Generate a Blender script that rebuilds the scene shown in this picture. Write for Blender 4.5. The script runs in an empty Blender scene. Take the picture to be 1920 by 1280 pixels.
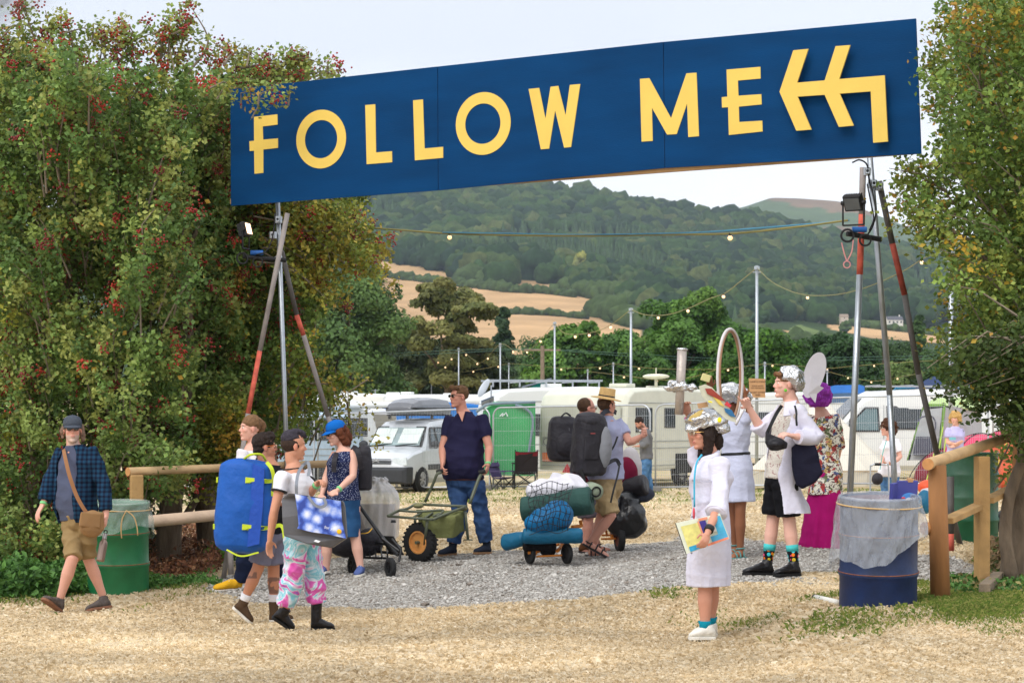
import bpy, math, random
import numpy as np
from mathutils import Vector, Matrix
from mathutils.geometry import tessellate_polygon
random.seed(7); rng = np.random.default_rng(11)
SC = bpy.context.scene
COL = SC.collection
# ------------------------------------------------------------------ camera
F = 4266.667; HY = 780.0; CX = 960.0; CAMZ = 1.7
cam = bpy.data.cameras.new('camera'); camo = bpy.data.objects.new('camera', cam); COL.objects.link(camo)
camo.location = (0, 0, CAMZ); camo.rotation_euler = (math.radians(90), 0, 0)
cam.lens = 80; cam.sensor_width = 36; cam.shift_y = (HY-640)/1920; cam.clip_end = 20000; cam.clip_start = 0.1
cam.dof.use_dof = True; cam.dof.focus_distance = 22.0; cam.dof.aperture_fstop = 8.0
SC.camera = camo
# ------------------------------------------------------------------ world (overcast), sun, exposure
W = bpy.data.worlds.new('World'); SC.world = W; W.use_nodes = True
nt = W.node_tree; nt.nodes.clear(); N = nt.nodes.new; L = nt.links.new
SUN_EL, SUN_AZ = math.radians(50), math.radians(215)
sky = N('ShaderNodeTexSky'); sky.sky_type = 'NISHITA'; sky.sun_disc = False
sky.sun_elevation = SUN_EL; sky.sun_rotation = SUN_AZ; sky.dust_density = 3
tc = N('ShaderNodeTexCoord'); mp = N('ShaderNodeMapping'); mp.inputs['Scale'].default_value = (2.2, 2.2, 9)
L(tc.outputs['Generated'], mp.inputs['Vector'])
nz = N('ShaderNodeTexNoise'); nz.inputs['Scale'].default_value = 1.6; nz.inputs['Detail'].default_value = 5; nz.inputs['Roughness'].default_value = .5
L(mp.outputs[0], nz.inputs['Vector'])
sp = N('ShaderNodeSeparateXYZ'); L(tc.outputs['Generated'], sp.inputs[0])
mr = N('ShaderNodeMapRange'); mr.inputs['From Min'].default_value = .06; mr.inputs['From Max'].default_value = .17
mr.interpolation_type = 'SMOOTHSTEP'; L(sp.outputs['Z'], mr.inputs['Value'])
ad = N('ShaderNodeMath'); ad.operation = 'MULTIPLY_ADD'; ad.inputs[1].default_value = .9; ad.inputs[2].default_value = -.45
L(nz.outputs['Fac'], ad.inputs[0])
a2 = N('ShaderNodeMath'); a2.operation = 'ADD'; a2.use_clamp = True; L(ad.outputs[0], a2.inputs[0]); L(mr.outputs[0], a2.inputs[1])
cm = N('ShaderNodeMix'); cm.data_type = 'RGBA'; cm.inputs[6].default_value = (9.0, 9.2, 9.6, 1); cm.inputs[7].default_value = (5.9, 6.25, 6.95, 1)
L(a2.outputs[0], cm.inputs[0])
mx = N('ShaderNodeMix'); mx.data_type = 'RGBA'; mx.inputs[0].default_value = .97; L(sky.outputs[0], mx.inputs[6]); 
mr2 = N('ShaderNodeMapRange'); mr2.inputs['From Min'].default_value = .25; mr2.inputs['From Max'].default_value = .7; mr2.interpolation_type = 'SMOOTHSTEP'; L(sp.outputs['Z'], mr2.inputs['Value'])
cz = N('ShaderNodeMix'); cz.data_type = 'RGBA'; cz.inputs[7].default_value = (8.3, 8.5, 8.9, 1); L(mr2.outputs[0], cz.inputs[0]); L(cm.outputs[2], cz.inputs[6]); L(cz.outputs[2], mx.inputs[7])
bg = N('ShaderNodeBackground'); bg.inputs['Strength'].default_value = .1; wo = N('ShaderNodeOutputWorld')
L(mx.outputs[2], bg.inputs['Color']); L(bg.outputs[0], wo.inputs['Surface'])
sl = bpy.data.lights.new('sun', 'SUN'); sl.energy = 1.3; sl.angle = math.radians(35); sl.color = (1, .96, .9)
so = bpy.data.objects.new('sun', sl); COL.objects.link(so)
sd = Vector((math.sin(SUN_AZ)*math.cos(SUN_EL), math.cos(SUN_AZ)*math.cos(SUN_EL), math.sin(SUN_EL)))
so.rotation_euler = (-sd).to_track_quat('-Z', 'Y').to_euler(); so.location = sd*50
SC.view_settings.view_transform = 'Standard'; SC.view_settings.look = 'None'; SC.view_settings.exposure = 0.62; SC.view_settings.gamma = 1
SC.cycles.max_bounces = 6; SC.cycles.diffuse_bounces = 3; SC.cycles.glossy_bounces = 2; SC.cycles.transmission_bounces = 3
SC.cycles.transparent_max_bounces = 12; SC.cycles.volume_bounces = 0; SC.cycles.caustics_reflective = False; SC.cycles.caustics_refractive = False
# ------------------------------------------------------------------ helpers
def P(px, py, Y): return np.array([(px-CX)/F*Y, Y, CAMZ+(HY-py)/F*Y])
def lin(c):
    c = np.array(c[:3], float)/255.; r = np.where(c <= .04045, c/12.92, ((c+.055)/1.055)**2.4); return tuple(r)
def nrm(v):
    v = np.asarray(v, float); return v/max(np.linalg.norm(v), 1e-9)
MATS = {}
def mat(name, col=(128,128,128), rough=.75, var=.12, scale=6, bump=.15, bscale=40, metal=0, attr=False, spec=.35, alpha=1, trans=0, nstretch=None, fn=None, em=None, sheen=0, coat=0):
    if name in MATS: return MATS[name]
    m = bpy.data.materials.new(name); m.use_nodes = True; t = m.node_tree; n = t.nodes; l = t.links
    b = n['Principled BSDF']; b.inputs['Roughness'].default_value = rough; b.inputs['Metallic'].default_value = metal
    b.inputs['Specular IOR Level'].default_value = spec; b.inputs['Alpha'].default_value = alpha
    if sheen: b.inputs['Sheen Weight'].default_value = sheen
    if coat: b.inputs['Coat Weight'].default_value = coat; b.inputs['Coat Roughness'].default_value = .08
    co = n.new('ShaderNodeTexCoord'); mpp = n.new('ShaderNodeMapping'); l.new(co.outputs['Object'], mpp.inputs[0])
    if nstretch: mpp.inputs['Scale'].default_value = nstretch
    nn = n.new('ShaderNodeTexNoise'); nn.inputs['Scale'].default_value = scale; nn.inputs['Detail'].default_value = 4; l.new(mpp.outputs[0], nn.inputs['Vector'])
    mrr = n.new('ShaderNodeMapRange'); mrr.inputs['From Min'].default_value = .25; mrr.inputs['From Max'].default_value = .75
    mrr.inputs['To Min'].default_value = 1-var; mrr.inputs['To Max'].default_value = 1+var; l.new(nn.outputs['Fac'], mrr.inputs['Value'])
    if fn: src = fn(n, l, co)
    elif attr:
        a = n.new('ShaderNodeAttribute'); a.attribute_name = 'Col'; src = a.outputs['Color']
    else:
        rgb = n.new('ShaderNodeRGB'); rgb.outputs[0].default_value = (*lin(col), 1); src = rgb.outputs[0]
    vm = n.new('ShaderNodeVectorMath'); vm.operation = 'SCALE'; l.new(src, vm.inputs[0]); l.new(mrr.outputs[0], vm.inputs['Scale'])
    l.new(vm.outputs[0], b.inputs['Base Color'])
    if em: b.inputs['Emission Color'].default_value = (*lin(em[0]), 1); b.inputs['Emission Strength'].default_value = em[1]
    if bump:
        n2 = n.new('ShaderNodeTexNoise'); n2.inputs['Scale'].default_value = bscale; n2.inputs['Detail'].default_value = 3; l.new(mpp.outputs[0], n2.inputs['Vector'])
        bp = n.new('ShaderNodeBump'); bp.inputs['Strength'].default_value = bump; bp.inputs['Distance'].default_value = .02
        l.new(n2.outputs['Fac'], bp.inputs['Height']); l.new(bp.outputs[0], b.inputs['Normal'])
    if trans:
        tr = n.new('ShaderNodeBsdfTranslucent'); l.new(vm.outputs[0], tr.inputs['Color'])
        ms = n.new('ShaderNodeMixShader'); ms.inputs[0].default_value = trans; l.new(b.outputs[0], ms.inputs[1]); l.new(tr.outputs[0], ms.inputs[2])
        l.new(ms.outputs[0], n['Material Output'].inputs['Surface'])
    MATS[name] = m; return m

def tag(o, label=None, cat=None, group=None, kind=None):
    if label: o['label'] = label
    if cat: o['category'] = cat
    if group: o['group'] = group
    if kind: o['kind'] = kind
    return o
def thing(name, label, cat, loc=(0,0,0), rz=0, group=None):
    o = bpy.data.objects.new(name, None); COL.objects.link(o); o.location = tuple(loc); o.rotation_euler = (0,0,rz)
    o.empty_display_size = .1
    return tag(o, label, cat, group)
def rootloc(o):
    v = Vector((0,0,0))
    while o: v += o.location; o = o.parent
    return np.array(v)
def copy_thing(r, loc, rz=0, label=None, group=None):
    c = r.copy(); COL.objects.link(c); c.location = tuple(loc); c.rotation_euler = (0,0,rz)
    if label: c['label'] = label
    if group: c['group'] = group
    for ch in r.children:
        d = ch.copy(); COL.objects.link(d); d.parent = c
        for g in ch.children:
            e = g.copy(); COL.objects.link(e); e.parent = d
    return c
def frame(axis, ref=(0,0,1)):
    a = nrm(axis); r = np.array(ref, float)
    if abs(np.dot(a, r)) > .97: r = np.array([1.,0,0])
    u = nrm(np.cross(r, a)); v = np.cross(a, u); return u, v, a
def Rz(a): c, s = math.cos(a), math.sin(a); return np.array([[c,-s,0],[s,c,0],[0,0,1.]])
def basis(fwd, up=(0,0,1)):            # columns: side(right of fwd), fwd, up
    f = nrm(fwd); s = nrm(np.cross(f, up)); u = np.cross(s, f); return np.stack([s, f, u], 1)
class MB:
    def __init__(s): s.V = []; s.Fc = []; s.n = 0
    def add(s, V, Fc):
        V = np.asarray(V, float).reshape(-1,3); s.V.append(V); s.Fc += [tuple(i+s.n for i in f) for f in Fc]; s.n += len(V); return s
    def box(s, c, d, R=None):
        x, y, z = np.array(d)/2.; V = np.array([[a*x,b*y,e*z] for e in (-1,1) for b in (-1,1) for a in (-1,1)])
        if R is not None: V = V@np.asarray(R).T
        return s.add(V+np.array(c), [(0,2,3,1),(4,5,7,6),(0,1,5,4),(2,6,7,3),(0,4,6,2),(1,3,7,5)])
    def bar(s, p0, p1, w, h, ref=(0,0,1)):
        u, v, a = frame(np.array(p1)-p0, ref); Ln = np.linalg.norm(np.array(p1)-p0)
        return s.box((np.array(p0)+p1)/2, (w, h, Ln), np.stack([u, v, a], 1))
    def rings(s, R, cap=True, closed=True):
        R = [np.asarray(r) for r in R]; n = len(R[0]); V = np.concatenate(R); Fc = []
        for i in range(len(R)-1):
            for j in range(n if closed else n-1):
                k = (j+1) % n; Fc.append((i*n+j, i*n+k, (i+1)*n+k, (i+1)*n+j))
        if cap and closed: Fc.append(tuple(range(n-1,-1,-1))); Fc.append(tuple((len(R)-1)*n+j for j in range(n)))
        return s.add(V, Fc)
    def cyl(s, p0, p1, r0, r1=None, n=12):
        r1 = r0 if r1 is None else r1; p0 = np.array(p0, float); p1 = np.array(p1, float); u, v, a = frame(p1-p0)
        t = np.arange(n)*2*math.pi/n; C = np.cos(t)[:,None]*u+np.sin(t)[:,None]*v
        return s.rings([p0+C*r0, p1+C*r1])
    def tube(s, pts, r, n=8, sub=0, round_=False):
        pts = np.array(pts, float); r = np.broadcast_to(np.array(r, float), (len(pts),)) if np.ndim(r) == 0 or len(np.atleast_1d(r)) == 1 else np.array(r, float)
        if sub: pts, r = spline(pts, r, sub)
        T = np.gradient(pts, axis=0); T /= np.maximum(np.linalg.norm(T, axis=1, keepdims=True), 1e-9)
        u, v, a = frame(T[0]); t = np.arange(n)*2*math.pi/n; R = []
        if round_:
            for q in (.98, .85, .5): R.append(pts[0]-T[0]*r[0]*q+(np.cos(t)[:,None]*u+np.sin(t)[:,None]*v)*r[0]*math.sqrt(1-q*q))
        for i in range(len(pts)):
            u = nrm(u-T[i]*np.dot(u, T[i])); v = np.cross(T[i], u); R.append(pts[i]+(np.cos(t)[:,None]*u+np.sin(t)[:,None]*v)*r[i])
        if round_:
            for q in (.5, .85, .98): R.append(pts[-1]+T[-1]*r[-1]*q+(np.cos(t)[:,None]*u+np.sin(t)[:,None]*v)*r[-1]*math.sqrt(1-q*q))
        return s.rings(R)
    def ell(s, c, r, R=None, n=14, m=9):
        V = []; Fc = []
        r = np.broadcast_to(np.array(r, float), (3,))
        for i in range(1, m):
            th = math.pi*i/m
            for j in range(n): ph = 2*math.pi*j/n; V.append((math.sin(th)*math.cos(ph), math.sin(th)*math.sin(ph), math.cos(th)))
        V += [(0,0,1),(0,0,-1)]; V = np.array(V)*r; A = (m-1)*n
        if R is not None: V = V@np.asarray(R).T
        for i in range(m-2):
            for j in range(n): k = (j+1) % n; Fc.append((i*n+j, (i+1)*n+j, (i+1)*n+k, i*n+k))
        for j in range(n): k = (j+1) % n; Fc.append((A, j, k)); Fc.append((A+1, (m-2)*n+k, (m-2)*n+j))
        return s.add(V+np.array(c), Fc)
    def lathe(s, prof, c=(0,0,0), n=32, R=None, cap=True):      # prof (r,z)
        t = np.arange(n)*2*math.pi/n; Rg = []
        for r, z in prof:
            V = np.stack([np.cos(t)*r, np.sin(t)*r, np.full(n, z)], 1)
            if R is not None: V = V@np.asarray(R).T
            Rg.append(V+np.array(c))
        return s.rings(Rg, cap)
    def torus(s, c, R0, r, axis=(0,0,1), n=28, m=8, sx=1, a0=0, a1=None):
        u, v, a = frame(axis); V = []
        full = a1 is None; a1 = a0+2*math.pi if full else a1; K = n if full else n+1
        for i in range(K):
            t = a0+(a1-a0)*i/n; d = math.cos(t)*u+math.sin(t)*v; q = np.array(c)+d*R0
            for j in range(m): p = 2*math.pi*j/m; V.append(q+d*math.cos(p)*r+a*math.sin(p)*r*sx)
        Fc = [(i*m+j, ((i+1) % K)*m+j, ((i+1) % K)*m+(j+1) % m, i*m+(j+1) % m) for i in range(n) for j in range(m)]
        return s.add(V, Fc)
    def poly(s, pts, th, nv):            # planar polygon extruded by th along nv (pts = front)
        pts = np.array(pts, float); nv = nrm(nv); n = len(pts); V = np.concatenate([pts, pts-nv*th])
        tri = tessellate_polygon([[Vector(p) for p in pts]])
        Fc = [tuple(t) for t in tri]+[tuple(n+i for i in reversed(t)) for t in tri]
        Fc += [(i, (i+1) % n, n+(i+1) % n, n+i) for i in range(n)]
        return s.add(V, Fc)
    def build(s, name, m, parent=None, smooth=False, world=True, bev=0, col=None, label=None, seg=2):
        V = np.concatenate(s.V) if s.V else np.zeros((0,3)); me = bpy.data.meshes.new(name)
        if parent and world: V = V-rootloc(parent)
        if not parent and world and len(V):
            org = np.array([(V[:,0].min()+V[:,0].max())/2, (V[:,1].min()+V[:,1].max())/2, V[:,2].min()]); V = V-org
        me.from_pydata(V.tolist(), [], s.Fc); me.update()
        o = bpy.data.objects.new(name, me); COL.objects.link(o)
        if not parent and world and len(V): o.location = org
        if parent: o.parent = parent
        if m: me.materials.append(m)
        fixn(me)
        if smooth: me.polygons.foreach_set('use_smooth', [True]*len(me.polygons))
        if col is not None: setcol(me, col)
        if bev:
            b = o.modifiers.new('b', 'BEVEL'); b.width = bev; b.segments = seg; b.limit_method = 'ANGLE'; b.angle_limit = .6
        if label: o['label'] = label
        return o
import bmesh
def fixn(me):
    bm = bmesh.new(); bm.from_mesh(me); bmesh.ops.recalc_face_normals(bm, faces=bm.faces); bm.to_mesh(me); bm.free()
def setcol(me, col):
    a = me.color_attributes.new('Col', 'FLOAT_COLOR', 'POINT'); c = np.ones((len(me.vertices), 4), np.float32); c[:, :3] = col
    a.data.foreach_set('color', c.ravel())
def spline(p, r, k):
    p = np.array(p, float); n = len(p); O = []; Rr = []
    q = np.concatenate([[2*p[0]-p[1]], p, [2*p[-1]-p[-2]]])
    for i in range(n-1):
        for j in range(k):
            t = j/k; a, b, c, d = q[i:i+4]
            O.append(.5*((2*b)+(-a+c)*t+(2*a-5*b+4*c-d)*t*t+(-a+3*b-3*c+d)*t**3)); Rr.append(r[i]*(1-t)+r[i+1]*t)
    O.append(p[-1]); Rr.append(r[-1]); return np.array(O), np.array(Rr)
def npmesh(name, V, Fq, m, parent=None, col=None, smooth=False, k=None):   # fast mesh from arrays, faces (n,k)
    me = bpy.data.meshes.new(name); V = np.asarray(V, np.float32); Fq = np.asarray(Fq, np.int32); k = Fq.shape[1]
    if parent: V = V-rootloc(parent).astype(np.float32)
    me.vertices.add(len(V)); me.vertices.foreach_set('co', V.ravel())
    me.loops.add(Fq.size); me.loops.foreach_set('vertex_index', Fq.ravel())
    me.polygons.add(len(Fq)); me.polygons.foreach_set('loop_start', np.arange(0, Fq.size, k, dtype=np.int32))
    me.polygons.foreach_set('use_smooth', np.full(len(Fq), smooth))
    me.update(calc_edges=True)
    if col is not None: setcol(me, col)
    me.materials.append(m); o = bpy.data.objects.new(name, me); COL.objects.link(o)
    if parent: o.parent = parent
    return o
def inpoly(x, y, poly):
    x = np.asarray(x, float); y = np.asarray(y, float); r = np.zeros(x.shape, bool); n = len(poly)
    for i in range(n):
        x0, y0 = poly[i]; x1, y1 = poly[(i+1) % n]
        if y0 == y1: continue
        r ^= ((y0 > y) != (y1 > y)) & (x < (x1-x0)*(y-y0)/(y1-y0)+x0)
    return r
def fbm(x, y, s=1., o=4, seed=0):          # smooth vectorised noise, about -1..1
    r = np.zeros(np.shape(x)); a = 1; tot = 0; g = np.random.default_rng(seed)
    for i in range(o):
        for k in range(3):
            th = g.random()*6.283; ph = g.random()*6.283; f = s*(1.9**i)*(.8+.4*g.random())
            w = np.sin(f*.7*(x*math.sin(th)-y*math.cos(th))+ph*2)
            r = r+a*np.sin(f*(x*math.cos(th)+y*math.sin(th))+ph+1.3*w)/3*1.5
        tot += a; a *= .55
    return r/tot
def leaves(name, C, Nv, size, col, m, parent=None, asp=.62, fold=.25):
    C = np.asarray(C); n = len(C); Nv = Nv/np.maximum(np.linalg.norm(Nv, axis=1, keepdims=True), 1e-6)
    t = rng.normal(size=(n,3)); u = np.cross(Nv, t); u /= np.maximum(np.linalg.norm(u, axis=1, keepdims=True), 1e-6); v = np.cross(Nv, u)
    s = np.broadcast_to(size, (n,))[:,None]
    V = np.stack([C-u*s*.5, C+v*s*.5*asp+Nv*s*fold*.3, C+u*s*.5, C-v*s*.5*asp+Nv*s*fold*.3], 1).reshape(-1,3)
    return npmesh(name, V, np.arange(4*n).reshape(-1,4), m, parent, np.repeat(col, 4, axis=0))
# ground height from where things stand in the picture (px, py, depth)
GP = [(-150,1290,14),(960,1286,14),(2080,1280,14),(300,1215,16.5),(1320,1200,17.1),(1645,1140,17.4),(1763,1130,17.5),(1900,1130,17.3),(1450,1082,19.9),(1815,1015,22.4),
 (1385,1043,22.8),(1530,1028,23.7),(1120,1040,24.7),(880,1036,24.8),(1025,1056,23.7),(675,1084,23.3),(785,1050,24.4),(560,1186,19),(450,1172,20),(430,1109,21.8),
 (150,1147,20.8),(225,1113,21.9),(20,1110,21.9),(418,1085,23.7),(740,920,57.7),(1075,920,53),(1700,917,49.6),(1200,930,50),(1900,915,48),(500,922,60),(1665,962,37),(960,975,34),(1300,990,30),(600,1010,33),
 (100,1010,30),(960,868,90),(300,868,90),(1700,866,90),(960,792,250),(300,794,250),(1700,792,250),(960,752,480),(300,752,480),(1700,752,480),(1900,1010,24),(-600,1180,18),(2600,1010,22)]
_g = np.array([P(*p) for p in GP])
_gs = np.log(_g[:,1])
def gz(x, y):
    x = np.asarray(x, float); y = np.maximum(np.asarray(y, float), 10.); sh = x.shape; x = x.ravel(); y = y.ravel()
    r = np.zeros(len(x)); w = np.zeros(len(x)); ly = np.log(y)
    for (gx, gy, g_z), gl in zip(_g, _gs):
        d2 = ((x/y-gx/gy)*3.2)**2+((ly-gl)*2.2)**2; q = 1/(d2+.004)**2; r += q*g_z; w += q
    r = r/w
    return r.reshape(sh) if sh else float(r[0])
def G(px, Y): x = (px-CX)/F*Y; return np.array([x, Y, gz(x, Y)])
def topx(p): p = np.asarray(p, float); return p[...,0]/p[...,1]*F+CX, HY-(p[...,2]-CAMZ)/p[...,1]*F
# ================================================================== setting: ground, gravel, hills
STRAW = np.array(lin((218,199,166))); DRY2 = np.array(lin((196,173,138))); GREEN = np.array(lin((112,124,62))); SOIL = np.array(lin((120,98,76))); GRAV = np.array(lin((160,153,144)))
GRAVEL = [(395,1108),(415,1078),(520,1062),(640,1046),(800,1036),(1000,1034),(1180,1018),(1330,1002),(1440,1012),(1560,1026),(1640,1040),(1752,1042),(1850,1062),(1835,1080),(1740,1090),(1600,1072),(1540,1074),(1440,1096),(1330,1098),(1200,1112),(1000,1130),(800,1140),(600,1140),(470,1132)]
def gravelmask(x, y, z, soft=14):
    px, py = topx(np.stack([x, y, z], -1)); j = fbm(x, y, 2.2, 4, 5)*soft; k = fbm(x, y, 3.1, 4, 6)*soft*.5
    return inpoly(px+j*2, py+k, GRAVEL)
def greenness(x, y, z):
    px, py = topx(np.stack([x, y, z], -1)); g = np.zeros(x.shape)
    for cx, cy, rx, ry, a in ((1640,1110,230,26,1.),(1860,1125,110,60,.85),(1420,1100,180,18,.55),(1260,1112,60,14,.6),(60,1100,220,45,.8),(320,1110,110,20,.6),(1090,925,500,22,.8),(1750,905,260,20,.9),(700,928,260,14,.6),(1500,1165,260,40,.35)):
        g = np.maximum(g, a*np.exp(-((px-cx)/rx)**2-((py-cy)/ry)**2))
    g = np.where((y > 45) & (y < 75), np.maximum(g, .75), g)
    return np.clip(g*(.85+1.3*fbm(x, y, 1.8, 4, 9))-.12, 0, 1)
def groundcol(x, y, z):
    n = np.clip(fbm(x*.7, y*1.2, 1.3, 5, 3)[...,None]*1.1+.55, 0, 1); c = STRAW*(n)+DRY2*(1-n); bp = np.clip(fbm(x, y*1.4, .55, 4, 33)*2-.5, 0, 1)[...,None]*.45; c = c*(1-bp)+np.array(lin((158,130,100)))*bp; g = greenness(x, y, z)[...,None]*.5
    c = c*(1-g)+GREEN*g; mk = gravelmask(x, y, z)
    c[mk] = GRAV*(.85+.3*fbm(x, y, 2.5, 4, 4)[mk][:,None]); return c
def sheet(name, ys, halfw, ncol, m, zf, cf, off=0):
    t = np.linspace(-1, 1, ncol); Yg, T = np.meshgrid(ys, t, indexing='ij'); X = T*halfw(Yg); Z = zf(X, Yg); V = np.stack([X, Yg, Z+off], -1).reshape(-1,3)
    i = np.arange(len(ys)-1)[:,None]*ncol+np.arange(ncol-1)[None]; Fq = np.stack([i, i+1, i+ncol+1, i+ncol], -1).reshape(-1,4)
    return npmesh(name, V, Fq, m, None, cf(X.ravel(), Yg.ravel(), Z.ravel()), True)
mg = mat('earth', attr=True, rough=.95, var=.28, scale=3.5, bump=.9, bscale=55, spec=.1)
ys = np.concatenate([np.linspace(-25, 9, 12), np.linspace(10, 30, 130), np.linspace(30.3, 62, 90), np.geomspace(63, 620, 70)])
def gzz(x, y): return gz(x, y)+.012*fbm(x, y, 3., 3, 2)*(y < 60)+.03*fbm(x, y, .8, 2, 21)*(y<40)
tag(sheet('ground', ys, lambda y: 16+.45*np.maximum(y, 0), 260, mg, gzz, groundcol), kind='structure')
# ---- hillside: profile by bearing and distance
CREST = np.array([(-600,430),(200,380),(640,352),(980,346),(1130,372),(1290,400),(1400,409),(1540,446),(1700,478),(1900,516),(2300,560),(2900,620)], float)
def crest(px): return np.interp(px, CREST[:,0], CREST[:,1])
def hill_y(px, Y): u = np.clip((Y-480)/1820, 0, 1.5); return 748+(crest(px)-748)*u**.92
def hz(x, Y): px = x/Y*F+CX; return CAMZ+(HY-hill_y(px, Y))/F*Y+4*fbm(x, Y, .012, 3, 8)*np.clip((Y-600)/800, 0, 1)
FIELDS = [[(690,480),(740,494),(800,503),(862,516),(878,530),(950,541),(952,522),(1010,528),(1060,540),(1085,552),(1130,560),(1120,566),(1210,584),(1175,600),(1120,590),(1130,603),(1200,618),(1230,700),(900,700),(690,620)],
 [(1120,536),(1165,536),(1170,546),(1130,548)],[(1440,650),(1465,618),(1500,625),(1560,640),(1600,650),(1560,668),(1440,668)],[(1545,602),(1600,606),(1690,612),(1770,634),(1770,644),(1640,634),(1560,618)],[(1480,590),(1530,588),(1520,600),(1490,600)]]
GREENF = [[(1318,550),(1372,556),(1368,582),(1330,578)],[(1480,575),(1640,600),(1700,603),(1690,611),(1560,600)],[(1430,640),(1500,608),(1560,628),(1500,626)]]
def landuse(px, py):
    px = px+3*np.sin(py*.3); f = np.zeros(px.shape, int)
    for q in FIELDS: f[inpoly(px, py, q)] = 1
    for q in GREENF: f[inpoly(px, py, q) & (f == 0)] = 2
    return f
FIELDC = np.array(lin((186,152,112))); PAST = np.array(lin((100,116,66))); WOODG = np.array(lin((52,70,36)))
def hillcol(x, y, z):
    px, py = topx(np.stack([x, y, z], -1)); f = landuse(px, py); n = (fbm(x, y, .03, 4, 12)*.5+.5)[:,None]
    c = np.where((f == 1)[:,None], FIELDC*(.9+.2*n), np.where((f == 2)[:,None], PAST*(.8+.4*n), WOODG*(.7+.5*n)))
    top = (py < crest(px)+10+5*fbm(px, py*4, .05, 2, 3)) & (px < 1290) | ((py < 411) & (px > 1280) & (px < 1420)); return np.where(top[:,None], np.array(lin((104,108,66)))*(.8+.4*n), c)
mh = mat('hillside', attr=True, rough=.95, var=.2, scale=.03, bump=.0, spec=.05)
tag(sheet('hill', np.linspace(470, 2700, 330), lambda y: .36*y, 520, mh, lambda x, y: np.where(y > 2300, hz(x, np.minimum(y, 2300))-(y-2300)*.12, hz(x, y)), hillcol), kind='structure')
FAR = np.array([(-600,470),(900,470),(1180,430),(1330,400),(1395,388),(1446,371),(1500,372),(1570,377),(1610,388),(1650,405),(1720,430),(1800,452),(1950,480),(2600,560)], float)
def farz(x, Y):
    px = x/Y*F+CX; u = np.clip((Y-3200)/1000, 0, 1); yy = 640+(np.interp(px, FAR[:,0], FAR[:,1])-640)*np.sin(u*math.pi/2)**1.1
    z = CAMZ+(HY-yy)/F*Y; return np.where(Y > 4200, z-(Y-4200)*.35, z)+5*fbm(x, Y, .006, 4, 9)
def farcol(x, y, z):
    px, py = topx(np.stack([x, y, z], -1)); n = fbm(x, y, .006, 5, 4)[:,None]*.5+.5; c = np.array(lin((74,90,50)))*(.75+.5*n)
    b = (inpoly(px, py+4*fbm(px, py*3, .08, 3, 2), [(1428,370),(1446,362),(1600,370),(1650,405),(1500,388)]) | (py > 425) & (px > 1540) & (px < 1600)); return np.where(b[:,None], np.array(lin((120,96,70)))*(.55+.7*n), c)
tag(sheet('far_hill', np.linspace(3000, 4900, 120), lambda y: .36*y, 360, mh, farz, farcol), kind='structure')
# ---- woodland: thousands of crowns
def ico(sub):
    bm = bmesh.new(); bmesh.ops.create_icosphere(bm, subdivisions=sub, radius=1); V = np.array([v.co[:] for v in bm.verts]); Fc = np.array([[v.index for v in f.verts] for f in bm.faces]); bm.free(); return V, Fc
def crowns(name, pos, rad, hgt, col, m, sub, kinds, parent=None):
    V0, F0 = ico(sub); nv = len(V0); T = []
    for k in range(6):
        g = np.random.default_rng(40+k); d = 1+.22*sum(np.sin(V0@g.normal(size=3)*3.2+g.random()*6) for _ in range(3))/1.6+g.normal(size=nv)*.10
        V = V0*d[:,None]; T.append(V)
    CN = V0.copy(); rr = np.clip((1-V0[:,2])/2, 0, 1)*.62; CN[:,:2] = V0[:,:2]/np.maximum(np.linalg.norm(V0[:,:2], axis=1, keepdims=True), .05)*rr[:,None]*(1+.25*np.sin(V0[:,2:3]*19)); T += [CN, CN*1.0]
    T = np.array(T); n = len(pos); idx = np.where(kinds, 6, rng.integers(0, 6, n)); an = rng.random(n)*6.283; B = T[idx]; c, s = np.cos(an)[:,None], np.sin(an)[:,None]
    X = B[:,:,0]*c-B[:,:,1]*s; Y = B[:,:,0]*s+B[:,:,1]*c; Vv = np.stack([X*rad[:,None], Y*rad[:,None], B[:,:,2]*hgt[:,None]], -1)+pos[:,None,:]
    Fq = (F0[None]+np.arange(n)[:,None,None]*nv).reshape(-1,3); sh = (.72+.45*rng.random((n,nv)))[...,None]*col[:,None,:]
    return npmesh(name, Vv.reshape(-1,3), Fq, m, parent, sh.reshape(-1,3), True)
mw = mat('far_foliage', attr=True, rough=.9, var=.35, scale=.35, bump=0, spec=.05)
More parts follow.
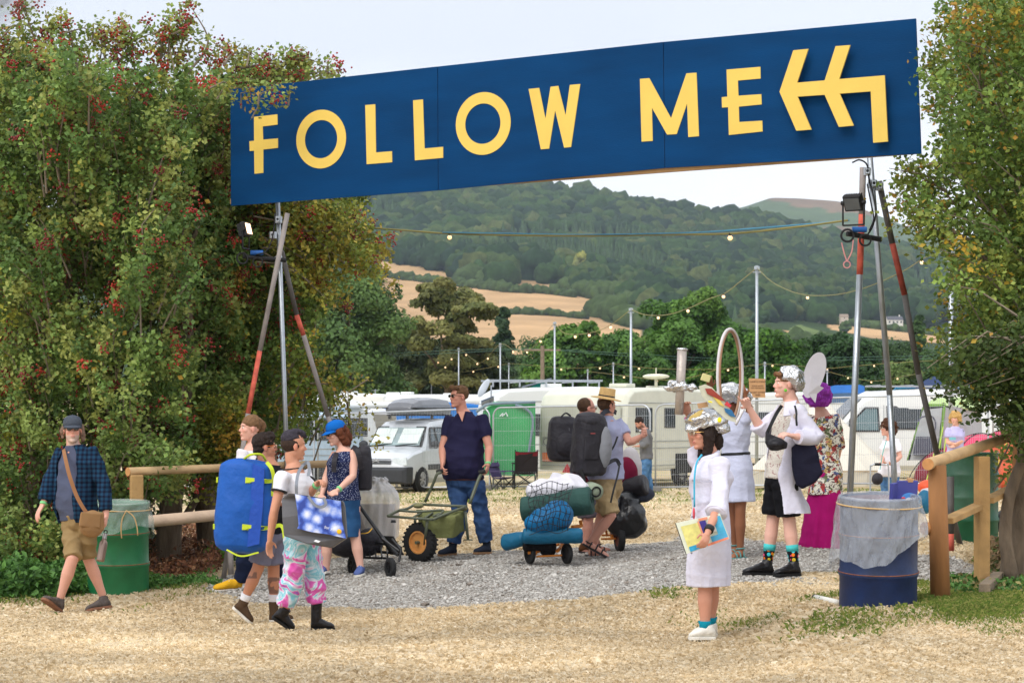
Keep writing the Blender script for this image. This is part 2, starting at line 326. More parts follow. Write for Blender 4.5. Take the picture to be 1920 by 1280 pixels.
def scatter(Y0, Y1, sp, r0, r1, sub, name):
    pos = []
    for Y in np.arange(Y0, Y1, sp):
        w = .235*Y; xs = np.arange(-.12*Y, w, sp)+rng.uniform(-.45, .45, len(np.arange(-.12*Y, w, sp)))*sp; yy = Y+rng.uniform(-.5, .5, len(xs))*sp; pos.append(np.stack([xs, yy], 1))
    pos = np.concatenate(pos); x, y = pos.T; z = hz(x, y); px, py = topx(np.stack([x, y, z], -1)); f = landuse(px, py)
    keep = (f == 0) & (py < 612+10*np.sin(px*.02)) & (inpoly(px, py-18, FIELDS[3]) == False) & (inpoly(px, py-9, FIELDS[0]) == False) & (py > crest(px)+7+6*fbm(x, y, .03, 3, 7)) & ~((px > 1284) & (px < 1420) & (py < 413))
    keep &= ~((f == 0) & (px > 690) & (px < 1180) & (py > 560))
    x, y, z, px, py = x[keep], y[keep], z[keep], px[keep], py[keep]; n = len(x)
    r = rng.uniform(r0, r1, n)*(1+.25*fbm(x, y, .02, 2, 5)); con = fbm(x, y, .014, 2, 30)+.35*(np.abs(py-440+(px-900)*-.03) < 25) > .45
    con = con & (py > crest(px)+28); r = np.where(con, r*.62, r); h = np.where(con, r*1.7, r*rng.uniform(.8, 1.05, n))
    base = np.array([lin((62,86,46)), lin((50,72,44)), lin((78,96,52)), lin((42,62,44)), lin((94,104,60))])*.72; c = base[rng.choice(5, n, p=[.32,.26,.2,.16,.06])]*(.85+.35*(fbm(x, y, .012, 3, 17)[:,None]*.5+.5)); c = np.where(con[:,None], np.array(lin((70,90,60)))*(.85+.3*rng.random((n,1))), c)
    return tag(crowns(name, np.stack([x, y, z+h*.75], -1), r, h, c, mw, sub, con), kind='stuff')
scatter(1250, 1750, 11.5, 6, 9.5, 3, 'woodland'); 
scatter(1750, 2330, 13, 7, 10.5, 2, 'woodland')
scatter(850, 1250, 12, 3.5, 6, 3, 'woodland')
# hedgerows as separate long hedges
def hedge(pts, r, label, seed):
    g = np.random.default_rng(seed); Q = []
    for (x0, y0), (x1, y1) in zip(pts[:-1], pts[1:]):
        k = max(2, int(math.hypot(x1-x0, y1-y0)/3.2))
        for t in np.linspace(0, 1, k, endpoint=False): Q.append((x0+(x1-x0)*t+g.uniform(-1,1), y0+(y1-y0)*t+g.uniform(-.8,.8)))
    Q = np.array(Q); Y = np.array([yfrompx(a, b) for a, b in Q]); x = (Q[:,0]-CX)/F*Y; n = len(Q); rr = g.uniform(.6, 1.3, n)*r
    tag(crowns('hedgerow', np.stack([x, Y, hz(x, Y)+rr*.5], -1), rr, rr*g.uniform(.7,1.1,n), np.array(lin((68,84,46)))*g.uniform(.8,1.2,(n,1)), mw, 2, np.zeros(n, bool)), label, 'hedge', 'hedges across the far fields')
_Ys = np.linspace(500, 2300, 400)
def yfrompx(px, py): v = hill_y(np.full(400, px), _Ys); return float(np.interp(-py, -v, _Ys))
hedge([(715,521),(810,529),(880,537),(950,546),(1010,549),(1075,556)], 3.2, 'long low hedge between the upper two straw coloured fields', 1)
hedge([(900,583),(960,585),(1030,588),(1100,597)], 2.2, 'thin hedge crossing the straw coloured field lower down', 2)
hedge([(1070,545),(1100,556),(1140,562),(1180,568),(1225,578)], 6.5, 'thick dark hedge at the right end of the upper field', 3)
hedge([(1125,590),(1150,597),(1180,606),(1215,622)], 6.5, 'dark hedge of bushes running down to the right of the field', 4)
hedge([(878,531),(905,530),(940,533)], 8, 'clump of dark bushes in the middle of the upper field', 5)
hedge([(1380,620),(1440,640),(1500,650),(1570,660)], 3.5, 'hedge slanting between the fields behind the tents', 6)
hedge([(1545,600),(1600,604),(1660,613),(1700,616),(1760,626)], 2.8, 'hedge below the white house on the right of the hillside', 7)
# trees on the far slope that stand out
def slope_tree(px, pyb, wpx, hpx, col, label, con=False, seed=0):
    Y = yfrompx(px, pyb); s = Y/F; g = np.random.default_rng(seed+99); x = (px-CX)*s; z = hz(np.array([x]), np.array([Y]))[0]; n = 1 if con else 16
    pos = []; R = []; H = []
    for k in range(n):
        a = g.random()*6.28; q = .5*g.random()**.5; zz = g.uniform(.3,.85); pos.append((x+math.cos(a)*q*wpx*s*.75, Y+math.sin(a)*q*wpx*s*.75, z+zz*hpx*s)); R.append(wpx*s*g.uniform(.16,.28)); H.append(hpx*s*g.uniform(.14,.24))
    if con: pos = [(x,Y,z+hpx*s*.5)]; R = [wpx*s*.8]; H = [hpx*s*.5]
    t = thing('slope_tree', label, 'tree', (x, Y, z), group='trees standing out on the far slope')
    crowns('crown', np.array(pos), np.array(R), np.array(H), np.array([lin(col)]*n)*g.uniform(.85,1.15,(n,1)), mw, 3, np.full(n, con), t)
    MB().cyl((x,Y,z-1), (x,Y,z+hpx*s*.4), .5*s, .3*s, 6).build('trunk', mat('far_bark', (80,66,52)), t)
slope_tree(1096,532,36,56,(140,140,66),'round yellowing tree standing above the field on the far slope',False,1)
slope_tree(1078,532,12,50,(128,132,78),'narrow pale poplar beside the yellowing tree on the slope',False,8)
slope_tree(1057,532,16,52,(56,84,48),'narrow dark green poplar left of the yellow tree',True,2)
slope_tree(1205,556,62,50,(50,72,38),'broad dark oak right of the small stone house',False,3)
slope_tree(1115,540,34,28,(60,80,44),'low round bush tree between yellow tree and stone house',False,4)
slope_tree(1395,585,70,62,(44,64,38),'large dark round tree on the slope behind the tall light pole',False,5)
slope_tree(1588,622,26,26,(74,92,52),'small round tree in the field near the white barn',False,6)
slope_tree(765,524,16,12,(56,74,40),'small round bush alone by the upper field hedge',False,7)
for i, (q, hpx) in enumerate(((1134,12),(1168,12),(1201,14),(1222,9),(1248,10),(1269,13),(1100,10))):
    slope_tree(q, crest(q)+3, hpx*1.9, hpx, (56,72,44), 'dark tree on the skyline, number %s from the sign edge' % ('two','three','four','five','six','seven','one')[i] if False else ['lone round tree on the skyline just right of the hilltop','squat tree on the skyline second from the hilltop','largest round tree on the skyline above the wood','small low tree right of the largest skyline tree','flat topped tree on the skyline before the moor','last dark tree on the skyline where the moor begins','tiny bush on the skyline nearest the blue sign'][i], False, 20+i)
# far houses
def house(px, pyb, wpx, hpx, wallc, roofc, label, chim=True, wins=3):
    Y = yfrompx(px, pyb)-30; s = Y/F; o = P(px, pyb, Y); w, h = wpx*s, hpx*s; dp = w*.6
    t = thing('house', label, 'house', o, .15, group='houses on the far hillside')
    m = MB(); m.box((0,0,h*.3-2), (w,dp,h*.6+4)); m.add([(-w/2,-dp/2,h*.6),(w/2,-dp/2,h*.6),(w/2,dp/2,h*.6),(-w/2,dp/2,h*.6),(-w/2,0,h),(w/2,0,h)], [(0,4,3),(1,2,5)]); m.build('wall', mat('render_'+str(wallc[0]), wallc, .9), t, world=False)
    r = MB(); e = .25; r.add([(-w/2-e,-dp/2-e,h*.58),(w/2+e,-dp/2-e,h*.58),(w/2+e,0,h+.1),(-w/2-e,0,h+.1),(w/2+e,dp/2+e,h*.58),(-w/2-e,dp/2+e,h*.58)], [(0,1,2,3),(3,2,4,5)])
    ro = r.build('roof', mat('roof_'+str(roofc[0]), roofc, .9), t, world=False)
    if chim: MB().box((w*.35,0,h*1.02), (w*.07,w*.07,h*.3)).build('chimney', mat('render_'+str(wallc[0]), wallc), ro, world=False)
    for i in range(wins): MB().box((-w/2+w*(i+.5)/wins,-dp/2-.05,h*.36), (w*.1,.1,h*.2)).build('window', mat('far_glass', (50,56,62), .3), t, world=False)
house(1676,610,30,17,(225,222,214),(90,90,96),'long white house in the far field at the right', True, 4)
house(1537,597,24,15,(165,160,150),(112,108,106),'grey stone farmhouse on the slope left of the steel poles')
house(1582,600,15,11,(200,190,178),(150,134,120),'pale barn with rounded roof beside the stone farmhouse', False, 1)
house(1149,541,18,20,(140,132,118),(88,84,84),'small stone house among trees above the field')
t = thing('parked_van', 'tiny white van parked at the top of the far field', 'van', P(1063,537,yfrompx(1063,537)-20)); s = 1500/F
MB().box((0,0,4*s), (11*s,5,6*s)).box((6.5*s,0,2.7*s), (3*s,4.6,3.6*s)).build('body', mat('white_far', (225,228,230)), t, world=False, bev=.3); MB().box((0,-2.55,5*s), (8*s,.1,2*s)).build('window', mat('far_glass'), t, world=False)
# mast
o = P(1273,463,2050); t = thing('radio_mast', 'grey lattice telephone mast rising out of the hillside wood', 'mast', o); s = 2050/F; h = 38*s; m = MB()
for a in range(3):
    c = np.array([math.cos(a*2.09), math.sin(a*2.09), 0])*1.3; m.cyl(o+c-(0,0,12), o+c*.5+(0,0,h), .38, .3, 6)
for k in range(9):
    for a in range(3):
        c0 = np.array([math.cos(a*2.09), math.sin(a*2.09), 0])*1.3*(1-k/18); c1 = np.array([math.cos((a+1)*2.09), math.sin((a+1)*2.09), 0])*1.3*(1-(k+1)/18); m.cyl(o+c0+(0,0,h*k/9), o+c1+(0,0,h*(k+1)/9), .16, None, 4)
m.build('lattice', mat('galv_far', (185,190,196), .5), t)
for k, q in ((0,.55),(1,.75),(2,.93)): MB().box(o+(1.6*(-1)**k,-.5,h*q), (1.6,.6,3.2)).build('antenna', mat('galv_far'), t)
# ================================================================== trees
mleaf = mat('leaves', attr=True, rough=.6, var=.18, scale=3, bump=0, spec=.35, trans=.3)
mbark = mat('bark', (112,98,82), .95, .35, 14, .8, 45, nstretch=(1,1,.25))
mtwig = mat('twig', (128,116,100), .9, .2, 8, .2)
mberry = mat('berry', attr=True, rough=.35, var=.15, bump=0, spec=.5)
def mid_tree(cx, top, w, base, Y, cols, label, n=22000, style='round', trunk=True, seed=0, lsz=.27):
    g = np.random.default_rng(seed+500); s = Y/F; x0 = (cx-CX)*s; zt = P(cx, top, Y)[2]; zb = gz(x0, Y); Hh = zt-zb; rw = w*s/2
    lobes = []; K = 80 if style != 'cone' else 60
    for k in range(K):
        a = g.random()*6.283
        if style == 'cone': h = g.uniform(.12, 1)**.9; rad = (1-h)*.95+.06; q = rad*g.uniform(.55, .95); r = rw*(.22+.16*(1-h))
        elif style == 'layer': h = g.choice([.35,.48,.6,.72,.84,.93])+g.normal()*.02; rad = math.sqrt(max(0, 1-((h-.6)/.46)**2)); q = rad*g.uniform(.15, .95); r = rw*g.uniform(.16,.3)
        else: h = g.uniform(.1, .97); rad = math.sqrt(max(.12, 1-((h-.45)/.56)**2)); q = rad*g.uniform(.25, .98)**.6; r = rw*g.uniform(.24, .42)
        lobes.append((x0+math.cos(a)*q*rw, Y+math.sin(a)*q*rw, zb+h*Hh-r*.5, r, .6 if style == 'layer' else .8))
    lobes = np.array(lobes); wts = lobes[:,3]**2; idx = g.choice(len(lobes), n, p=wts/wts.sum()); d = g.normal(size=(n,3)); d[:,2] = np.abs(d[:,2])*1.0-.35; d /= np.linalg.norm(d, axis=1, keepdims=True)
    q = g.random(n)**.22; Lb = lobes[idx]; C = Lb[:,:3]+d*(Lb[:,3]*q)[:,None]*np.stack([np.ones(n), np.ones(n), Lb[:,4]], 1)
    C += .13*rw*np.stack([fbm(C[:,0]*1.+C[:,2], C[:,1], 2.2/rw*1.6, 2, 5), fbm(C[:,1]+C[:,2], C[:,0], 3.5/rw, 2, 6), fbm(C[:,0]-C[:,2], C[:,1], 3.5/rw, 2, 7)], 1)
    C[:,2] = np.maximum(C[:,2], zb+.2)
    cc = np.array([lin(c) for c in cols]); lc = cc[g.integers(0, len(cc), len(lobes))]*g.uniform(.8,1.2,(len(lobes),1)); col = lc[idx]*g.uniform(.75,1.25,(n,1))
    t = thing('field_tree', label, 'tree', (x0, Y, zb), group='trees behind the campsite')
    leaves('crown', C, d+g.normal(size=(n,3))*.45+(0,0,.3), g.uniform(.7,1.3,n)*lsz, col, mleaf, t, .8)
    m = MB(); m.tube([(x0,Y,zb-.5),(x0+.1,Y,zb+Hh*.4),(x0,Y,zb+Hh*.85)], [rw*.09,rw*.06,.05], 7)
    for k in range(9):
        l = lobes[k*4]; m.tube([(x0,Y,zb+Hh*g.uniform(.15,.4)), (l[0]*.5+x0*.5, l[1]*.5+Y*.5, (l[2]+zb+Hh*.35)/2), l[:3]], [rw*.035,rw*.022,.04], 5)
    m.build('trunk', mbark, t); return t
BG = [(92,120,62),(106,134,72),(80,108,58)]; OL = [(120,124,72),(104,112,64),(134,134,78)]; RG = [(82,120,52),(96,136,58),(70,106,48),(112,150,64)]; DK = [(68,96,56),(76,106,60)]
mid_tree(650,500,230,770,150,BG,'large bluish green tree behind the left steel tripod',30000,seed=1)
mid_tree(520,470,250,790,150,BG,'dark green tree behind the hawthorn at the far left',16000,seed=21)
mid_tree(838,524,190,760,165,OL,'tall olive green cedar with layered open crown',30000,'layer',seed=2)
mid_tree(770,600,150,770,172,[(70,84,48),(58,74,44)],'dense dark olive tree left of and below the cedar',16000,seed=22)
mid_tree(900,640,110,770,168,[(66,80,44),(56,72,42)],'low olive tree filling in right of the cedar',12000,seed=23)
mid_tree(942,580,82,770,190,[(50,76,48),(62,86,54)],'narrow dark conifer right of the cedar',14000,'cone',seed=3)
mid_tree(1010,626,110,770,250,DK,'dark distant tree between the conifer and the oaks',9000,seed=4)
mid_tree(975,665,80,770,215,[(104,132,80),(90,118,70)],'pale grey green bushy tree right of the conifer',8000,seed=5)
mid_tree(1078,604,160,775,160,RG,'rich green oak with a bare stick at its top',30000,seed=6)
mid_tree(1104,592,44,680,158,RG,'small leafy crown poking above the rich green oak',5000,seed=26)
mid_tree(1160,618,140,775,165,RG,'mid green rounded oak left of the tallest oak',22000,seed=7)
mid_tree(1278,545,200,780,160,RG,'tallest broad green oak in the row behind the caravans',60000,seed=8)
mid_tree(1215,660,110,775,150,[(58,92,34),(68,104,40)],'lower bright oak in front of the tallest oak',14000,seed=28)
mid_tree(1425,614,190,775,150,[(66,106,30),(80,120,38),(54,90,28)],'bright green maple behind the tall string light pole',26000,seed=9)
mid_tree(1340,650,100,775,165,RG,'green tree behind the raised hoop',12000,seed=29)
mid_tree(1575,626,160,775,155,[(44,74,36),(54,86,42)],'dark green round oak behind the purple wig',24000,seed=10)
mid_tree(1655,634,150,775,190,DK,'dark green tree right of the round oak behind the steel poles',14000,seed=11)
mid_tree(1697,673,76,775,140,[(92,116,58),(106,128,70)],'small pale green tree between the steel poles',8000,seed=12)
mid_tree(1722,590,70,775,210,DK,'narrow dark tree beyond the right hand steel pole',8000,'cone',seed=13)
mid_tree(1770,665,80,775,145,[(78,108,52),(64,94,44)],'light green tree behind the blonde person',8000,seed=14)
mid_tree(1850,600,180,775,170,DK,'big dark tree behind the right hand hedge tree',16000,seed=15)
mid_tree(1475,640,90,775,172,RG,'mid green tree between the bright maple and the dark round oak',12000,seed=31)
mid_tree(1515,690,60,775,135,[(84,112,52),(70,98,44)],'low grassy green bush beside the dark round oak',5000,seed=16)
# ---- the big near trees: sprays of leaves along drooping twigs
def sprays(name_group, tips, Y, root, cols, thingobj, lper, lsz, spread, berries=0.0, rlen=.9, seed=0, yellow=.06, bcol=((150,34,30),(176,50,36),(120,24,26))):
    g = np.random.default_rng(seed); n = len(tips); C = []; Nn = []; Cl = []; B = []; Bc = []; tw = MB()
    cc = np.array([lin(c) for c in cols[0]]); yc = np.array([lin(c) for c in cols[1]])
    for i in range(n):
        tip = tips[i]; inn = nrm(root(tip)-tip); ln = rlen*g.uniform(.6,1.3); a = tip+inn*ln+g.normal(size=3)*.12
        mid = (a+tip)/2+np.array([0,0,.16*ln])+g.normal(size=3)*.05
        if g.random() < .35: tw.tube([a, mid, tip], [.011,.007,.003], 4)
        sub = 5; k = lper//sub; base = cc[g.integers(len(cc))]*g.uniform(.75,1.2)
        if g.random() < yellow: base = yc[g.integers(len(yc))]*g.uniform(.8,1.1)
        for j in range(sub):
            t0 = g.uniform(.25, 1.); p0 = (1-t0)**2*a+2*t0*(1-t0)*mid+t0*t0*tip; e = p0+nrm(g.normal(size=3)+(tip-a)*.8)*spread*g.uniform(.6,1.4)
            q = g.random(k)[:,None]; C.append(p0+(e-p0)*q+g.normal(size=(k,3))*.045); Nn.append(g.normal(size=(k,3))+np.array([0,-.3,.9]))
            cj = base*g.uniform(.85,1.15); cl = cj*g.uniform(.7,1.3,(k,1)); yl = g.random(k) < yellow*.8; cl[yl] = yc[g.integers(len(yc))]; Cl.append(cl)
            if g.random() < berries:
                m = int(g.integers(10, 30)); B.append(e+g.normal(size=(m,3))*.04); Bc.append(np.array([lin(bcol[g.integers(3)])]*m)*g.uniform(.8,1.2,(m,1)))
    C = np.concatenate(C); leaves('foliage', C, np.concatenate(Nn), g.uniform(.7,1.3,len(C))*lsz, np.concatenate(Cl), mleaf, thingobj, .75)
    tw.build('twigs', mtwig, thingobj)['kind'] = 'stuff'
    if B:
        B = np.concatenate(B); Bc = np.concatenate(Bc); V0, F0 = ico(1); V0 = V0*.0125; nv = len(V0); m = len(B)
        npmesh('berries', (B[:,None]+V0[None]).reshape(-1,3), (F0[None]+np.arange(m)[:,None,None]*nv).reshape(-1,3), mberry, thingobj, np.repeat(Bc, nv, 0), True)['kind'] = 'stuff'
def fill(poly, n, Yf, g):
    poly = np.array(poly, float); lo, hi = poly.min(0), poly.max(0); out = []
    while len(out) < n:
        q = g.uniform(lo, hi, (n*2,2)); q = q[inpoly(q[:,0], q[:,1], poly)]; out += list(q)
    q = np.array(out[:n]); Y = Yf(q[:,0], q[:,1]); return np.stack([(q[:,0]-CX)/F*Y, Y, CAMZ+(HY-q[:,1])/F*Y], 1)
def trunkset(t, specs, m=mbark, nm='trunk'):
    for pts, r in specs: MB().tube([P(*p) for p in pts], r, 9, 4).build(nm, m, t, True)
HG = [(122,148,76),(110,138,70),(142,160,84),(96,124,64),(158,166,90)], [(180,172,70),(186,150,62),(156,158,66)]
L_OUT = [(-60,90),(10,60),(70,90),(120,80),(200,120),(260,135),(330,120),(370,140),(420,130),(480,155),(520,170),(520,200),(480,240),(440,300),(470,400),(500,470),(480,560),(470,660),(480,760),(420,840),(330,880),(250,900),(200,960),(120,1010),(60,1050),(-60,1060)]
g = np.random.default_rng(3)
tL = thing('hawthorn_tree', 'huge hawthorn full of red berries left of the sign', 'tree', G(150, 24))
def YL(px, py): return np.maximum(24.2+g.uniform(-.9, 2.6, px.shape)+.6*fbm(px, py, .016, 3, 3)-.5*np.sin((px+60)/520*3.1), np.where(px > 370, 24.9+g.uniform(0,1.5,px.shape), 0))
tips = fill(L_OUT, 2100, YL, g)
holes = [(170,510,75,60),(290,580,60,55),(120,760,70,40),(40,620,50,50),(300,770,50,40),(60,900,90,40),(200,860,60,40),(380,330,50,40),(90,330,50,35),(215,690,45,40)]
tp = np.stack(topx(tips), 1); kp = np.ones(len(tips), bool)
for hx, hy, rx, ry in holes: kp &= ~((((tp[:,0]-hx)/rx)**2+((tp[:,1]-hy)/ry)**2 < 1) & (tips[:,1] < 25.4))
rootL = lambda p: np.array([p[0]*.55+P(170,500,24.5)[0]*.45, p[1]+.7, p[2]-.9])
sprays('L', tips[kp], 24, rootL, HG, tL, 95, .058, .19, .1, seed=5, yellow=.012)
arcs = [[(100,150),(60,60),(40,-10)],[(130,160),(100,80),(85,20)],[(150,150),(130,60),(120,30)],[(180,150),(230,90),(290,60)],[(330,120),(345,60),(335,25)],[(350,140),(390,80),(360,15)],[(300,110),(310,60),(345,40)],[(440,130),(500,120),(570,115)],[(500,140),(560,110),(600,118)],[(470,150),(540,140),(620,135)],[(200,120),(190,70),(205,55)],[(10,110),(0,90),(-10,60)],[(210,120),(250,90),(200,45)],[(470,160),(490,180),(488,178)],[(500,150),(525,160),(530,178)],[(420,120),(440,100),(480,110)]]
at_ = []; mtw = MB()
for a in arcs:
    pts, _ = spline([P(x, y, 24.7 if x > 420 else 24) for x, y in a], [1]*3, 8); mtw.tube(pts, np.linspace(.018,.004,len(pts)), 5); at_ += [p+g.normal(size=3)*.07 for p in pts[4:]]
for a in ((470,160),(487,168),(530,160),(540,166),(445,176),(437,168)): at_ += [P(a[0]+g.uniform(-4,4), a[1]+g.uniform(-4,4), 23.2)+g.normal(size=3)*.03 for _ in range(2)]
mtw.build('branches', mtwig, tL)
sprays('L', np.array(at_), 24, lambda p: p+np.array([-.3,.1,-.3]), ([(148,158,84),(128,148,76),(160,160,84)], HG[1]), tL, 26, .05, .1, .07, .22, 6, .05)
trunkset(tL, [([(60,1090,25),(70,900,25),(120,600,25.2),(160,300,25)], [.16,.13,.1,.04]),([(140,1085,25.3),(150,960,25.2),(200,760,25.3),(260,520,25),(300,330,24.8)], [.13,.11,.09,.06,.03]),([(225,1090,25.6),(240,900,25.5),(300,700,25.3),(330,540,25),(380,400,24.8)], [.1,.09,.07,.05,.02]),([(310,1085,25.4),(318,1000,25.3),(325,900,25.2),(345,720,25.2),(350,560,25.1),(345,420,24.9)], [.19,.14,.12,.1,.07,.04]),([(340,980,25.3),(372,930,25.3),(395,900,25.2)], [.05,.035,.02])])
# second hawthorn behind sign, with hanging yellow branch
tM = thing('hawthorn_tree', 'tall thorn tree with yellowing drooping branches behind the left tripod', 'tree', G(380, 27))
M_OUT = [(400,120),(520,110),(620,130),(660,200),(700,330),(715,380),(690,400),(640,420),(600,480),(610,560),(590,640),(560,700),(600,770),(560,800),(520,770),(470,840),(440,900),(360,900),(340,700),(350,400)]
g = np.random.default_rng(4)
tips = fill(M_OUT, 900, lambda a, b: 26.9+g.uniform(-1.0, 1.6, a.shape), g)
sprays('M', tips, 27, lambda p: np.array([p[0]*.6+P(400,500,27)[0]*.4, p[1]+.6, p[2]-.8]), ([(112,136,64),(100,126,60),(136,148,68),(92,116,56)], [(170,172,72),(176,164,70)]), tM, 85, .06, .22, .1, seed=8, yellow=.03)
tips = fill([(560,440),(640,410),(700,440),(735,460),(738,510),(720,545),(690,520),(660,545),(650,585),(620,590),(600,560),(570,530)], 110, lambda a, b: 25.8+g.uniform(-.4,.6,a.shape), g)
sprays('M', tips, 27, lambda p: p+np.array([-.8,.3,.5]), ([(168,164,72),(150,156,70),(178,164,74),(130,144,66)], [(196,180,76),(196,164,84)]), tM, 60, .055, .18, .03, seed=9, yellow=.06)
tips = fill([(365,770),(400,740),(440,745),(470,790),(455,860),(400,880),(360,830)], 70, lambda a, b: 24.6+g.uniform(-.4,.4,a.shape), g)
sprays('M', tips, 27, lambda p: p+np.array([.1,.6,-.6]), ([(150,150,56),(130,138,52),(120,130,52)], HG[1]), tM, 75, .055, .18, 0, seed=10, yellow=.1)
tips = fill([(560,640),(600,590),(610,640),(640,700),(700,725),(640,745),(600,730),(575,760),(560,720)], 45, lambda a, b: 25+g.uniform(-.4,.4,a.shape), g)
sprays('M', tips, 27, lambda p: p+np.array([-.3,.3,-.6]), ([(116,134,52),(104,122,48)], HG[1]), tM, 45, .055, .15, 0, seed=12, yellow=.12)
tips = np.array([P(x, y, 24.6) for x, y in ((640,770),(655,790),(648,812),(632,785),(668,800),(690,812),(700,820),(712,828),(640,830),(655,850),(648,868),(630,760),(612,750),(625,740),(672,740),(690,745))])
sprays('M', tips, 27, lambda p: p+np.array([0,.1,.4]), ([(126,134,60),(140,136,60)], [(180,140,70),(170,160,70)]), tM, 22, .05, .1, 0, .25, seed=13, yellow=.12)
trunkset(tM, [([(398,1080,26),(392,1000,26),(378,880,26),(372,800,26.3),(380,600,26.6),(420,400,26.6)], [.18,.14,.12,.1,.08,.04]),([(430,1075,26.6),(420,960,26.6),(400,860,26.6),(430,700,26.6)], [.1,.08,.06,.04]),([(500,1060,28),(505,900,28),(515,700,28),(540,500,28),(560,300,28)], [.13,.1,.08,.06,.03]),([(650,880,25),(655,800,25),(652,760,24.8),(640,735,24.8)], [.02,.016,.012,.006])])
# right hand tree
tR = thing('maple_tree', 'large green maple with yellow tinged leaves at the right edge', 'tree', G(1905, 19.8))
g = np.random.default_rng(14)
R_OUT = [(1775,20),(1800,-40),(2080,-40),(2080,860),(1990,840),(1915,800),(1900,760),(1880,700),(1850,680),(1800,640),(1775,600),(1760,560),(1770,500),(1750,440),(1700,410),(1668,350),(1665,310),(1700,290),(1740,260),(1735,120)]
tips = fill(R_OUT, 950, lambda a, b: 20.6+g.uniform(-1.6, 1.6, a.shape), g)
tp = np.stack(topx(tips), 1); kp = np.ones(len(tips), bool)
for hx, hy, rx, ry in ((1850,320,45,22),(1800,350,40,25),(1720,330,14,25),(1880,130,20,14),(1850,260,26,14),(1790,430,30,22),(1760,350,22,18),(1860,90,14,10),(1745,240,12,30),(1840,170,14,12),(1900,400,16,20)): kp &= ~(((tp[:,0]-hx)/rx)**2+((tp[:,1]-hy)/ry)**2 < 1)
MG = [(122,146,68),(108,134,64),(144,158,76),(98,124,60)], [(190,160,60),(180,140,62)]
kp &= ~((tp[:,0] < 1800) & (tp[:,1] > 290) & (g.random(len(tp)) < .35))
sprays('R', tips[kp], 20, lambda p: np.array([p[0]*.4+P(1960,500,20.5)[0]*.6, p[1]+.3, p[2]-.5]), MG, tR, 80, .052, .2, .0, seed=15, yellow=.03)
tips = fill([(1735,690),(1780,660),(1960,620),(2060,700),(2060,860),(1950,850),(1890,822),(1840,792),(1800,765),(1750,742)], 260, lambda a, b: 18.8+g.uniform(-.5,.8,a.shape), g)
sprays('R', tips, 20, lambda p: p+np.array([.7,.2,.2]), ([(74,92,40),(64,84,38)], MG[1]), tR, 60, .05, .17, 0, seed=16, yellow=.02)
ed = [(1755,30),(1745,60),(1765,90),(1740,110),(1752,150),(1738,180),(1742,215),(1730,400),(1700,400),(1690,430),(1720,440),(1770,560),(1765,600),(1750,640),(1790,500),(1680,330),(1672,372),(1700,318)]
tips = np.array([P(x+g.uniform(-8,8), y+g.uniform(-8,8), 20.4) for x, y in ed for _ in range(3)])
sprays('R', tips, 20, lambda p: p+np.array([.5,.1,-.1]), ([(140,150,70),(126,140,64)], MG[1]), tR, 34, .05, .13, 0, .4, seed=17, yellow=.15)
trunkset(tR, [([(1895,1110,19.4),(1905,1000,19.4),(1925,850,19.6),(1950,600,20.2),(1960,300,20.6),(1955,60,20.6)], [.12,.1,.085,.08,.06,.03]),([(1900,1090,19.0),(1885,1000,19.1),(1902,900,19.2),(1960,790,19.4)], [.06,.055,.05,.04]),([(1945,650,20.2),(1890,560,20.3),(1840,470,20.4),(1780,430,20.4)], [.07,.05,.03,.012]),([(1958,350,20.6),(1880,250,20.6),(1830,120,20.5),(1810,30,20.5)], [.06,.045,.03,.012])])
# ---- ground plants
mgrn = mat('weed_leaf', attr=True, rough=.6, var=.15, bump=0, trans=.2)
def weeds(poly, n, Yf, label, cols, h=.18, lsz=.06, name='nettles', cat='plants', seed=0, kind='stuff', up=.6):
    g = np.random.default_rng(seed); q = fill(poly, n, Yf, g); x, y = q[:,0], q[:,1]; z = gz(x, y)+g.random(n)**1.5*h*(.6+.4*fbm(x, y, 4, 2, 3)); C = np.stack([x, y, z], 1)
    cc = np.array([lin(c) for c in cols]); o = leaves(name, C, g.normal(size=(n,3))*.7+(0,-.2,up), g.uniform(.5,1.4,n)*lsz, cc[g.integers(0,len(cc),n)]*g.uniform(.7,1.25,(n,1)), mgrn, None, .6)
    return tag(o, kind=kind) if kind else tag(o, label, cat)
_TX = np.arange(-120, 2060, 20.); _TY = np.arange(905, 1311, 5.)
def _tab():
    a, b = np.meshgrid(_TX, _TY, indexing='ij'); Yl = np.geomspace(13, 75, 180); px = a.ravel()[:,None]; Y = Yl[None]*np.ones((len(px),1)); X = (px-CX)/F*Y
    _, yy = topx(np.stack([X, Y, gz(X, Y)], -1)); k = np.argmax(yy < b.ravel()[:,None], axis=1).clip(1); r = np.arange(len(px)); y1, y0 = yy[r,k], yy[r,k-1]; f = ((y0-b.ravel())/np.where(abs(y0-y1) < 1e-6, 1, y0-y1)).clip(0,1)
    return (Y[r,k-1]*(1-f)+Y[r,k]*f).reshape(a.shape)
_T = _tab()
def OG(px, py):
    u = ((px-_TX[0])/20).clip(0, len(_TX)-1.01); v = ((py-_TY[0])/5).clip(0, len(_TY)-1.01); i, j = u.astype(int), v.astype(int); u -= i; v -= j
    return _T[i,j]*(1-u)*(1-v)+_T[i+1,j]*u*(1-v)+_T[i,j+1]*(1-u)*v+_T[i+1,j+1]*u*v
NG = [(78,120,52),(96,140,66),(66,104,46)]
weeds([(-40,1066),(110,1060),(200,1070),(210,1112),(100,1124),(-40,1122)], 9000, OG, '', NG, .42, .075, 'nettles', seed=1)
weeds([(270,1085),(400,1084),(420,1100),(300,1112),(270,1112)], 1500, OG, '', NG, .16, .05, 'weeds', seed=2)
weeds([(1745,1090),(1920,1080),(1920,1120),(1790,1122)], 1700, OG, '', NG+[(150,140,90)], .16, .05, 'weeds', seed=3)
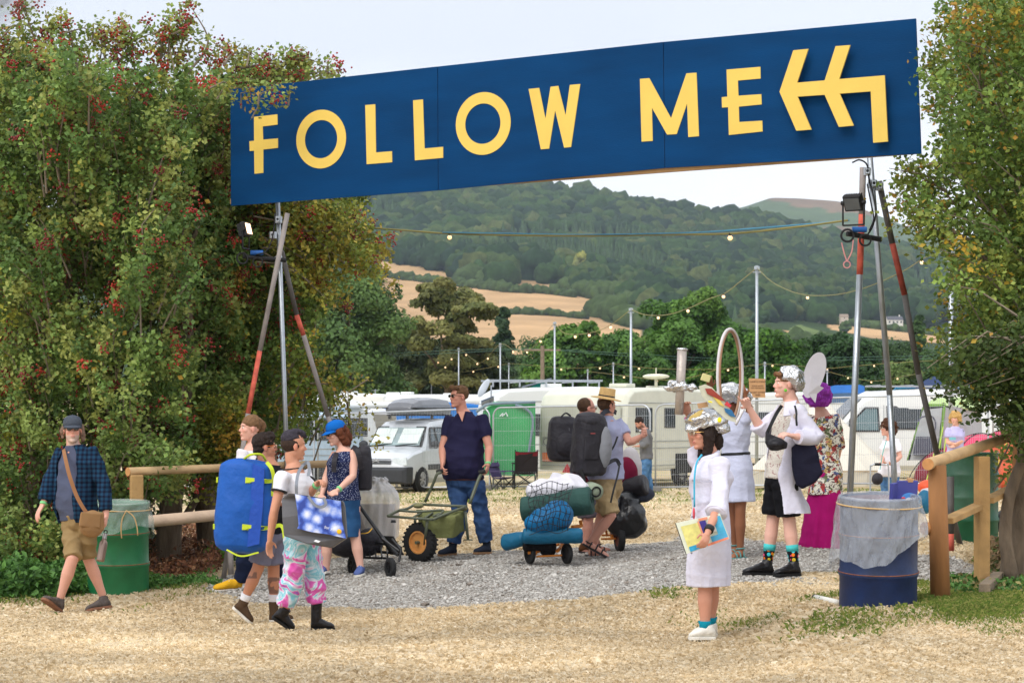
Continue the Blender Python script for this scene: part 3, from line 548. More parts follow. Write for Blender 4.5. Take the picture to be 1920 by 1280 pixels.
weeds([(272,1010),(330,985),(410,1000),(425,1050),(400,1085),(275,1085)], 6500, OG, '', [(122,78,54),(148,98,68),(96,64,48),(166,124,90)], .34, .055, 'dead_brushwood', seed=4)
weeds([(1830,1050),(1920,1000),(1930,1090),(1850,1090)], 2600, OG, '', [(132,106,78),(158,136,100),(88,100,50)], .28, .05, 'dead_brushwood', seed=5)
weeds([(380,1010),(420,1010),(430,1060),(385,1060)], 60, OG, '', [(110,160,50),(120,170,60)], .5, .2, 'dock_leaves', seed=6)
weeds([(-50,1040),(270,1000),(300,1050),(160,1080),(-50,1085)], 9000, OG, '', [(52,74,36),(64,86,40),(44,64,32)], .9, .07, 'undergrowth', seed=7)
weeds([(420,1040),(620,1020),(700,1040),(600,1046),(440,1064)], 1700, OG, '', NG+[(120,110,70)], .25, .06, 'weeds', seed=8)
# ---- grass, gravel
mstraw = mat('grass_blade', attr=True, rough=.9, var=.1, bump=0, spec=.1, trans=.15)
def grass(poly, n, hmin, hmax, wd, seed, maxY=60, greenmin=0., name='dry_grass'):
    g = np.random.default_rng(seed); q = fill(poly, n, OG, g); x, y = q[:,0]+g.normal(size=n)*.03, q[:,1]*(1+g.normal(size=n)*.006); z = gzz(x, y)
    keep = ~gravelmask(x, y, z, 12) & (fbm(x, y, 2.4, 3, 44)+g.random(n)*1.4 > .35); x, y, z = x[keep], y[keep], z[keep]; n = len(x); gr = greenness(x, y, z); isg = g.random(n) < gr
    if greenmin: k = isg; x, y, z, gr, isg = x[k], y[k], z[k], gr[k], isg[k]; n = len(x)
    h = g.uniform(hmin, hmax, n)*np.where(isg, 1.5, 1)*(1+.4*fbm(x, y, 2, 2, 8)); a = g.random(n)*6.283; lean = g.uniform(.5, 2.2, n)*np.where(isg, .45, 1); dx, dy = np.cos(a)*h*lean, np.sin(a)*h*lean; b = g.random(n)*6.283; wx, wy = np.cos(b)*wd, np.sin(b)*wd
    V = np.stack([np.stack([x-wx, y-wy, z-.004], 1), np.stack([x+wx, y+wy, z-.004], 1), np.stack([x+dx*.45+wx*.7, y+dy*.45+wy*.7, z+h*.7], 1), np.stack([x+dx, y+dy, z+h*(1-.3*lean).clip(.3)], 1)], 1).reshape(-1,3)
    sc = np.array([lin((228,211,180)), lin((211,191,156)), lin((188,166,130)), lin((238,226,202))]); gc = np.array([lin((116,132,60)), lin((96,118,52)), lin((150,150,84))])
    col = np.where(isg[:,None], gc[g.integers(0,3,n)], sc[g.choice(4, n, p=[.4,.3,.15,.15])])*g.uniform(.88,1.1,(n,1))*(1+.2*fbm(x*.7, y*1.2, 1.3, 4, 3))[:,None]
    return tag(npmesh(name, V, np.arange(4*n).reshape(-1,4), mstraw, None, np.repeat(col, 4, 0)), kind='stuff')
grass([(-60,1110),(1980,1110),(1980,1300),(-60,1300)], 230000, .016, .04, .0017, 1)
grass([(-60,1000),(1980,1000),(1980,1120),(-60,1120)], 120000, .016, .042, .0021, 2)
grass([(250,918),(1980,918),(1980,1010),(250,1010)], 70000, .02, .055, .006, 3)
grass([(1330,1060),(1980,1060),(1980,1210),(1330,1210)], 75000, .014, .04, .0011, 4, greenmin=1, name='green_grass')
g = np.random.default_rng(9)
q = fill([(380,1000),(1870,1000),(1870,1145),(380,1145)], 130000, OG, g); x, y = q[:,0]+g.normal(size=len(q))*.05, q[:,1]*(1+g.normal(size=len(q))*.006); z = gzz(x, y); pr = gravelmask(x, y, z, 20) & (fbm(x, y, 3, 4, 71)+g.random(len(x))*1.5 > .1); k = pr | (gravelmask(x, y+.5, z, 40) & (g.random(len(x)) < .12)); x, y, z = x[k], y[k], z[k]; n = len(x)
V0, F0 = ico(1); sc = g.lognormal(0, .45, n)*.0072; V = V0[None]*np.array([1,1,.6])*sc[:,None,None]*(1+.25*g.normal(size=(n,len(V0),1)))+np.stack([x, y, z+sc*.2], 1)[:,None]
gc = np.array([lin((178,174,168)), lin((156,152,146)), lin((196,192,186)), lin((136,126,116))]); colr = gc[g.choice(4, n, p=[.4,.3,.2,.1])]*g.uniform(.8,1.15,(n,1))
tag(npmesh('gravel', V.reshape(-1,3), (F0[None]+np.arange(n)[:,None,None]*len(V0)).reshape(-1,3), mat('stone', attr=True, rough=.9, var=.1, bump=0, spec=.2), None, np.repeat(colr, len(V0), 0)), kind='stuff')
# ================================================================== sign, tripods, lights, rails, bins
mgalv = mat('galvanised', (176,182,188), .38, .12, 12, .1, 60, metal=.75)
mgrey = mat('weathered_pole', (150,142,138), .7, .22, 9, .25, 60)
mdark = mat('dark_pole', (98,94,92), .65, .25, 9, .25, 60)
mred = mat('red_primer', (206,98,80), .75, .3, 14, .2)
mred2 = mat('red_oxide', (156,72,58), .75, .3, 14, .2)
mblk = mat('black_plastic', (28,28,30), .5, .2, 20, .1); mrub = mat('rubber', (44,43,43), .85, .2, 30, .3)
mnavy = mat('sign_blue', (2,58,104), .75, .2, 1.0, .12, 30, spec=.12, nstretch=(1,1,5))
myel = mat('sign_yellow', (228,194,92), .55, .05, 4, .05)
SL, SR = P(432,277,24.0), P(1722,162,20.6)
sn = nrm(np.cross(SR-SL, (0,0,1))); sn = sn if sn[1] < 0 else -sn
sn = nrm(np.array([sn[0], sn[1], 0]))
def onsign(px, py, off=0):
    d = P(px, py, 1)-np.array([0,0,CAMZ]); o = np.array([0,0,CAMZ]); p0 = SL+sn*off; return o+d*(np.dot(p0-o, sn)/np.dot(d, sn))
sg = thing('entrance_sign', 'long dark blue sign board reading FOLLOW ME with a yellow arrow', 'sign', onsign(1075,385))
seams = [(432,168,433,386),(820,125,821,357),(1243,79,1246,315),(1717,35,1727,288)]
for (a,b,c,d), (e,f,h,i) in zip(seams[:-1], seams[1:]):
    q = [onsign(a+(1.2 if a > 500 else 0), b), onsign(e, f), onsign(h, i), onsign(c+(1.2 if a > 500 else 0), d)]; MB().poly(q, .02, sn).build('board', mnavy, sg)
m = MB()
for (x0,y0,x1,y1) in ((434,176,1716,44),(434,378,1724,282)): m.bar(onsign(x0,y0,-.055), onsign(x1,y1,-.055), .06, .06)
for x in (520, 700, 820, 1030, 1243, 1480, 1640): m.bar(onsign(x, np.interp(x,(432,1717),(172,40)),-.075), onsign(x, np.interp(x,(432,1727),(382,284)),-.075), .05, .045)
m.build('back_frame', mat('softwood', (168,132,88), .8, .2, 5, .3, nstretch=(1,1,.2)), sg)
Z5 = lambda u, v: (420+u/2.909, 20+v/2.909); Z6 = lambda u, v: (1080+u/2.8235, 20+v/2.8235)
def letter(pts, z, off=.006, th=.006, nm='letter'): return MB().poly([onsign(*z(*p), off) for p in pts], th, sn).build(nm, myel, sg)
letter([(163,580),(291,566),(292,622),(211,632),(213,704),(294,697),(294,749),(214,758),(214,885),(166,890),(164,764),(140,766),(138,713),(164,710)], Z5)
def ring(o, i, skew):
    m = MB(); n = 48; V = []
    for cx, cy, rx, ry in (o, i):
        for off in (.006, .0005):
            for k in range(n): t = 2*math.pi*k/n; V.append(onsign(*Z5(cx+rx*math.cos(t), cy+ry*math.sin(t)-rx*math.cos(t)*skew), off))
    Fc = []
    for k in range(n): j = (k+1) % n; Fc += [(k,j,2*n+j,2*n+k),(k,n+k,n+j,j),(2*n+k,2*n+j,3*n+j,3*n+k)]
    m.add(V, Fc); m.build('letter', myel, sg)
ring((530,701,136,160),(529.5,701.5,88,104),.06)
letter([(770,516),(825,511),(829,774),(916,767),(917,827),(778,838)], Z5)
letter([(1031,490),(1085,485),(1094,752),(1195,743),(1195,803),(1041,817)], Z5)
ring((1414,616,150,171),(1412,617,96,110),.06)
letter([(1661,428),(1719,422),(1753,590),(1781,416),(1823,411),(1863,572),(1886,406),(1943,401),(1893,744),(1855,748),(1806,545),(1773,753),(1728,757)], Z5)
letter([(338,362),(388,358),(503,570),(584,333),(638,329),(651,665),(594,670),(588,492),(533,654),(482,657),(402,515),(406,690),(347,694)], Z6)
letter([(797,313),(976,298),(977,360),(857,371),(860,451),(981,443),(983,497),(862,509),(864,590),(986,583),(988,640),(809,659),(805,512),(773,514),(771,459),(801,456)], Z6)
ar = letter([(1077,430),(1150,211),(1230,203),(1170,382),(1316,370),(1374,189),(1452,183),(1393,363),(1634,343),(1651,693),(1573,700),(1560,428),(1396,440),(1470,609),(1391,616),(1316,446),(1173,456),(1246,630),(1166,636)], Z6, .085, .018, 'arrow')
def pole_seg(t, pts, r, mats, nm='leg'):
    p = [P(*q) for q in pts]
    first = None
    for i, mt in enumerate(mats):
        o = MB().cyl(p[i], p[i+1], r, None, 14).build(nm if i == 0 else 'paint_band', mt, t if first is None else first, True); first = first or o
    return first
def clamp(t, p, ax=(0,0,1)):
    m = MB(); u, v, a = frame(ax); m.cyl(np.array(p)-a*.035, np.array(p)+a*.035, .042, None, 10); m.cyl(np.array(p)-u*.085, np.array(p)+u*.085, .014, None, 6); m.box(np.array(p)+u*.06, (.035,.05,.05)); m.box(np.array(p)-u*.06-v*.02, (.03,.05,.04)); m.build('clamp', mgalv, t)
tl = thing('scaffold_tripod', 'left steel tripod of three leaning scaffold poles holding up the sign', 'tripod', G(530,24), group='tripods carrying the sign')
pole_seg(tl, [(539,400,23.75),(487,658,23.6),(465,775,23.5),(419,1084,23.4)], .026, [mgrey, mred, mgrey])
pole_seg(tl, [(520,360,23.95),(546,1092,23.9)], .025, [mgalv])
pole_seg(tl, [(528,470,24.1),(556,590,24.25),(569,628,24.3),(615,780,24.5),(700,1050,24.9)], .026, [mdark, mred, mgrey, mgrey])
pole_seg(tl, [(431,1008,23.3),(433,1076,23.25)], .03, [mgrey], 'stake')
for q in ((522,412,23.9),(512,441,23.9),(522,487,23.9)): clamp(tl, P(*q))
tr = thing('scaffold_tripod', 'right steel tripod of scaffold poles holding up the sign above the blue drum', 'tripod', G(1680,21), group='tripods carrying the sign')
pole_seg(tr, [(1618,314,20.6),(1616,402,20.6),(1612,515,20.6),(1594,925,20.4),(1590,1035,20.3)], .029, [mgrey, mred, mgalv, mred])
pole_seg(tr, [(1631,296,20.7),(1668,740,20.9),(1684,1020,21)], .027, [mgalv, mgalv])
pole_seg(tr, [(1648,340,20.8),(1673,456,20.9),(1696,552,21),(1722,700,21.2),(1760,862,21.5),(1800,1020,21.9)], .028, [mdark, mred2, mdark, mdark, mdark])
pole_seg(tr, [(1782,893,19.6),(1782,1000,19.6),(1782,1032,19.6)], .032, [mdark, mred], 'stake')
for q in ((1624,322,20.6),(1636,345,20.65),(1648,350,20.75)): clamp(tr, P(*q))
def cable(pts, r, nm, t, m=None, sub=5): return MB().tube([P(*q) for q in pts], [r]*len(pts), 6, sub).build(nm, m or mblk, t, True)
cable([(1598,305,20.5),(1612,300,20.5),(1626,310,20.5),(1630,340,20.6),(1638,370,20.55),(1642,400,20.5),(1636,425,20.5),(1628,438,20.45)], .008, 'cable', tr)
cable([(1626,345,20.5),(1634,385,20.5),(1638,410,20.5),(1630,432,20.45)], .007, 'cable', tr)
cable([(516,400,23.7),(512,440,23.7),(500,470,23.7),(480,478,23.7)], .008, 'cable', tl)
# flood lamps
def flood(t0, c, faceup, nm, lab, lit):
    t = thing('flood_light', lab, 'lamp', c, group='flood lights on the tripods'); R = basis(faceup)
    m = MB(); m.box(c, (.17,.06,.15), R); m.build('housing', mblk, t, bev=.01)
    m = MB()
    for i in range(7): m.box(c-R@np.array([.07-.0235*i, .045, 0]), (.006,.04,.13), R)
    m.build('cooling_fins', mblk, t)
    MB().box(c+R@np.array([0,.032,0]), (.14,.006,.11), R).build('glass', mat('lamp_lit', (255,225,190), .4, em=((255,205,160), 2.4)) if lit else mat('lamp_glass', (84,90,94), .15, spec=.8), t)
    m = MB()
    for s in (-1,1): m.tube([c+R@np.array([s*.1,0,0]), c+R@np.array([s*.1,0,0])+(0,0,-.2)], .009, 6); m.cyl(c+R@np.array([s*.085,0,0]), c+R@np.array([s*.115,0,0]), .02, None, 10)
    m.tube([c+R@np.array([-.1,0,0])+(0,0,-.2), c+R@np.array([.1,0,0])+(0,0,-.2)], .009, 6); m.build('bracket', mblk, t)
flood(tr, P(1600,380,20.35), (-.45,-.75,-.5), 'flood', 'black flood light tilted down on the right tripod beside the maple', False)
flood(tl, P(461,430,23.6), (.97,-.22,.25), 'flood', 'glowing flood light seen edge on at the left tripod', True)
def outrig(t, a, b, blue):
    MB().cyl(a, b, .024, None, 10).build('outrigger', mblk, t); m = MB(); c = (np.array(a)*.75+np.array(b)*.25)+(0,0,.05); m.cyl(c-(.03,0,0), c+(.1,0,0), .026, None, 12); m.build('connector', mat('blue_plug', (36,96,170), .4), t)
    m = MB(); m.torus(np.array(a)+(.0,-.03,-.02), .055, .01, (0,1,0), 20, 6); m.torus(np.array(a)+(.16,-.03,-.06), .05, .009, (0,1,.2), 20, 6); m.build('cable_coil', mblk, t)
outrig(tl, P(455,481,23.7), P(536,488,23.8), 0); outrig(tr, P(1588,438,20.4), P(1652,449,20.5), 1)
m = MB(); m.tube([P(1578,455,20.3),P(1583,475,20.3),P(1588,490,20.3)], .006, 5, 3); m.tube([P(1600,450,20.3),P(1597,472,20.3),P(1588,490,20.3)], .006, 5, 3); m.torus(P(1588,496,20.3), .03, .006, (0,1,0), 14, 5, 1); m.build('rope_loop', mat('pink_cord', (205,140,140)), tr)
# festoon lights ------------------------------------------------
mbulb = mat('bulb', (255,230,200), .3, em=((255,196,130), .9)); mcab = mat('festoon_cable', (140,132,78), .6); mblue = mat('blue_rope', (80,140,170), .7)
def festoon(pts, bulbs, lab, r=.01, br=.035, extra=None, sub=8):
    br = br*.82
    t = thing('string_lights', lab, 'string lights', P(*pts[0]), group='strings of bulbs over the entrance and campsite')
    pp = [P(*q) for q in pts]; sp, _ = spline(pp, [1]*len(pp), sub); MB().tube(sp, r*(.6 if pts[0][2] > 40 else .9), 5).build('cable', mcab, t, True)
    sx = np.array([topx(q) for q in sp])
    for bx in bulbs:
        k = int(np.argmin(abs(sx[:,0]-bx))); c = sp[k]; b = MB().ell(c-(0,0,br*1.7), br, n=10, m=7).build('bulb', mbulb, t, True); MB().cyl(c-(0,0,br*.9), c+(0,0,br*.2), br*.5, None, 8).build('socket', mblk, b)
    if extra: cable(extra, r*.7, 'rope', t, mblue)
    return t
festoon([(650,424,26.5),(760,432,25.6),(843,438,25),(960,441,24.2),(1100,442,23.4),(1240,440,22.6),(1369,438,21.9),(1480,427,21.2),(1590,413,20.7)], [843,1369], 'yellow bulb cable stretched under the blue sign between both tripods', .011, .03, [(830,436,25.05),(960,438,24.2),(1100,440,23.4),(1300,436,22.2),(1430,427,21.5),(1540,418,21),(1592,413,20.7)])
polespec = [(767,674,185,.045,'seventh'),(809,664,169,.045,''),(860,652,153,.045,''),(938,643,143,.05,''),(1040,603,111,.05,''),(1183,577,97,.055,''),(1419,498,70,.05,''),(1783,470,46,.05,''),(954,680,160,.04,''),(1102,692,150,.04,''),(1150,679,140,.04,''),(1434,678,120,.04,''),(1551,692,130,.04,''),(1799,668,120,.04,''),(1744,694,150,.04,''),(1476,690,150,.03,'')]
labs = ['leftmost thin pole of the row behind the roof box car','second thin pole from the left above the blue van','thin pole directly above the man in the navy polo shirt','thin metal pole right of the man in navy, above the white awning','metal pole above the left end of the cream caravan','tall metal pole above the straw hat','tallest metal pole standing behind the cardboard notice','tall pole standing behind the blonde person and the maple leaves','short leaning pole just right of the pole above the awning','short pole above the middle of the cream caravan roof','short pole left of the tall pole above the straw hat','short pole right behind the tallest pole by the notice','short pole behind the foil helmeted man and purple wig','thin pole at the right partly behind maple leaves','tiny pole top over the dark blue gazebo','faint short pole above the blue tarpaulin']
for (px, py, Y, r, _), lb in zip(polespec, labs):
    b = G(px, Y); t = thing('light_pole', lb, 'pole', b, group='poles carrying the strings of bulbs'); tp_ = P(px, py, Y); MB().cyl(b-(0,0,.5), tp_, r*1.1, r*.9, 10).build('shaft', mgalv, t, True); m = MB().cyl(tp_-(0,0,.12), tp_-(0,0,.02), r*1.7, None, 8).box(tp_-(0,0,.2), (r*5,.03,.03)); m.build('bracket', mgalv, t)
festoon([(767,678,185),(790,694,177),(809,668,169),(835,686,161),(860,655,153),(900,680,148),(938,645,143),(970,660,133),(1000,650,124),(1040,605,111)], [778,786,799,822,834,848,872,897,916,962,988,1016], 'zigzag string of bulbs over the roof box car and navy polo man', .02, .07)
festoon([(767,676,185),(790,688,180),(850,698,165),(900,692,160),(954,682,160),(1000,685,155),(1060,690,150),(1120,688,145),(1150,682,140),(1220,690,135),(1340,692,128),(1434,682,120)], [800,820,850,887,931,1054,1124,1197,1370], 'lower long string of bulbs running left to right behind the caravans', .02, .07)
festoon([(1040,606,111),(1060,625,108),(1100,625,104),(1140,612,100),(1183,580,97)], [1078,1104,1144], 'string of bulbs between the two poles over the rich green oak', .025, .08)
festoon([(1183,580,97),(1210,590,93),(1250,590,88),(1290,578,84),(1330,560,80),(1360,549,77),(1385,530,74),(1419,502,70)], [1232,1288,1358], 'string of bulbs rising in front of the tallest oak to the tallest pole', .025, .07)
festoon([(1419,502,70),(1450,530,66),(1500,551,62),(1560,553,58),(1620,540,55),(1690,510,51),(1740,480,48),(1783,472,46)], [1513,1731], 'string of bulbs sagging across the right tripod from the tallest pole', .018, .05)
festoon([(1434,682,120),(1476,684,125),(1551,690,130),(1600,686,130),(1680,680,128),(1744,676,125),(1799,670,120),(1900,674,118)], [1448,1531,1552,1643,1826], 'string of bulbs behind the purple wig and the right tripod', .02, .06)
festoon([(1551,696,130),(1590,706,128),(1640,714,125),(1690,706,123),(1744,696,150)], [1589,1636,1682], 'low slack string of bulbs just above the blue tarpaulin', .02, .055)
festoon([(1102,696,150),(1170,704,140),(1240,712,135),(1300,706,130),(1350,690,128)], [1168,1228], 'low string of bulbs above the mushroom roof vent', .025, .07)
t = thing('telegraph_pole', 'brown wooden telegraph pole among the trees above the cream caravan', 'pole', G(1017,150)); MB().cyl(G(1017,150)-(0,0,.5), P(1017,648,150), .17, .13, 9).build('shaft', mat('old_wood', (130,116,100), .9, .2, 6, .4), t); MB().box(P(1017,656,150), (2.4,.12,.12)).build('crossarm', mat('old_wood'), t)
t = thing('power_cables', 'thin greenish overhead wires crossing in front of the dark trees', 'cable', P(640,665,145))
for d in (0, 5): cable([(640,666+d,150),(740,662+d,150),(860,656+d,150),(1017,654+d*.4,150),(1200,664+d,150),(1400,672+d,150),(1900,664+d,150)], .018, 'wire', t, mat('wire_green', (78,110,96)))
# timber rails ------------------------------------------------
mpine = mat('pine_pole', (186,156,116), .7, .25, 5, .25, 40, nstretch=(.3,1,1)); mpost = mat('pine_post', (156,108,64), .75, .38, 5, .35, 30, nstretch=(1,1,.25)); mlog = mat('peeled_log', (206,180,156), .75, .15, 7, .25, nstretch=(.3,1,1))
mend = mat('end_grain', (200,144,90), .8, .15, 20, .1)
mpr = mat('rail_pine', (176,140,90), .75, .25, 5, .3, 30)
t = thing('timber_barrier', 'pine rail and post barrier behind the green drum with a pale log rail', 'barrier', G(255,22.6))
MB().box((P(256,890,22.6)+G(256,22.6))/2, (.125,.11,(P(256,890,22.6)-G(256,22.6))[2]), Rz(.3)).build('post', mpr, t, bev=.01)
p0, p1 = P(240,884,22.6), P(640,868,24.5)
MB().cyl(p0, p1, .044, .04, 14).build('top_rail', mpine, t, True); MB().cyl(p0-nrm(p1-p0)*.004, p0+nrm(p1-p0)*.001, .043, None, 14).build('rail_end', mend, t)
MB().cyl(P(262,979,22.5), P(640,942,24.5), .062, .05, 14).build('lower_rail', mlog, t, True)
t = thing('timber_barrier', 'brown pine barrier with thick round post at the right behind the blue drum', 'barrier', G(1763,17.6))
MB().cyl(G(1764,17.6)-(0,0,.1), P(1757,872,17.6), .078, .07, 18).build('post', mpost, t, True)
p0, p1 = P(1740,870,17.5), P(1930,806,20.6); MB().cyl(p0, p1, .047, .042, 16).build('top_rail', mpine, t, True); d = nrm(p1-p0); MB().cyl(p0-d*.004, p0+d*.001, .046, None, 16).build('rail_end', mend, t)
b0 = G(1844,18.7); MB().box((P(1838,855,18.7)+b0)/2, (.105,.095,(P(1838,855,18.7)-b0)[2]), Rz(.35)).build('post', mpr, t, bev=.01)
b0 = G(1915,20.2); MB().box((P(1912,815,20.2)+b0)/2, (.11,.1,(P(1912,815,20.2)-b0)[2]), Rz(.35)).build('post', mpost, t, bev=.01)
MB().bar(P(1775,976,17.75), P(1836,948,18.75), .105, .045).build('lower_rail', mpr, t, bev=.004); MB().bar(P(1852,938,18.85), P(1912,908,20.0), .105, .045).build('lower_rail', mpr, t, bev=.004)
MB().cyl(P(1733,990,17.6), P(1752,990,17.66), .05, None, 14).build('rail_stub', mend, t)
o = MB().bar(G(1846,17.9)+(0,0,.05), G(1872,19.2)+(0,0,.05), .09, .13).build('timber_edging', mat('grey_wood', (140,124,104), .9, .2, 8, .4), bev=.006); tag(o, 'short grey timber edging board in the grass beside the square post', 'board')
# drums ------------------------------------------------
def drum(px, Y, r, h, m, label, rz=0, rust=True, liner=None, rim=None, inside=None, nrib=2):
    b = G(px, Y); t = thing('oil_drum', label, 'drum', b, group='steel drums used as bins'); pr = [(r*.985,0),(r,.012),(r,.03)]
    for k in range(nrib):
        zc = h*(k+1)/(nrib+1); pr += [(r,zc-.03),(r+.009,zc-.015),(r+.012,zc),(r+.009,zc+.015),(r,zc+.03)]
    pr += [(r,h-.02),(r+.008,h-.01),(r+.006,h),(r-.006,h),(r-.012,h-.02),(r-.012,.03),(.001,.03)]
    MB().lathe(pr, (0,0,0), 48).build('barrel', m, t, True, world=False)
    if rust:
        mm = mat('rust', (150,92,60), .9, .35, 30, .3); q = MB(); q.torus((0,0,.02), r+.001, .006, n=48, m=6)
        for k in range(nrib): q.torus((0,0,h*(k+1)/(nrib+1)+.012), r+.011, .0035, n=48, m=5)
        q.build('rust_edge', mm, t, world=False, smooth=True)
    if inside: MB().lathe([(r-.013,h-.4),(r-.0135,h-.015)], (0,0,0), 40, cap=False).build('inner_wall', inside, t, world=False, smooth=True)
    return t
def plastic(name, c, al):
    m = mat(name, c, .22, .08, 8, .9, 26, alpha=al, spec=.8, nstretch=(1,1,.5)); return m
def liner(t, r, h, top, drop, amp, m, seed, flare=.04, a0=0, dropf=None, parent_loc=None, band=True):
    g = np.random.default_rng(seed); n = 200; k = 22; R = []; ph = g.random(6)*6.28
    for i in range(k+1):
        v = i/k; V = []
        for j in range(n):
            a = 2*math.pi*j/n; w = amp*v**.6*(.7*math.sin(4*a+ph[0]+3*v)+.6*abs(math.sin(9*a+ph[1]-5*v))+.55*abs(math.sin(14*a+ph[2]+6*v))+.4*math.sin(31*a+ph[3]+4*v)+.25*math.sin(57*a-9*v))*.6
            dd = drop*(dropf(a) if dropf else 1)*(1+.08*math.sin(3*a+ph[4])+.02*math.sin(13*a+ph[5])); rr = r+.014+flare*v+w*1.0+.006*math.sin(7*a+9*v+ph[3])
            V.append((rr*math.cos(a), rr*math.sin(a), top-dd*v))
        R.append(np.array(V))
    inn = R[0].copy(); inn[:,:2] *= (r-.02)/(r+.014); i2 = inn.copy(); i2[:,2] -= .16
    mb = MB(); mb.rings([i2, inn]+R, cap=False); o = mb.build('bin_liner', m, t, True, world=False)
    if band: MB().torus((0,0,top-.07), r+.026, .006, (.03,0,1), 48, 6).build('elastic_band', mat('band', (206,172,120), .7), t, True, world=False)
    return o
mlin = plastic('clear_liner', (206,212,220), .36)
d1 = drum(1646,17.25,.292,.86, mat('blue_drum', (14,38,80), .5, .35, 7, .1, 40, spec=.5), 'dented dark blue drum with a translucent bin liner at the right', inside=mat('inner_pink', (150,112,116), .7))
liner(d1, .292, .86, .872, .40, .02, mlin, 3, .05, dropf=lambda a: 1.05-.28*math.cos(a)+.06*math.sin(a*3))
d2 = drum(222,21.95,.292,.88, mat('green_drum', (28,110,66), .42, .2, 7, .1, 40, spec=.5), 'green drum with clear liner beside the man in the cap')
liner(d2, .292, .88, .895, .34, .018, plastic('clear_liner_b', (214,228,220), .27), 5, .03, dropf=lambda a: 1-.2*math.cos(a+.6)*math.cos(a+.6)+.15*math.sin(a))
m = MB(); c0 = P(240,955,21.6)
for q in ([(238,953),(230,970),(228,990),(229,1005)], [(238,953),(252,965),(258,985),(259,1000)]): m.tube([P(x, y, 21.6) for x, y in q], .006, 6, 4)
m.build('tied_cord', mat('band'), d2, True)
d3 = drum(1815,22.4,.292,.88, mat('dark_green_drum', (18,92,58), .42, .2, 7, .1, 40, spec=.5), 'ribbed dark green drum standing behind the right hand barrier', rust=False, nrib=3)
liner(d3, .292, .88, .89, .62, .012, plastic('clear_liner_c', (210,226,220), .07), 7, .03, band=False)
d4 = drum(700,29,.28,.5, mat('grey_drum', (58,58,66), .5, .2, 7, .1), 'dark drum inside a tall milky plastic bag behind the woman in the blue cap', rust=False)
def tallbag(t, r, h):
    g = np.random.default_rng(4); n = 90; prof = [(r+.02,.12),(r+.03,.3),(r+.035,.55),(r+.04,.78),(r+.03,.9),(r*.86,1.02),(r*.66,1.09),(r*.58,1.13),(r*.62,1.16),(r*.56,1.2),(r*.5,1.17)]; R = []
    for k, (q, z) in enumerate((a_, b_*.7) for a_, b_ in prof): R.append(np.array([((q+.012*math.sin(9*a+k)+.01*math.sin(17*a-k*.7))*math.cos(a), (q+.012*math.sin(9*a+k)+.01*math.sin(17*a-k*.7))*math.sin(a), z+.015*math.sin(5*a)) for a in np.arange(n)*2*math.pi/n]))
    MB().rings(R, cap=False).build('bin_liner', plastic('milky_liner', (216,214,216), .55), t, True, world=False)
tallbag(d4, .285, .5)
d1.rotation_euler.x = .075; d2.rotation_euler.x = .045
# drum contents and litter
t = thing('cereal_box', 'blue snack box with planet like picture poking out of the drum', 'box', P(1694,927,17.3)); R = Rz(.15)@basis((0,1,.15)); c = P(1693,924,17.3)
m = MB(); m.box(c+R@np.array([.03,0,0]), (.16,.03,.19), R); m.box(c+R@np.array([-.08,-.02,-.01]), (.07,.03,.18), R@Rz(.7)); m.build('carton', mat('carton_blue', (72,76,150), .5, .25, 6, 0), t)
MB().ell(c+R@np.array([.045,-.016,-.055]), (.035,.003,.03), R).build('white_spot', mat('print_white', (235,238,246)), t); MB().ell(c+R@np.array([.045,-.0155,-.035]), (.06,.0022,.04), R).build('glow_print', mat('print_blue', (84,150,220)), t); MB().ell(c+R@np.array([.0,-.0165,-.035]), (.016,.003,.01), R).build('red_spot', mat('print_red', (220,84,96)), t)
MB().box(c+R@np.array([.05,0,.10]), (.04,.04,.025), R).build('lid_flap', mat('cardboard', (190,146,104), .85, .1), t)
p = G(1529,18.2)+(0,0,.03); q = G(1570,17.6)+(0,0,.03); t = thing('poster_tube', 'white cardboard tube with black end lying in the grass by the drum', 'tube', p); MB().cyl(p, q, .025, None, 14).build('tube', mat('tube_white', (226,224,216), .6, .05), t, True); MB().cyl(p-nrm(q-p)*.02, p+nrm(q-p)*.01, .027, None, 14).build('end_cap', mblk, t)
# cardboard notice on the tall pole
cY = 69.8; a = P(1404,709,cY); b = P(1435,745,cY); t = thing('cardboard_notice', 'brown cardboard notice with handwriting fixed to the tallest pole', 'notice', (a+b)/2)
mcb = mat('cardboard'); MB().poly([a, P(1435,710,cY), P(1435,745,cY), P(1412,745,cY), P(1409,738,cY), P(1405,733,cY)], .01, (0,-1,0)).build('board', mcb, t)
def text(body, c, size, m, parent, R=None, ext=.001, name='lettering'):
    cu = bpy.data.curves.new('txt', 'FONT'); cu.body = body; cu.size = size; cu.align_x = 'CENTER'; cu.align_y = 'CENTER'; cu.extrude = ext; cu.resolution_u = 3
    ob = bpy.data.objects.new('txt', cu); COL.objects.link(ob); dg = bpy.context.evaluated_depsgraph_get(); me = bpy.data.meshes.new_from_object(ob.evaluated_get(dg)); bpy.data.objects.remove(ob)
    M = np.array([[1,0,0],[0,0,1],[0,1,0]])@np.diag([1,1,1]) if R is None else R; V = np.array([v.co[:] for v in me.vertices])
    if len(V) == 0: return
    V = V@np.asarray(M, float).T+np.array(c)-rootloc(parent); me.vertices.foreach_set('co', V.astype(np.float32).ravel()); me.update(); fixn(me)
    me.materials.append(m); o = bpy.data.objects.new(name, me); COL.objects.link(o); o.parent = parent; return o
TX = np.array([[1,0,0],[0,0,-1],[0,1,0]]).T; TX = np.array([[1,0,0],[0,0,1.],[0,1,0]])
ink = mat('ink', (70,50,38), .8)
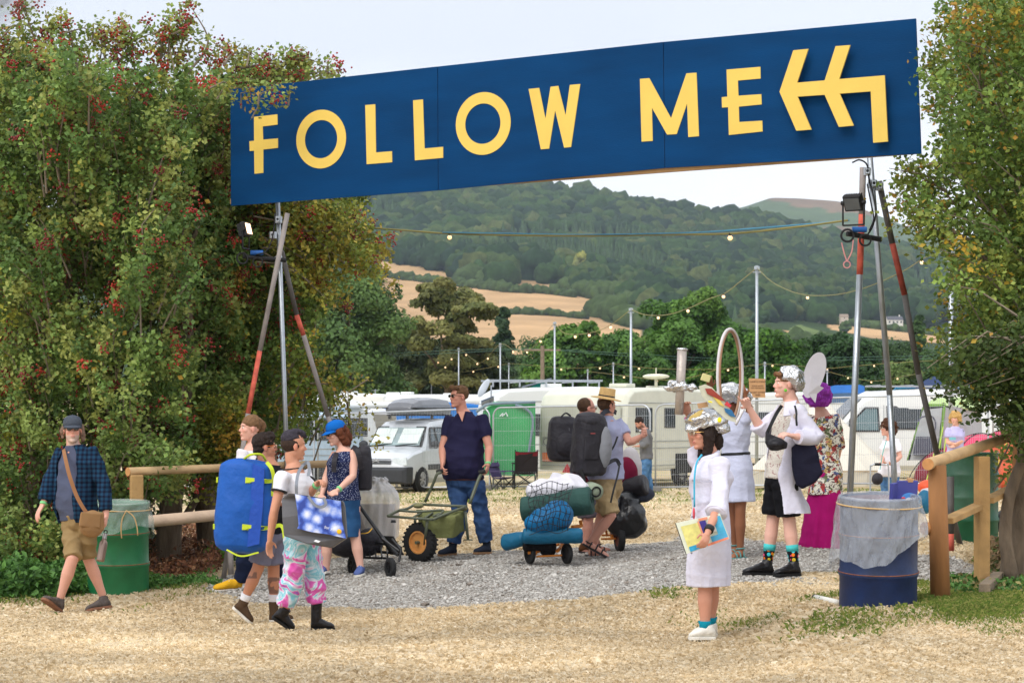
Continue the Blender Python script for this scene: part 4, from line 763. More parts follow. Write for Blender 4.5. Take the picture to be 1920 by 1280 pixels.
for s, py, sz in (('CAMP CLOSING', 715.5, .068), ('YOUR GATES', 723.5, .06), ('FOR WRISTBANDS', 727.5, .05), ('QUIET AFTER', 735.5, .075), ('10:00', 740.5, .075)): text(s, P(1420.5, py, cY-.008), sz, ink, t, TX)
# fence (temporary site panels) ------------------------------------------------
def yfence(px): return np.interp(px, (300,740,1075,1700,2100), (61.5,57.6,53.6,49.7,47))
fpx = [(290,589),(596,918),(925,1219),(1229,1536),(1545,1853),(1862,2100)]
mfen = mat('fence_galv', (186,190,196), .45, .1, 10, 0, metal=.6)
flabs = ['mesh fence panel at the far left behind the thorn trees','mesh fence panel in front of the silver car with the roof box','mesh fence panel in front of the green awning and cream caravan','mesh fence panel behind the silver tube in the raised hand','mesh fence panel in front of the white van and bell tent','mesh fence panel at the right in front of the pink dome tent']
for (a, b), lb in zip(fpx, flabs):
    A = G(a, yfence(a))+(0,0,.04); B = G(b, yfence(b))+(0,0,.04); Hf = 1.97; t = thing('fence_panel', lb, 'fence', A, group='temporary steel mesh fence panels'); up = np.array([0,0,Hf]); d = nrm(B-A); L_ = np.linalg.norm(B-A); m = MB()
    rc = .22; path = [A, A+up-(0,0,rc)]+[A+up+d*rc*(1-math.cos(q))-np.array([0,0,rc*(1-math.sin(q))]) for q in np.linspace(.2, 1.57, 5)]+[B+up-d*rc*(1-math.cos(q))-np.array([0,0,rc*(1-math.sin(q))]) for q in np.linspace(1.57, .2, 5)]+[B+up-(0,0,rc), B, B-(0,0,.05)]
    m.tube(path, .021, 8); m.cyl(A+(0,0,.06), B+(0,0,.06), .019, None, 8); m.build('frame', mfen, t, True)
    m = MB(); nn = int(L_/.05)
    for k in range(1, nn): q = A+(B-A)*k/nn; m.bar(q+(0,0,.06), q+(0,0,Hf-.02), .0045, .0045, (1,0,0))
    for z in (.35,.7,1.05,1.4,1.72): m.bar(A+(0,0,z), B+(0,0,z), .006, .006)
    m.build('mesh', mfen, t)
    for q in (A, B): MB().box(q+(0,0,.03), (.25,.6,.12)).build('foot_block', mat('concrete', (120,118,114), .9), t, bev=.02)
# ================================================================== campsite: vehicles, caravans, tents, chairs
mwht = mat('white_paint', (226,228,226), .35, .04, 3, .03, coat=.3); mcream = mat('cream_panel', (210,210,194), .45, .07, 2.5, .06); mcream2 = mat('shaded_dirty_cream', (178,180,164), .55, .14, 2, .08, nstretch=(1,1,.3))
msil = mat('silver_paint', (206,210,216), .3, .04, 3, .03, metal=.15, coat=.5); mbump = mat('bumper_grey', (56,58,62), .65, .1, 10, .15); mglass = mat('window_glass', (38,46,50), .08, .15, 2, 0, spec=.8)
mtyre = mat('tyre', (36,36,37), .85, .15, 20, .3); mrim = mat('alloy', (190,192,196), .3, .1, 10, 0, metal=.7); mgglass = mat('green_glass', (92,118,104), .15, .2, 1.5, 0, spec=.7)
def wheel(t, c, r, w, rim=mrim, ax=(0,1,0), nm='wheel', spokes=7, world=False):
    c = np.array(c, float); u, v, a = frame(ax); m = MB(); R = np.stack([u, v, a], 1)
    pr = [(r*.62,-w/2),(r*.9,-w/2),(r*.99,-w*.36),(r,-w*.15),(r,w*.15),(r*.99,w*.36),(r*.9,w/2),(r*.62,w/2)]; m.lathe(pr, c, 28, R, cap=False)
    m.lathe([(r*.62,w/2),(r*.6,w*.2),(r*.6,-w*.2),(r*.62,-w/2)], c, 28, R, cap=False)
    o = m.build(nm, mtyre, t, True, world=world); m = MB(); m.lathe([(r*.6,-w*.42),(r*.52,-w*.44),(r*.5,-w*.25),(.001,-w*.22)], c, 24, R, cap=False); m.lathe([(r*.6,w*.42),(r*.52,w*.44),(r*.5,w*.25),(.001,w*.22)], c, 24, R, cap=False)
    for k in range(spokes):
        an = k*6.283/spokes
        for s_ in (-1,1): p = c+a*s_*w*.33; m.bar(p, p+(u*math.cos(an)+v*math.sin(an))*r*.56, r*.1, w*.12, a)
    m.build('rim', rim, o, world=world); return o
def caravan(label, corner, yaw, L, W, H, body, detail=True, group='caravans and campers on the field', top=.12, stripe=None, name='caravan', rear=None, z0=.38):
    e1 = np.array([math.cos(yaw), math.sin(yaw), 0]); e2 = np.array([-math.sin(yaw), math.cos(yaw), 0]); c = np.array(corner)+e1*L/2+e2*W/2
    t = thing(name, label, 'caravan', c, yaw, group); h = H-z0; x = L/2
    pr = [(-x,z0),(-x-.02,z0+h*.45),(-x+.06,z0+h*.8),(-x+.16,z0+h*.93),(-x+.42,H-.02),(-x+1.2,H+.03),(0,H+top*.5),(x-1.2,H),(x-.5,H-.05),(x-.12,z0+h*.82),(x+.02,z0+h*.5),(x,z0)]
    R = []
    for y, k in ((-W/2,.0),(-W/2+.0,.05),(-W/2+.12,1),(W/2-.12,1),(W/2,.05),(W/2,.0)):
        ins = (1-k)*.07; R.append(np.array([(px_*(1-ins/x) , y, pz-(ins*1.0 if pz > z0+h*.85 else 0)) for px_, pz in pr]))
    MB().rings([R[1], R[2], R[3], R[4]]).build('body', body, t, world=False, bev=.03)
    def win(x0, x1, z1, z2, side=-1, g=mglass):
        f = MB().box(((x0+x1)/2, side*(W/2+.008), (z1+z2)/2), (x1-x0, .03, z2-z1)).build('window', mbump, t, world=False, bev=.012); MB().box(((x0+x1)/2, side*(W/2+.02), (z1+z2)/2), (x1-x0-.08, .02, z2-z1-.08)).build('pane', g, f, world=False)
    if detail:
        win(-x+.5,-x+1.4,1.35,1.95); win(-x+2.1,-x+2.7,1.45,1.95); win(x-1.5,x-.4,1.35,1.95)
        MB().box((x-2.15,-W/2-.012,1.25), (.62,.03,1.65)).build('door', body, t, world=False, bev=.01)
        m = MB()
        for z in (z0+.1, .95, 1.12, H-.35): m.box((0,-W/2-.006,z), (L-.25,.015,.018))
        for z in (z0+.12, 1.05, H-.42): m.box((-x-.03,0,z), (.03,W-.25,.018))
        m.build('trim', mat('trim_grey', (150,152,148), .5), t, world=False)
        f = MB().box((-x-.035,0,1.62), (.03,W*.72,.6)).build('window', mbump, t, world=False, bev=.02) if rear else None
        if f: MB().box((-x-.05,0,1.62), (.02,W*.68,.54)).build('pane', mgglass, f, world=False)
        wheel(t, (.1,-W/2+.12,.33), .33, .2); MB().box((.1,-W/2-.004,.55), (.95,.03,.5)).build('wheel_arch', mat('arch_dark', (40,40,40), .9), t, world=False, bev=.08)
        m = MB(); m.tube([(x,-.3,.4),(x+1.2,0,.42)], .04, 6); m.tube([(x,.3,.4),(x+1.2,0,.42)], .04, 6); m.cyl((x+.9,0,.42), (x+.9,0,.05), .035); m.build('drawbar', mgrey, t, world=False)
    MB().box((-x*.3,0,H+.1), (.5,.5,.1)).build('roof_vent', body, t, world=False, bev=.02); MB().box((x*.45,.2,H+.08), (.4,.4,.08)).build('roof_vent', body, t, world=False, bev=.02)
    if stripe: MB().box((0,-W/2-.012,z0+h*.62), (L*.96,.02,.09)).build('stripe', stripe, t, world=False)
    return t
# big cream caravan in the middle
yaw = math.radians(60); cr = G(1174, 55.2)
c1 = caravan('long cream caravan with red and orange tail lights behind the two men with rucksacks', cr, yaw, 6.2, 2.45, 2.42, mcream, z0=.42)
x = -3.1; W2 = 1.225
MB().box((x-.045,0,1.32), (.03,2.2,1.4)).build('rear_panel', mcream2, c1, world=False, bev=.02)  # shade of the rear face put into a darker, streaky dirty cream
lt = MB().box((x-.06,W2-.62,.74), (.05,.9,.22)).build('tail_light', mat('light_red', (170,40,48), .3, .1), c1, world=False, bev=.01); MB().box((x-.075,W2-.27,.74), (.05,.2,.2)).build('indicator', mat('light_orange', (230,120,50), .3), lt, world=False)
MB().add([(x-.06,W2-.7,.56),(x-.06,W2-1.0,.56),(x-.06,W2-.85,.36+.4)], [(0,1,2)])
MB().poly([(x-.08,W2-.72,.36),(x-.08,W2-1.0,.36),(x-.08,W2-.86,.58)], .02, (-1,0,0)).build('reflector', mat('light_red'), c1, world=False)
m = MB(); m.torus((x-.068,W2-.28,1.12), .085, .008, (1,0,0), 20, 5); m.box((x-.068,W2-.28,1.22), (.01,.2,.012)).box((x-.068,W2-.28,1.02), (.01,.2,.012)).box((x-.068,W2-.18,1.12), (.01,.012,.2)).box((x-.068,W2-.38,1.12), (.01,.012,.2)); m.build('badge', mat('badge_grey', (90,96,90)), c1, world=False)
m = MB(); m.cyl((1.0,0,2.45), (1.0,0,2.72), .04); m.ell((1.0,0,2.78), (.36,.36,.07)); m.cyl((1.0,0,2.8), (1.0,0,3.0), .012); m.build('aerial_dome', mat('aerial_cream', (222,218,196)), c1, True, world=False)
MB().tube([(.7,-W2-.03,1.75),(.72,-W2-.05,1.2),(.74,-W2-.06,.6),(.8,-W2-.1,.02)], .012, 5, 4).build('power_lead', mblk, c1, world=False)
HT2 = P(980,727,62)[2]-gz(P(980,727,62)[0],62)
c2 = caravan('white motorhome roof with green stripe behind the green awning', G(922,62), math.radians(12), 5.5, 2.3, HT2, mwht, stripe=mat('stripe_green', (110,150,120)), rear=True)
m = MB(); m.box((-1.1,-.6,HT2+.23), (3.2,.04,.05)).box((-1.1,.6,HT2+.23), (3.2,.04,.05))
for k in range(5): m.box((-2.6+k*.75,0,HT2+.2), (.05,1.25,.05)).box((-2.6+k*.75,-.6,HT2+.14), (.04,.04,.18))
m.build('roof_rack', mgalv, c2, world=False)
c3 = caravan('white camper van with pale green windows and rolled awning behind the blue cap', G(492,63), math.radians(6), 3.2, 1.9, 2.35, mwht, detail=False, name='camper_van')
for a, b in ((-1.35,-.25),(.0,1.15)):
    f = MB().box(((a+b)/2,-.975,1.62), (b-a,.04,.6)).build('window', mblk, c3, world=False, bev=.06); MB().box(((a+b)/2,-.995,1.62), (b-a-.1,.03,.5)).build('pane', mgglass, f, world=False, bev=.05)
m = MB()
for k in range(6): m.ell((1.15+.06*math.cos(k*1.05),-.98,1.12+.06*math.sin(k*1.05)), (.035,.01,.035), n=8, m=5)
m.build('flower_sticker', mat('pink', (214,70,140)), c3, world=False)
MB().cyl((-.9,-1.05,2.28), (2.0,-1.05,2.3), .09, None, 12).build('awning_roll', mwht, c3, world=False); MB().box((-1.55,-.9,1.2), (.06,.1,1.6)).build('tail_light', mat('light_red'), c3, world=False)
for q in (-1.0,1.0): wheel(c3, (q,-.85,.33), .33, .2)
c4 = caravan('pale blue grey van partly hidden by thorn leaves at the left', G(500,61), math.radians(4), 2.6, 1.9, 2.1, mat('pale_blue', (168,190,208), .4), name='camper_van', rear=True)
HT5 = P(780,742,72)[2]-gz(P(780,742,72)[0],72)
c5 = caravan('blue and white high top van behind the silver car', G(716,72), math.radians(6), 3.6, 2.0, HT5-.18, mat('bright_blue', (36,116,196), .4), detail=False, name='camper_van', z0=.45); MB().box((0,0,HT5-.15), (3.4,1.9,.42)).build('high_top', mwht, c5, world=False, bev=.18)
wheel(c5, (-1,-.9,.33), .33, .2)
# generic rows: their roofs show above the near ones
far0 = caravan('white caravan roof in the back row above the silver car', G(640,84), .1, 5.6, 2.2, 2.6, mwht, group='back rows of white caravans')
far1 = caravan('cream caravan roof with a tall aerial in the back row behind the thorn leaves', G(585,90), .3, 4.6, 2.1, 2.45, mcream, group='back rows of white caravans')
for t_ in (far1,):
    m = MB(); m.cyl((.6,.3,2.4), (.6,.3,2.95), .02); m.box((.6,.3,2.9), (.02,.6,.02)); [m.box((.6,.05+.1*k,2.9), (.25,.012,.012)) for k in range(5)]; m.build('tv_aerial', mgalv, t_, world=False)
m = MB(); m.box((0,-.7,2.62), (2.6,.04,.04)); m.box((0,.7,2.62), (2.6,.04,.04)); [m.box((-1.2+.8*k,0,2.6), (.04,1.4,.04)) for k in range(4)]; m.build('roof_rack', mgalv, far1, world=False)
rows = [(560,80,.0,'white caravan roof far left beside the leaning dark pole'),(820,92,.05,'white caravan roof just left of the navy polo man'),(905,96,-.1,'white caravan roof between the navy polo man and the motorhome'),(1060,88,.2,'white caravan roof above the cream caravan'),(1150,96,.1,'white caravan roof behind the straw hat'),(1215,86,.0,'white caravan roof left of the silver tube'),(1300,84,.05,'white caravan roof behind the foil helmet with the paper bird'),(1390,78,-.05,'white caravan below the cardboard notice'),(1440,92,.1,'white caravan roof between notice and foil helmeted man'),(1560,84,.0,'white caravan roof behind the purple wig'),(1600,98,.1,'cream caravan roof between the right tripod poles'),(1690,88,.0,'white caravan roof behind the dark leaning pole'),(1780,92,.05,'white caravan roof behind the maple leaves'),(1860,86,0,'white caravan roof at the far right'),(700,104,0,'distant white caravan roof above the blue van'),(1000,110,0,'distant white caravan roof left of the cream caravan'),(1340,112,.1,'distant white caravan roof inside the raised hoop'),(1500,108,0,'distant white caravan roof left of the purple wig')]
for k_, (px, Y, rz, lb) in enumerate(rows): copy_thing(far1 if k_ in (1,4,10,12,17) else far0, np.array([G(px, Y)[0]+2.5, Y+1.2, min(gz(G(px, Y)[0]+2.5, Y+1.2), P(px, 737-7*((k_*7) % 3)/2-(px-900)*.004, Y)[2]-(2.45 if k_ in (1,4,10,12,17) else 2.62))]), rz+.5*((k_*5) % 4-1.5)*.3, lb, 'back rows of white caravans')
# pop top and tarpaulins
def slab(name, label, cat, pts, th, m, nv=(0,-1,.2)):
    o = MB().poly([P(*p) for p in pts], th, nv).build(name, m); tag(o, label, cat); return o
t = thing('pop_up_canopy', 'grey wedge pop up camper top with green canvas above the white motorhome', 'canopy', P(1010,722,66)); m = MB(); a, b, c, d = P(978,724,66), P(1034,708,66), P(1034,711,66), P(980,727,66); m.poly([a,b,c,d], 1.6, (0,-1,0)); m.build('lid', mat('lid_grey', (120,128,140)), t); MB().poly([P(990,727,66.1),P(1021,713,66.1),P(1021,727,66.1)], 1.3, (0,-1,0)).build('canvas', mat('teal', (20,130,120)), t)
slab('tarpaulin', 'bright blue tarpaulin over a trailer right of the purple wig', 'tarpaulin', [(1548,726,75),(1566,722,75),(1612,721,75),(1621,724,75),(1621,738,75),(1590,736,75),(1548,738,75)], 1.6, mat('tarp_blue', (56,120,206), .5, .12, 3, .6, 12))
slab('tarpaulin', 'dark blue pointed gazebo roof behind the dark leaning pole', 'gazebo', [(1716,728,75),(1735,712,75),(1752,705,75),(1775,726,75)], 2, mat('gaz_blue', (62,80,124), .6, .15, 3, .6, 10))
slab('tarpaulin', 'thin teal blue roof strip over the white van', 'tarpaulin', [(1680,724,76),(1717,722,76),(1717,727,76),(1680,728,76)], 1.5, mat('teal_blue', (40,130,180)))
slab('tarpaulin', 'teal blue roof strip above the white van near the maple leaves', 'tarpaulin', [(1788,722,76),(1850,720,76),(1850,727,76),(1788,727,76)], 1.5, mat('teal_blue'))
mawn = mat('awning_grey', (202,204,210), .7, .1, 2, .4, 8)
for pts, lb in (([(540,778,64),(562,745,66),(574,727,66),(600,735,66),(655,768,64),(655,778,64)],'pale grey pointed awning roof behind the dark leaning pole'),([(600,775,66),(620,738,68),(650,746,68),(742,772,66),(742,777,66)],'long sloping grey awning roof above the camper van')): slab('awning', lb, 'awning', pts, 1.8, mawn, (0,-1,.6))
t = thing('satellite_dish', 'tilted flat satellite dish on a thin pole right of the navy polo man', 'dish', P(905,770,60)); MB().ell(P(907,727,60), (.1,.02,.3), basis((.4,-.8,.2))@Rz(0)@np.array([[.8,0,-.6],[0,1,0],[.6,0,.8]])).build('dish', mat('dish', (200,206,214), .4), t, True); MB().cyl(P(921,722,60), P(921,760,60), .02).build('pole', mgalv, t); slab('solar_panel', 'small tilted solar panel beside the satellite dish', 'panel', [(902,751,59.5),(925,742,59.5),(926,744,59.5),(903,754,59.5)], .6, mat('panel', (90,100,120), .3))
# silver car ---------------------------------------------------------------
def hullcar(label, corner, yaw, W, st, body, low, name='parked_car', cat='car'):
    e1 = np.array([math.cos(yaw), math.sin(yaw), 0]); e2 = np.array([-math.sin(yaw), math.cos(yaw), 0]); t = thing(name, label, cat, np.array(corner)+e2*W/2, yaw)
    R = []                                          # st: x, zbot, zbelt, ztop, wbelt, wtop
    for x, zb, zm, zt, wm, wt in st:
        h = [( -wm*.9, zb),(-wm,zb+.12),(-wm*1.02,(zb+zm)/2),(-wm*.98,zm),(-wt,zm+(zt-zm)*.85),(-wt*.9,zt-.01),(-wt*.5,zt+.015),(0,zt+.02)]
        ring_ = h+[(-a, b) for a, b in h[-2::-1]]; R.append(np.array([(x, a*W/2, b) for a, b in ring_]))
    MB().rings(R).build('body', body, t, world=False, smooth=False, bev=.03); return t
# x grows from nose (0) to tail
yawc = math.radians(66)
st = [(0,.3,.62,.66,.86,.84),(.06,.24,.8,.84,.94,.88),(.35,.22,.92,.98,.98,.9),(.85,.22,1.0,1.08,1,.9),(1.02,.22,1.02,1.14,1,.88),(1.5,.22,1.05,1.66,1,.8),(1.75,.22,1.05,1.76,1,.8),(2.6,.22,1.05,1.82,1,.82),(3.8,.22,1.05,1.8,1,.82),(4.05,.3,1.05,1.72,.98,.8)]
cc = G(765, 56); cy = hullcar('silver van like car with a grey roof box and white sun shades', cc, yawc, 1.75, st, msil, mbump)
Wc = 1.75/2
MB().rings([np.array([(x, y*Wc, z) for y, z in ((-w,zb),(-w*1.02,zm),(w*1.02,zm),(w,zb))]) for x, zb, zm, w in ((-.07,.26,.58,.84),(.0,.22,.64,.96),(.28,.22,.64,1.0))]).build('bumper', mbump, cy, world=False, bev=.03)
sh = MB().poly([(1.02-.03,-.76,1.13),(1.02-.03,.76,1.13),(1.5-.03,.66,1.64),(1.5-.03,-.66,1.64)], .02, (-.75,0,.66)); ws = sh.build('windscreen', mblk, cy, world=False)
MB().poly([(1.0-.035,-.7,1.17),(1.0-.035,.7,1.17),(1.44-.03,.62,1.61),(1.44-.03,-.62,1.61)], .02, (-.75,0,.66)).build('glass', mat('screen_glass', (150,170,172), .12, .1, 3, 0, spec=.8), ws, world=False)
m = MB()
for s in (-1,1):
    for k in range(3): a = s*(.08+.19*k); b = s*(.08+.19*(k+1)); zz = .02*(k % 2); m.poly([(.985,min(a,b),1.22),(.985,max(a,b),1.22),(1.36-zz,max(a,b),1.59),(1.36-zz,min(a,b),1.59)], .012, (-.75,0,.66))
m.build('sun_shade', mat('sunshade', (226,236,232), .35, .06, 5, .3), ws, world=False)
m = MB(); m.bar((.94,-.05,1.15), (1.0,-.62,1.2), .02, .03); m.bar((.94,.6,1.15), (1.0,.06,1.2), .02, .03); m.cyl((1.9,0,1.8), (2.0,0,2.0), .008); m.build('wiper', mblk, cy, world=False)
for s in (-1,1):
    MB().poly([(.03,s*.8*Wc/.875,.9-.02),(.05,s*.42,.86),(.02,s*.44,.7),(.0,s*.84,.68)] if s > 0 else [(.03,-.8,.88),(.05,-.42,.86),(.02,-.44,.7),(.0,-.84,.68)], .06, (-1,0,0)).build('headlight', mat('headlight', (206,214,216), .08, .15, 12, .2, spec=.9), cy, world=False, bev=.01)
m = MB()
for k in range(4): m.box((-.005,0,.83-.035*k), (.03,.8,.014))
m.build('grille', mbump, cy, world=False); m = MB()
for k in range(2): z = .77+.045*k; m.poly([(-.03,-.09,z-.03),(-.03,0,z+.02),(-.03,.09,z-.03),(-.03,.09,z-.01),(-.03,0,z+.045),(-.03,-.09,z-.01)], .02, (-1,0,0))
m.build('chevron_badge', mrim, cy, world=False)
for x0, x1, xt in ((1.28,1.68,1.5),(1.74,2.7,1.74),(2.8,3.8,2.8)):
    for s in (-1,1):
        f = MB().poly([(x0,s*(Wc*.99),1.1),(x1,s*(Wc*.99),1.1),(x1,s*(Wc*.84),1.62),(xt,s*(Wc*.84),1.62)], .02, (0,s,.2)).build('side_window', mblk, cy, world=False)
        MB().poly([(x0+.06,s*(Wc*.99+.004),1.13),(x1-.04,s*(Wc*.99+.004),1.13),(x1-.04,s*(Wc*.85+.004),1.58),(xt+.04,s*(Wc*.85+.004),1.58)], .02, (0,s,.2)).build('glass', mat('tint', (60,80,90), .1, spec=.8), f, world=False)
for s in (-1,1): MB().ell((1.25,s*(Wc+.14),1.18), (.07,.13,.1)).build('mirror', mbump, cy, True, world=False)
MB().box((2.4,-Wc-.01,.62), (2.6,.03,.14)).build('side_moulding', mbump, cy, world=False, bev=.01)
for x in (.78, 3.35):
    for s in (-1,1): MB().lathe([(.37,-.01),(.37,.02),(.001,.02)], (x, s*(Wc-.01), .34), 24, np.array([[1,0,0],[0,0,1],[0,1,0]])).build('wheel_arch', mat('arch_dark'), cy, world=False); wheel(cy, (x, s*(Wc-.06), .32), .32, .2)
m = MB()
for x in (1.9, 2.9): m.box((x,0,1.92), (.06,1.35,.04)); m.box((x,-.6,1.87), (.06,.06,.1)).box((x,.6,1.87), (.06,.06,.1))
m.build('roof_bars', mblk, cy, world=False)
e1 = np.array([math.cos(yawc), math.sin(yawc), 0]); t = thing('roof_box', 'glossy grey roof box mounted on the silver car', 'roof box', np.array(cy.location)+(0,0,1.94), yawc)
R = []
for x, w, z0_, z1_ in ((1.25,.3,.1,.18),(1.35,.42,.02,.3),(1.7,.46,0,.4),(2.6,.47,0,.43),(3.3,.46,0,.4),(3.42,.4,.06,.3)): R.append(np.array([(x, a*w, z0_+(z1_-z0_)*b) for a, b in ((-1,0),(-1.05,.35),(-.98,.6),(-.8,.9),(-.3,1),(.3,1),(.8,.9),(.98,.6),(1.05,.35),(1,0))]))
MB().rings(R).build('shell', mat('box_grey', (104,106,112), .25, .05, coat=.4), t, world=False, bev=.02, smooth=False); MB().box((2.35,0,.16), (2.16,.985,.02)).build('seam', mblk, t, world=False)
# white van right ------------------------------------------------------------
st = [(0,.35,.8,.86,.84,.8),(.12,.3,.98,1.05,.95,.88),(.75,.28,1.2,1.28,1,.9),(.95,.28,1.25,1.4,1,.88),(1.75,.28,1.3,2.2,1,.8),(2.1,.28,1.3,2.36,1,.82),(3.5,.28,1.3,2.42,1,.84),(5.3,.28,1.3,2.4,1,.84),(5.55,.4,1.3,2.3,.98,.8)]
yw = math.radians(5); vc = G(1500, 60); v = hullcar('white panel van with dark side windows behind the bell tent', vc, yw, 2.0, st, mwht, mbump, 'parked_van', 'van')
def vwin(x0, x1, z0_, z1_, xs=0, g=None):
    f = MB().poly([(x0,-1.0,z0_),(x1,-1.0,z0_),(x1,-.87,z1_),(x0+xs,-.87,z1_)], .02, (0,-1,.2)).build('side_window', mblk, v, world=False); MB().poly([(x0+.05,-1.004,z0_+.04),(x1-.05,-1.004,z0_+.04),(x1-.05,-.885,z1_-.05),(x0+xs+.03,-.885,z1_-.05)], .02, (0,-1,.2)).build('glass', g or mglass, f, world=False)
vwin(1.15,2.15,1.3,1.95,.62,mat('tint2', (96,120,124), .1, spec=.8)); vwin(2.35,3.6,1.36,1.98); vwin(3.7,4.9,1.36,1.98)
MB().poly([(.95,-.84,1.42),(.95,.84,1.42),(1.7,.72,2.18),(1.7,-.72,2.18)], .02, (-.7,0,.7)).build('windscreen', mglass, v, world=False); MB().ell((1.35,-1.15,1.5), (.08,.14,.18)).build('mirror', mblk, v, True, world=False)
m = MB().box((2.25,-1.0,1.2), (.012,.02,1.6)).box((3.65,-1.0,1.25), (.012,.02,1.7)).box((3,-1.005,.78), (4.6,.015,.06)); m.build('panel_line', mat('line_grey', (150,152,156)), v, world=False)
for x in (.9, 4.4): wheel(v, (x,-.92,.34), .34, .22)
m = MB()
for k in range(4): m.box((2.2+k*.9,0,2.52), (.05,1.5,.05))
m.box((3.5,-.75,2.5), (3,.05,.05)); m.build('roof_rack', mgalv, v, world=False)
# tents ------------------------------------------------------------------
mcanv = mat('canvas', (226,220,204), .85, .06, 2, .25, 6)
def bell(px, Y, apex_py, r, wall, label):
    b = G(px, Y); t = thing('bell_tent', label, 'tent', b); A = P(px, apex_py, Y)[2]-b[2]; n = 12; R = []
    for q, z in ((r*.99,.0),(r,wall*.5),(r,wall),(r*.92,wall+.12*A/2),(r*.62,wall+(A-wall)*.36),(r*.3,wall+(A-wall)*.68),(.06,A)):
        R.append(np.array([(q*math.cos(a)*(1 if k % 2 == 0 else .95), q*math.sin(a)*(1 if k % 2 == 0 else .95), z) for k, a in enumerate(np.arange(2*n)*math.pi/n)]))
    MB().rings(R).build('canvas', mcanv, t, world=False); MB().torus((0,0,wall), r*1.005, .012, n=24).build('hem', mat('rope_tan', (186,160,120)), t, world=False)
    m = MB()
    for k in range(n): a = k*2*math.pi/n; p = np.array([r*1.0*math.cos(a), r*math.sin(a), wall]); m.tube([p, p+np.array([math.cos(a)*1.1, math.sin(a)*1.1, -wall+.02])], .006, 4)
    m.build('guy_ropes', mat('rope_tan'), t, world=False); MB().cyl((0,0,A-.1), (0,0,A+.12), .03).build('pole_tip', mgalv, t, world=False)
bell(1540, 53.2, 744, 1.68, .38, 'cream canvas bell tent behind the flowered dress and right tripod')
def dome(px, Y, w, h, d, m, label, rz=0, m2=None):
    b = G(px, Y); t = thing('dome_tent', label, 'tent', b, rz, group='small dome tents at the right'); R = []; 
    for i in range(13):
        u = -1+2*i/12; q = math.sqrt(max(0.003, 1-abs(u)**2.2)); R.append(np.array([(math.sin(a)*w/2*(.35+.65*q)*(1+.03*math.cos(6*a)), u*d/2, h*q*max(0,math.cos(a))**.75+.01) for a in np.linspace(-math.pi/2, math.pi/2, 17)]))
    MB().rings(R).build('flysheet', m, t, True, world=False)
    for s in (-1,1):
        pts = [(s*(1-2*k/16)*w/2*.98, -d/2+ d*k/16, h*math.sin(math.pi*k/16)**.75*1.01+.02) for k in range(17)]; MB().tube(pts, .012, 5).build('tent_pole', m2 or mblk, t, world=False)
    return t
def ny(c, n): return mat(n, c, .55, .12, 2, .5, 9, trans=.15)
dome(1840, 53, 2.2, 1.15, 2, ny((222,64,104),'tent_pink'), 'bright pink dome tent behind the blonde person')
dome(1892, 56, 2.0, 1.25, 1.8, ny((214,56,96),'tent_pink2'), 'second pink dome tent further right under the maple', .3)
dome(1822, 50.5, 1.5, .85, 1.8, ny((52,112,156),'tent_blue'), 'small blue dome tent right of the blonde person', -.4)
dome(1862, 50.2, 2.0, .95, 1.6, ny((70,128,160),'tent_blue2'), 'wider steel blue tent in front of the pink one', .5)
dome(1902, 48.8, 1.8, 1.05, 1.8, ny((206,92,58),'tent_orange'), 'orange dome tent at the far right behind the barrier', .2, mat('yellow_cord', (220,200,80)))
dome(1768, 53, .9, .8, 1.4, ny((150,52,70),'tent_maroon'), 'small maroon tent end beside the green and grey tent', .8)
mgt = ny((128,176,76),'tent_green'); mgr = ny((196,200,202),'tent_grey'); mdg = ny((94,96,112),'tent_slate')
b = G(1760, 53.5); t = thing('family_tent', 'large green and grey family tent behind the dark leaning pole', 'tent', b); YY = 53.2
q = lambda px, py, Y=YY: P(px, py, Y)
MB().poly([q(1733,762),q(1768,762),q(1757,862),q(1702,862)], .05, (-.3,-1,.1)).build('door_panel', mgr, t)
MB().poly([q(1732,757),q(1770,757),q(1768,764),q(1728,768),q(1706,862),q(1700,862)], .09, (-.3,-1,.1)).build('green_edge', mgt, t); MB().poly([q(1768,757),q(1773,757),q(1762,862),q(1755,862)], .09, (-.3,-1,.1)).build('green_edge', mgt, t)
MB().poly([q(1718,818,53.1),q(1752,818,53.1),q(1748,853,53.1),q(1711,853,53.1)], .02, (-.3,-1,.1)).build('mesh_panel', mdg, t); MB().tube([q(1722,790,53.1),q(1728,782,53.1),q(1746,780,53.1),q(1754,792,53.1),q(1752,815,53.1)], .02, 5, 4).build('zip', mdg, t)
MB().poly([q(1773,760,53.3),q(1838,768,54.5),q(1846,862,54.5),q(1762,862,53.3)], .04, (0,-1,.1)).build('side_wall', mgr, t); MB().poly([q(1733,760,53.1),q(1752,746,54.5),q(1828,744,55.5),q(1850,770,54.4),q(1800,764,53.8)], .05, (0,-.7,.7)).build('roof', ny((190,214,140),'tent_lime'), t)
m = MB()
for a, b_ in (((1757,830),(1735,868)),((1768,800),(1748,866)),((1775,805),(1763,852))): m.tube([q(*a), G(b_[0], 51.8)+(0,0,.03)], .012, 4)
m.build('guy_ropes', mat('lime_cord', (190,220,80)), t)
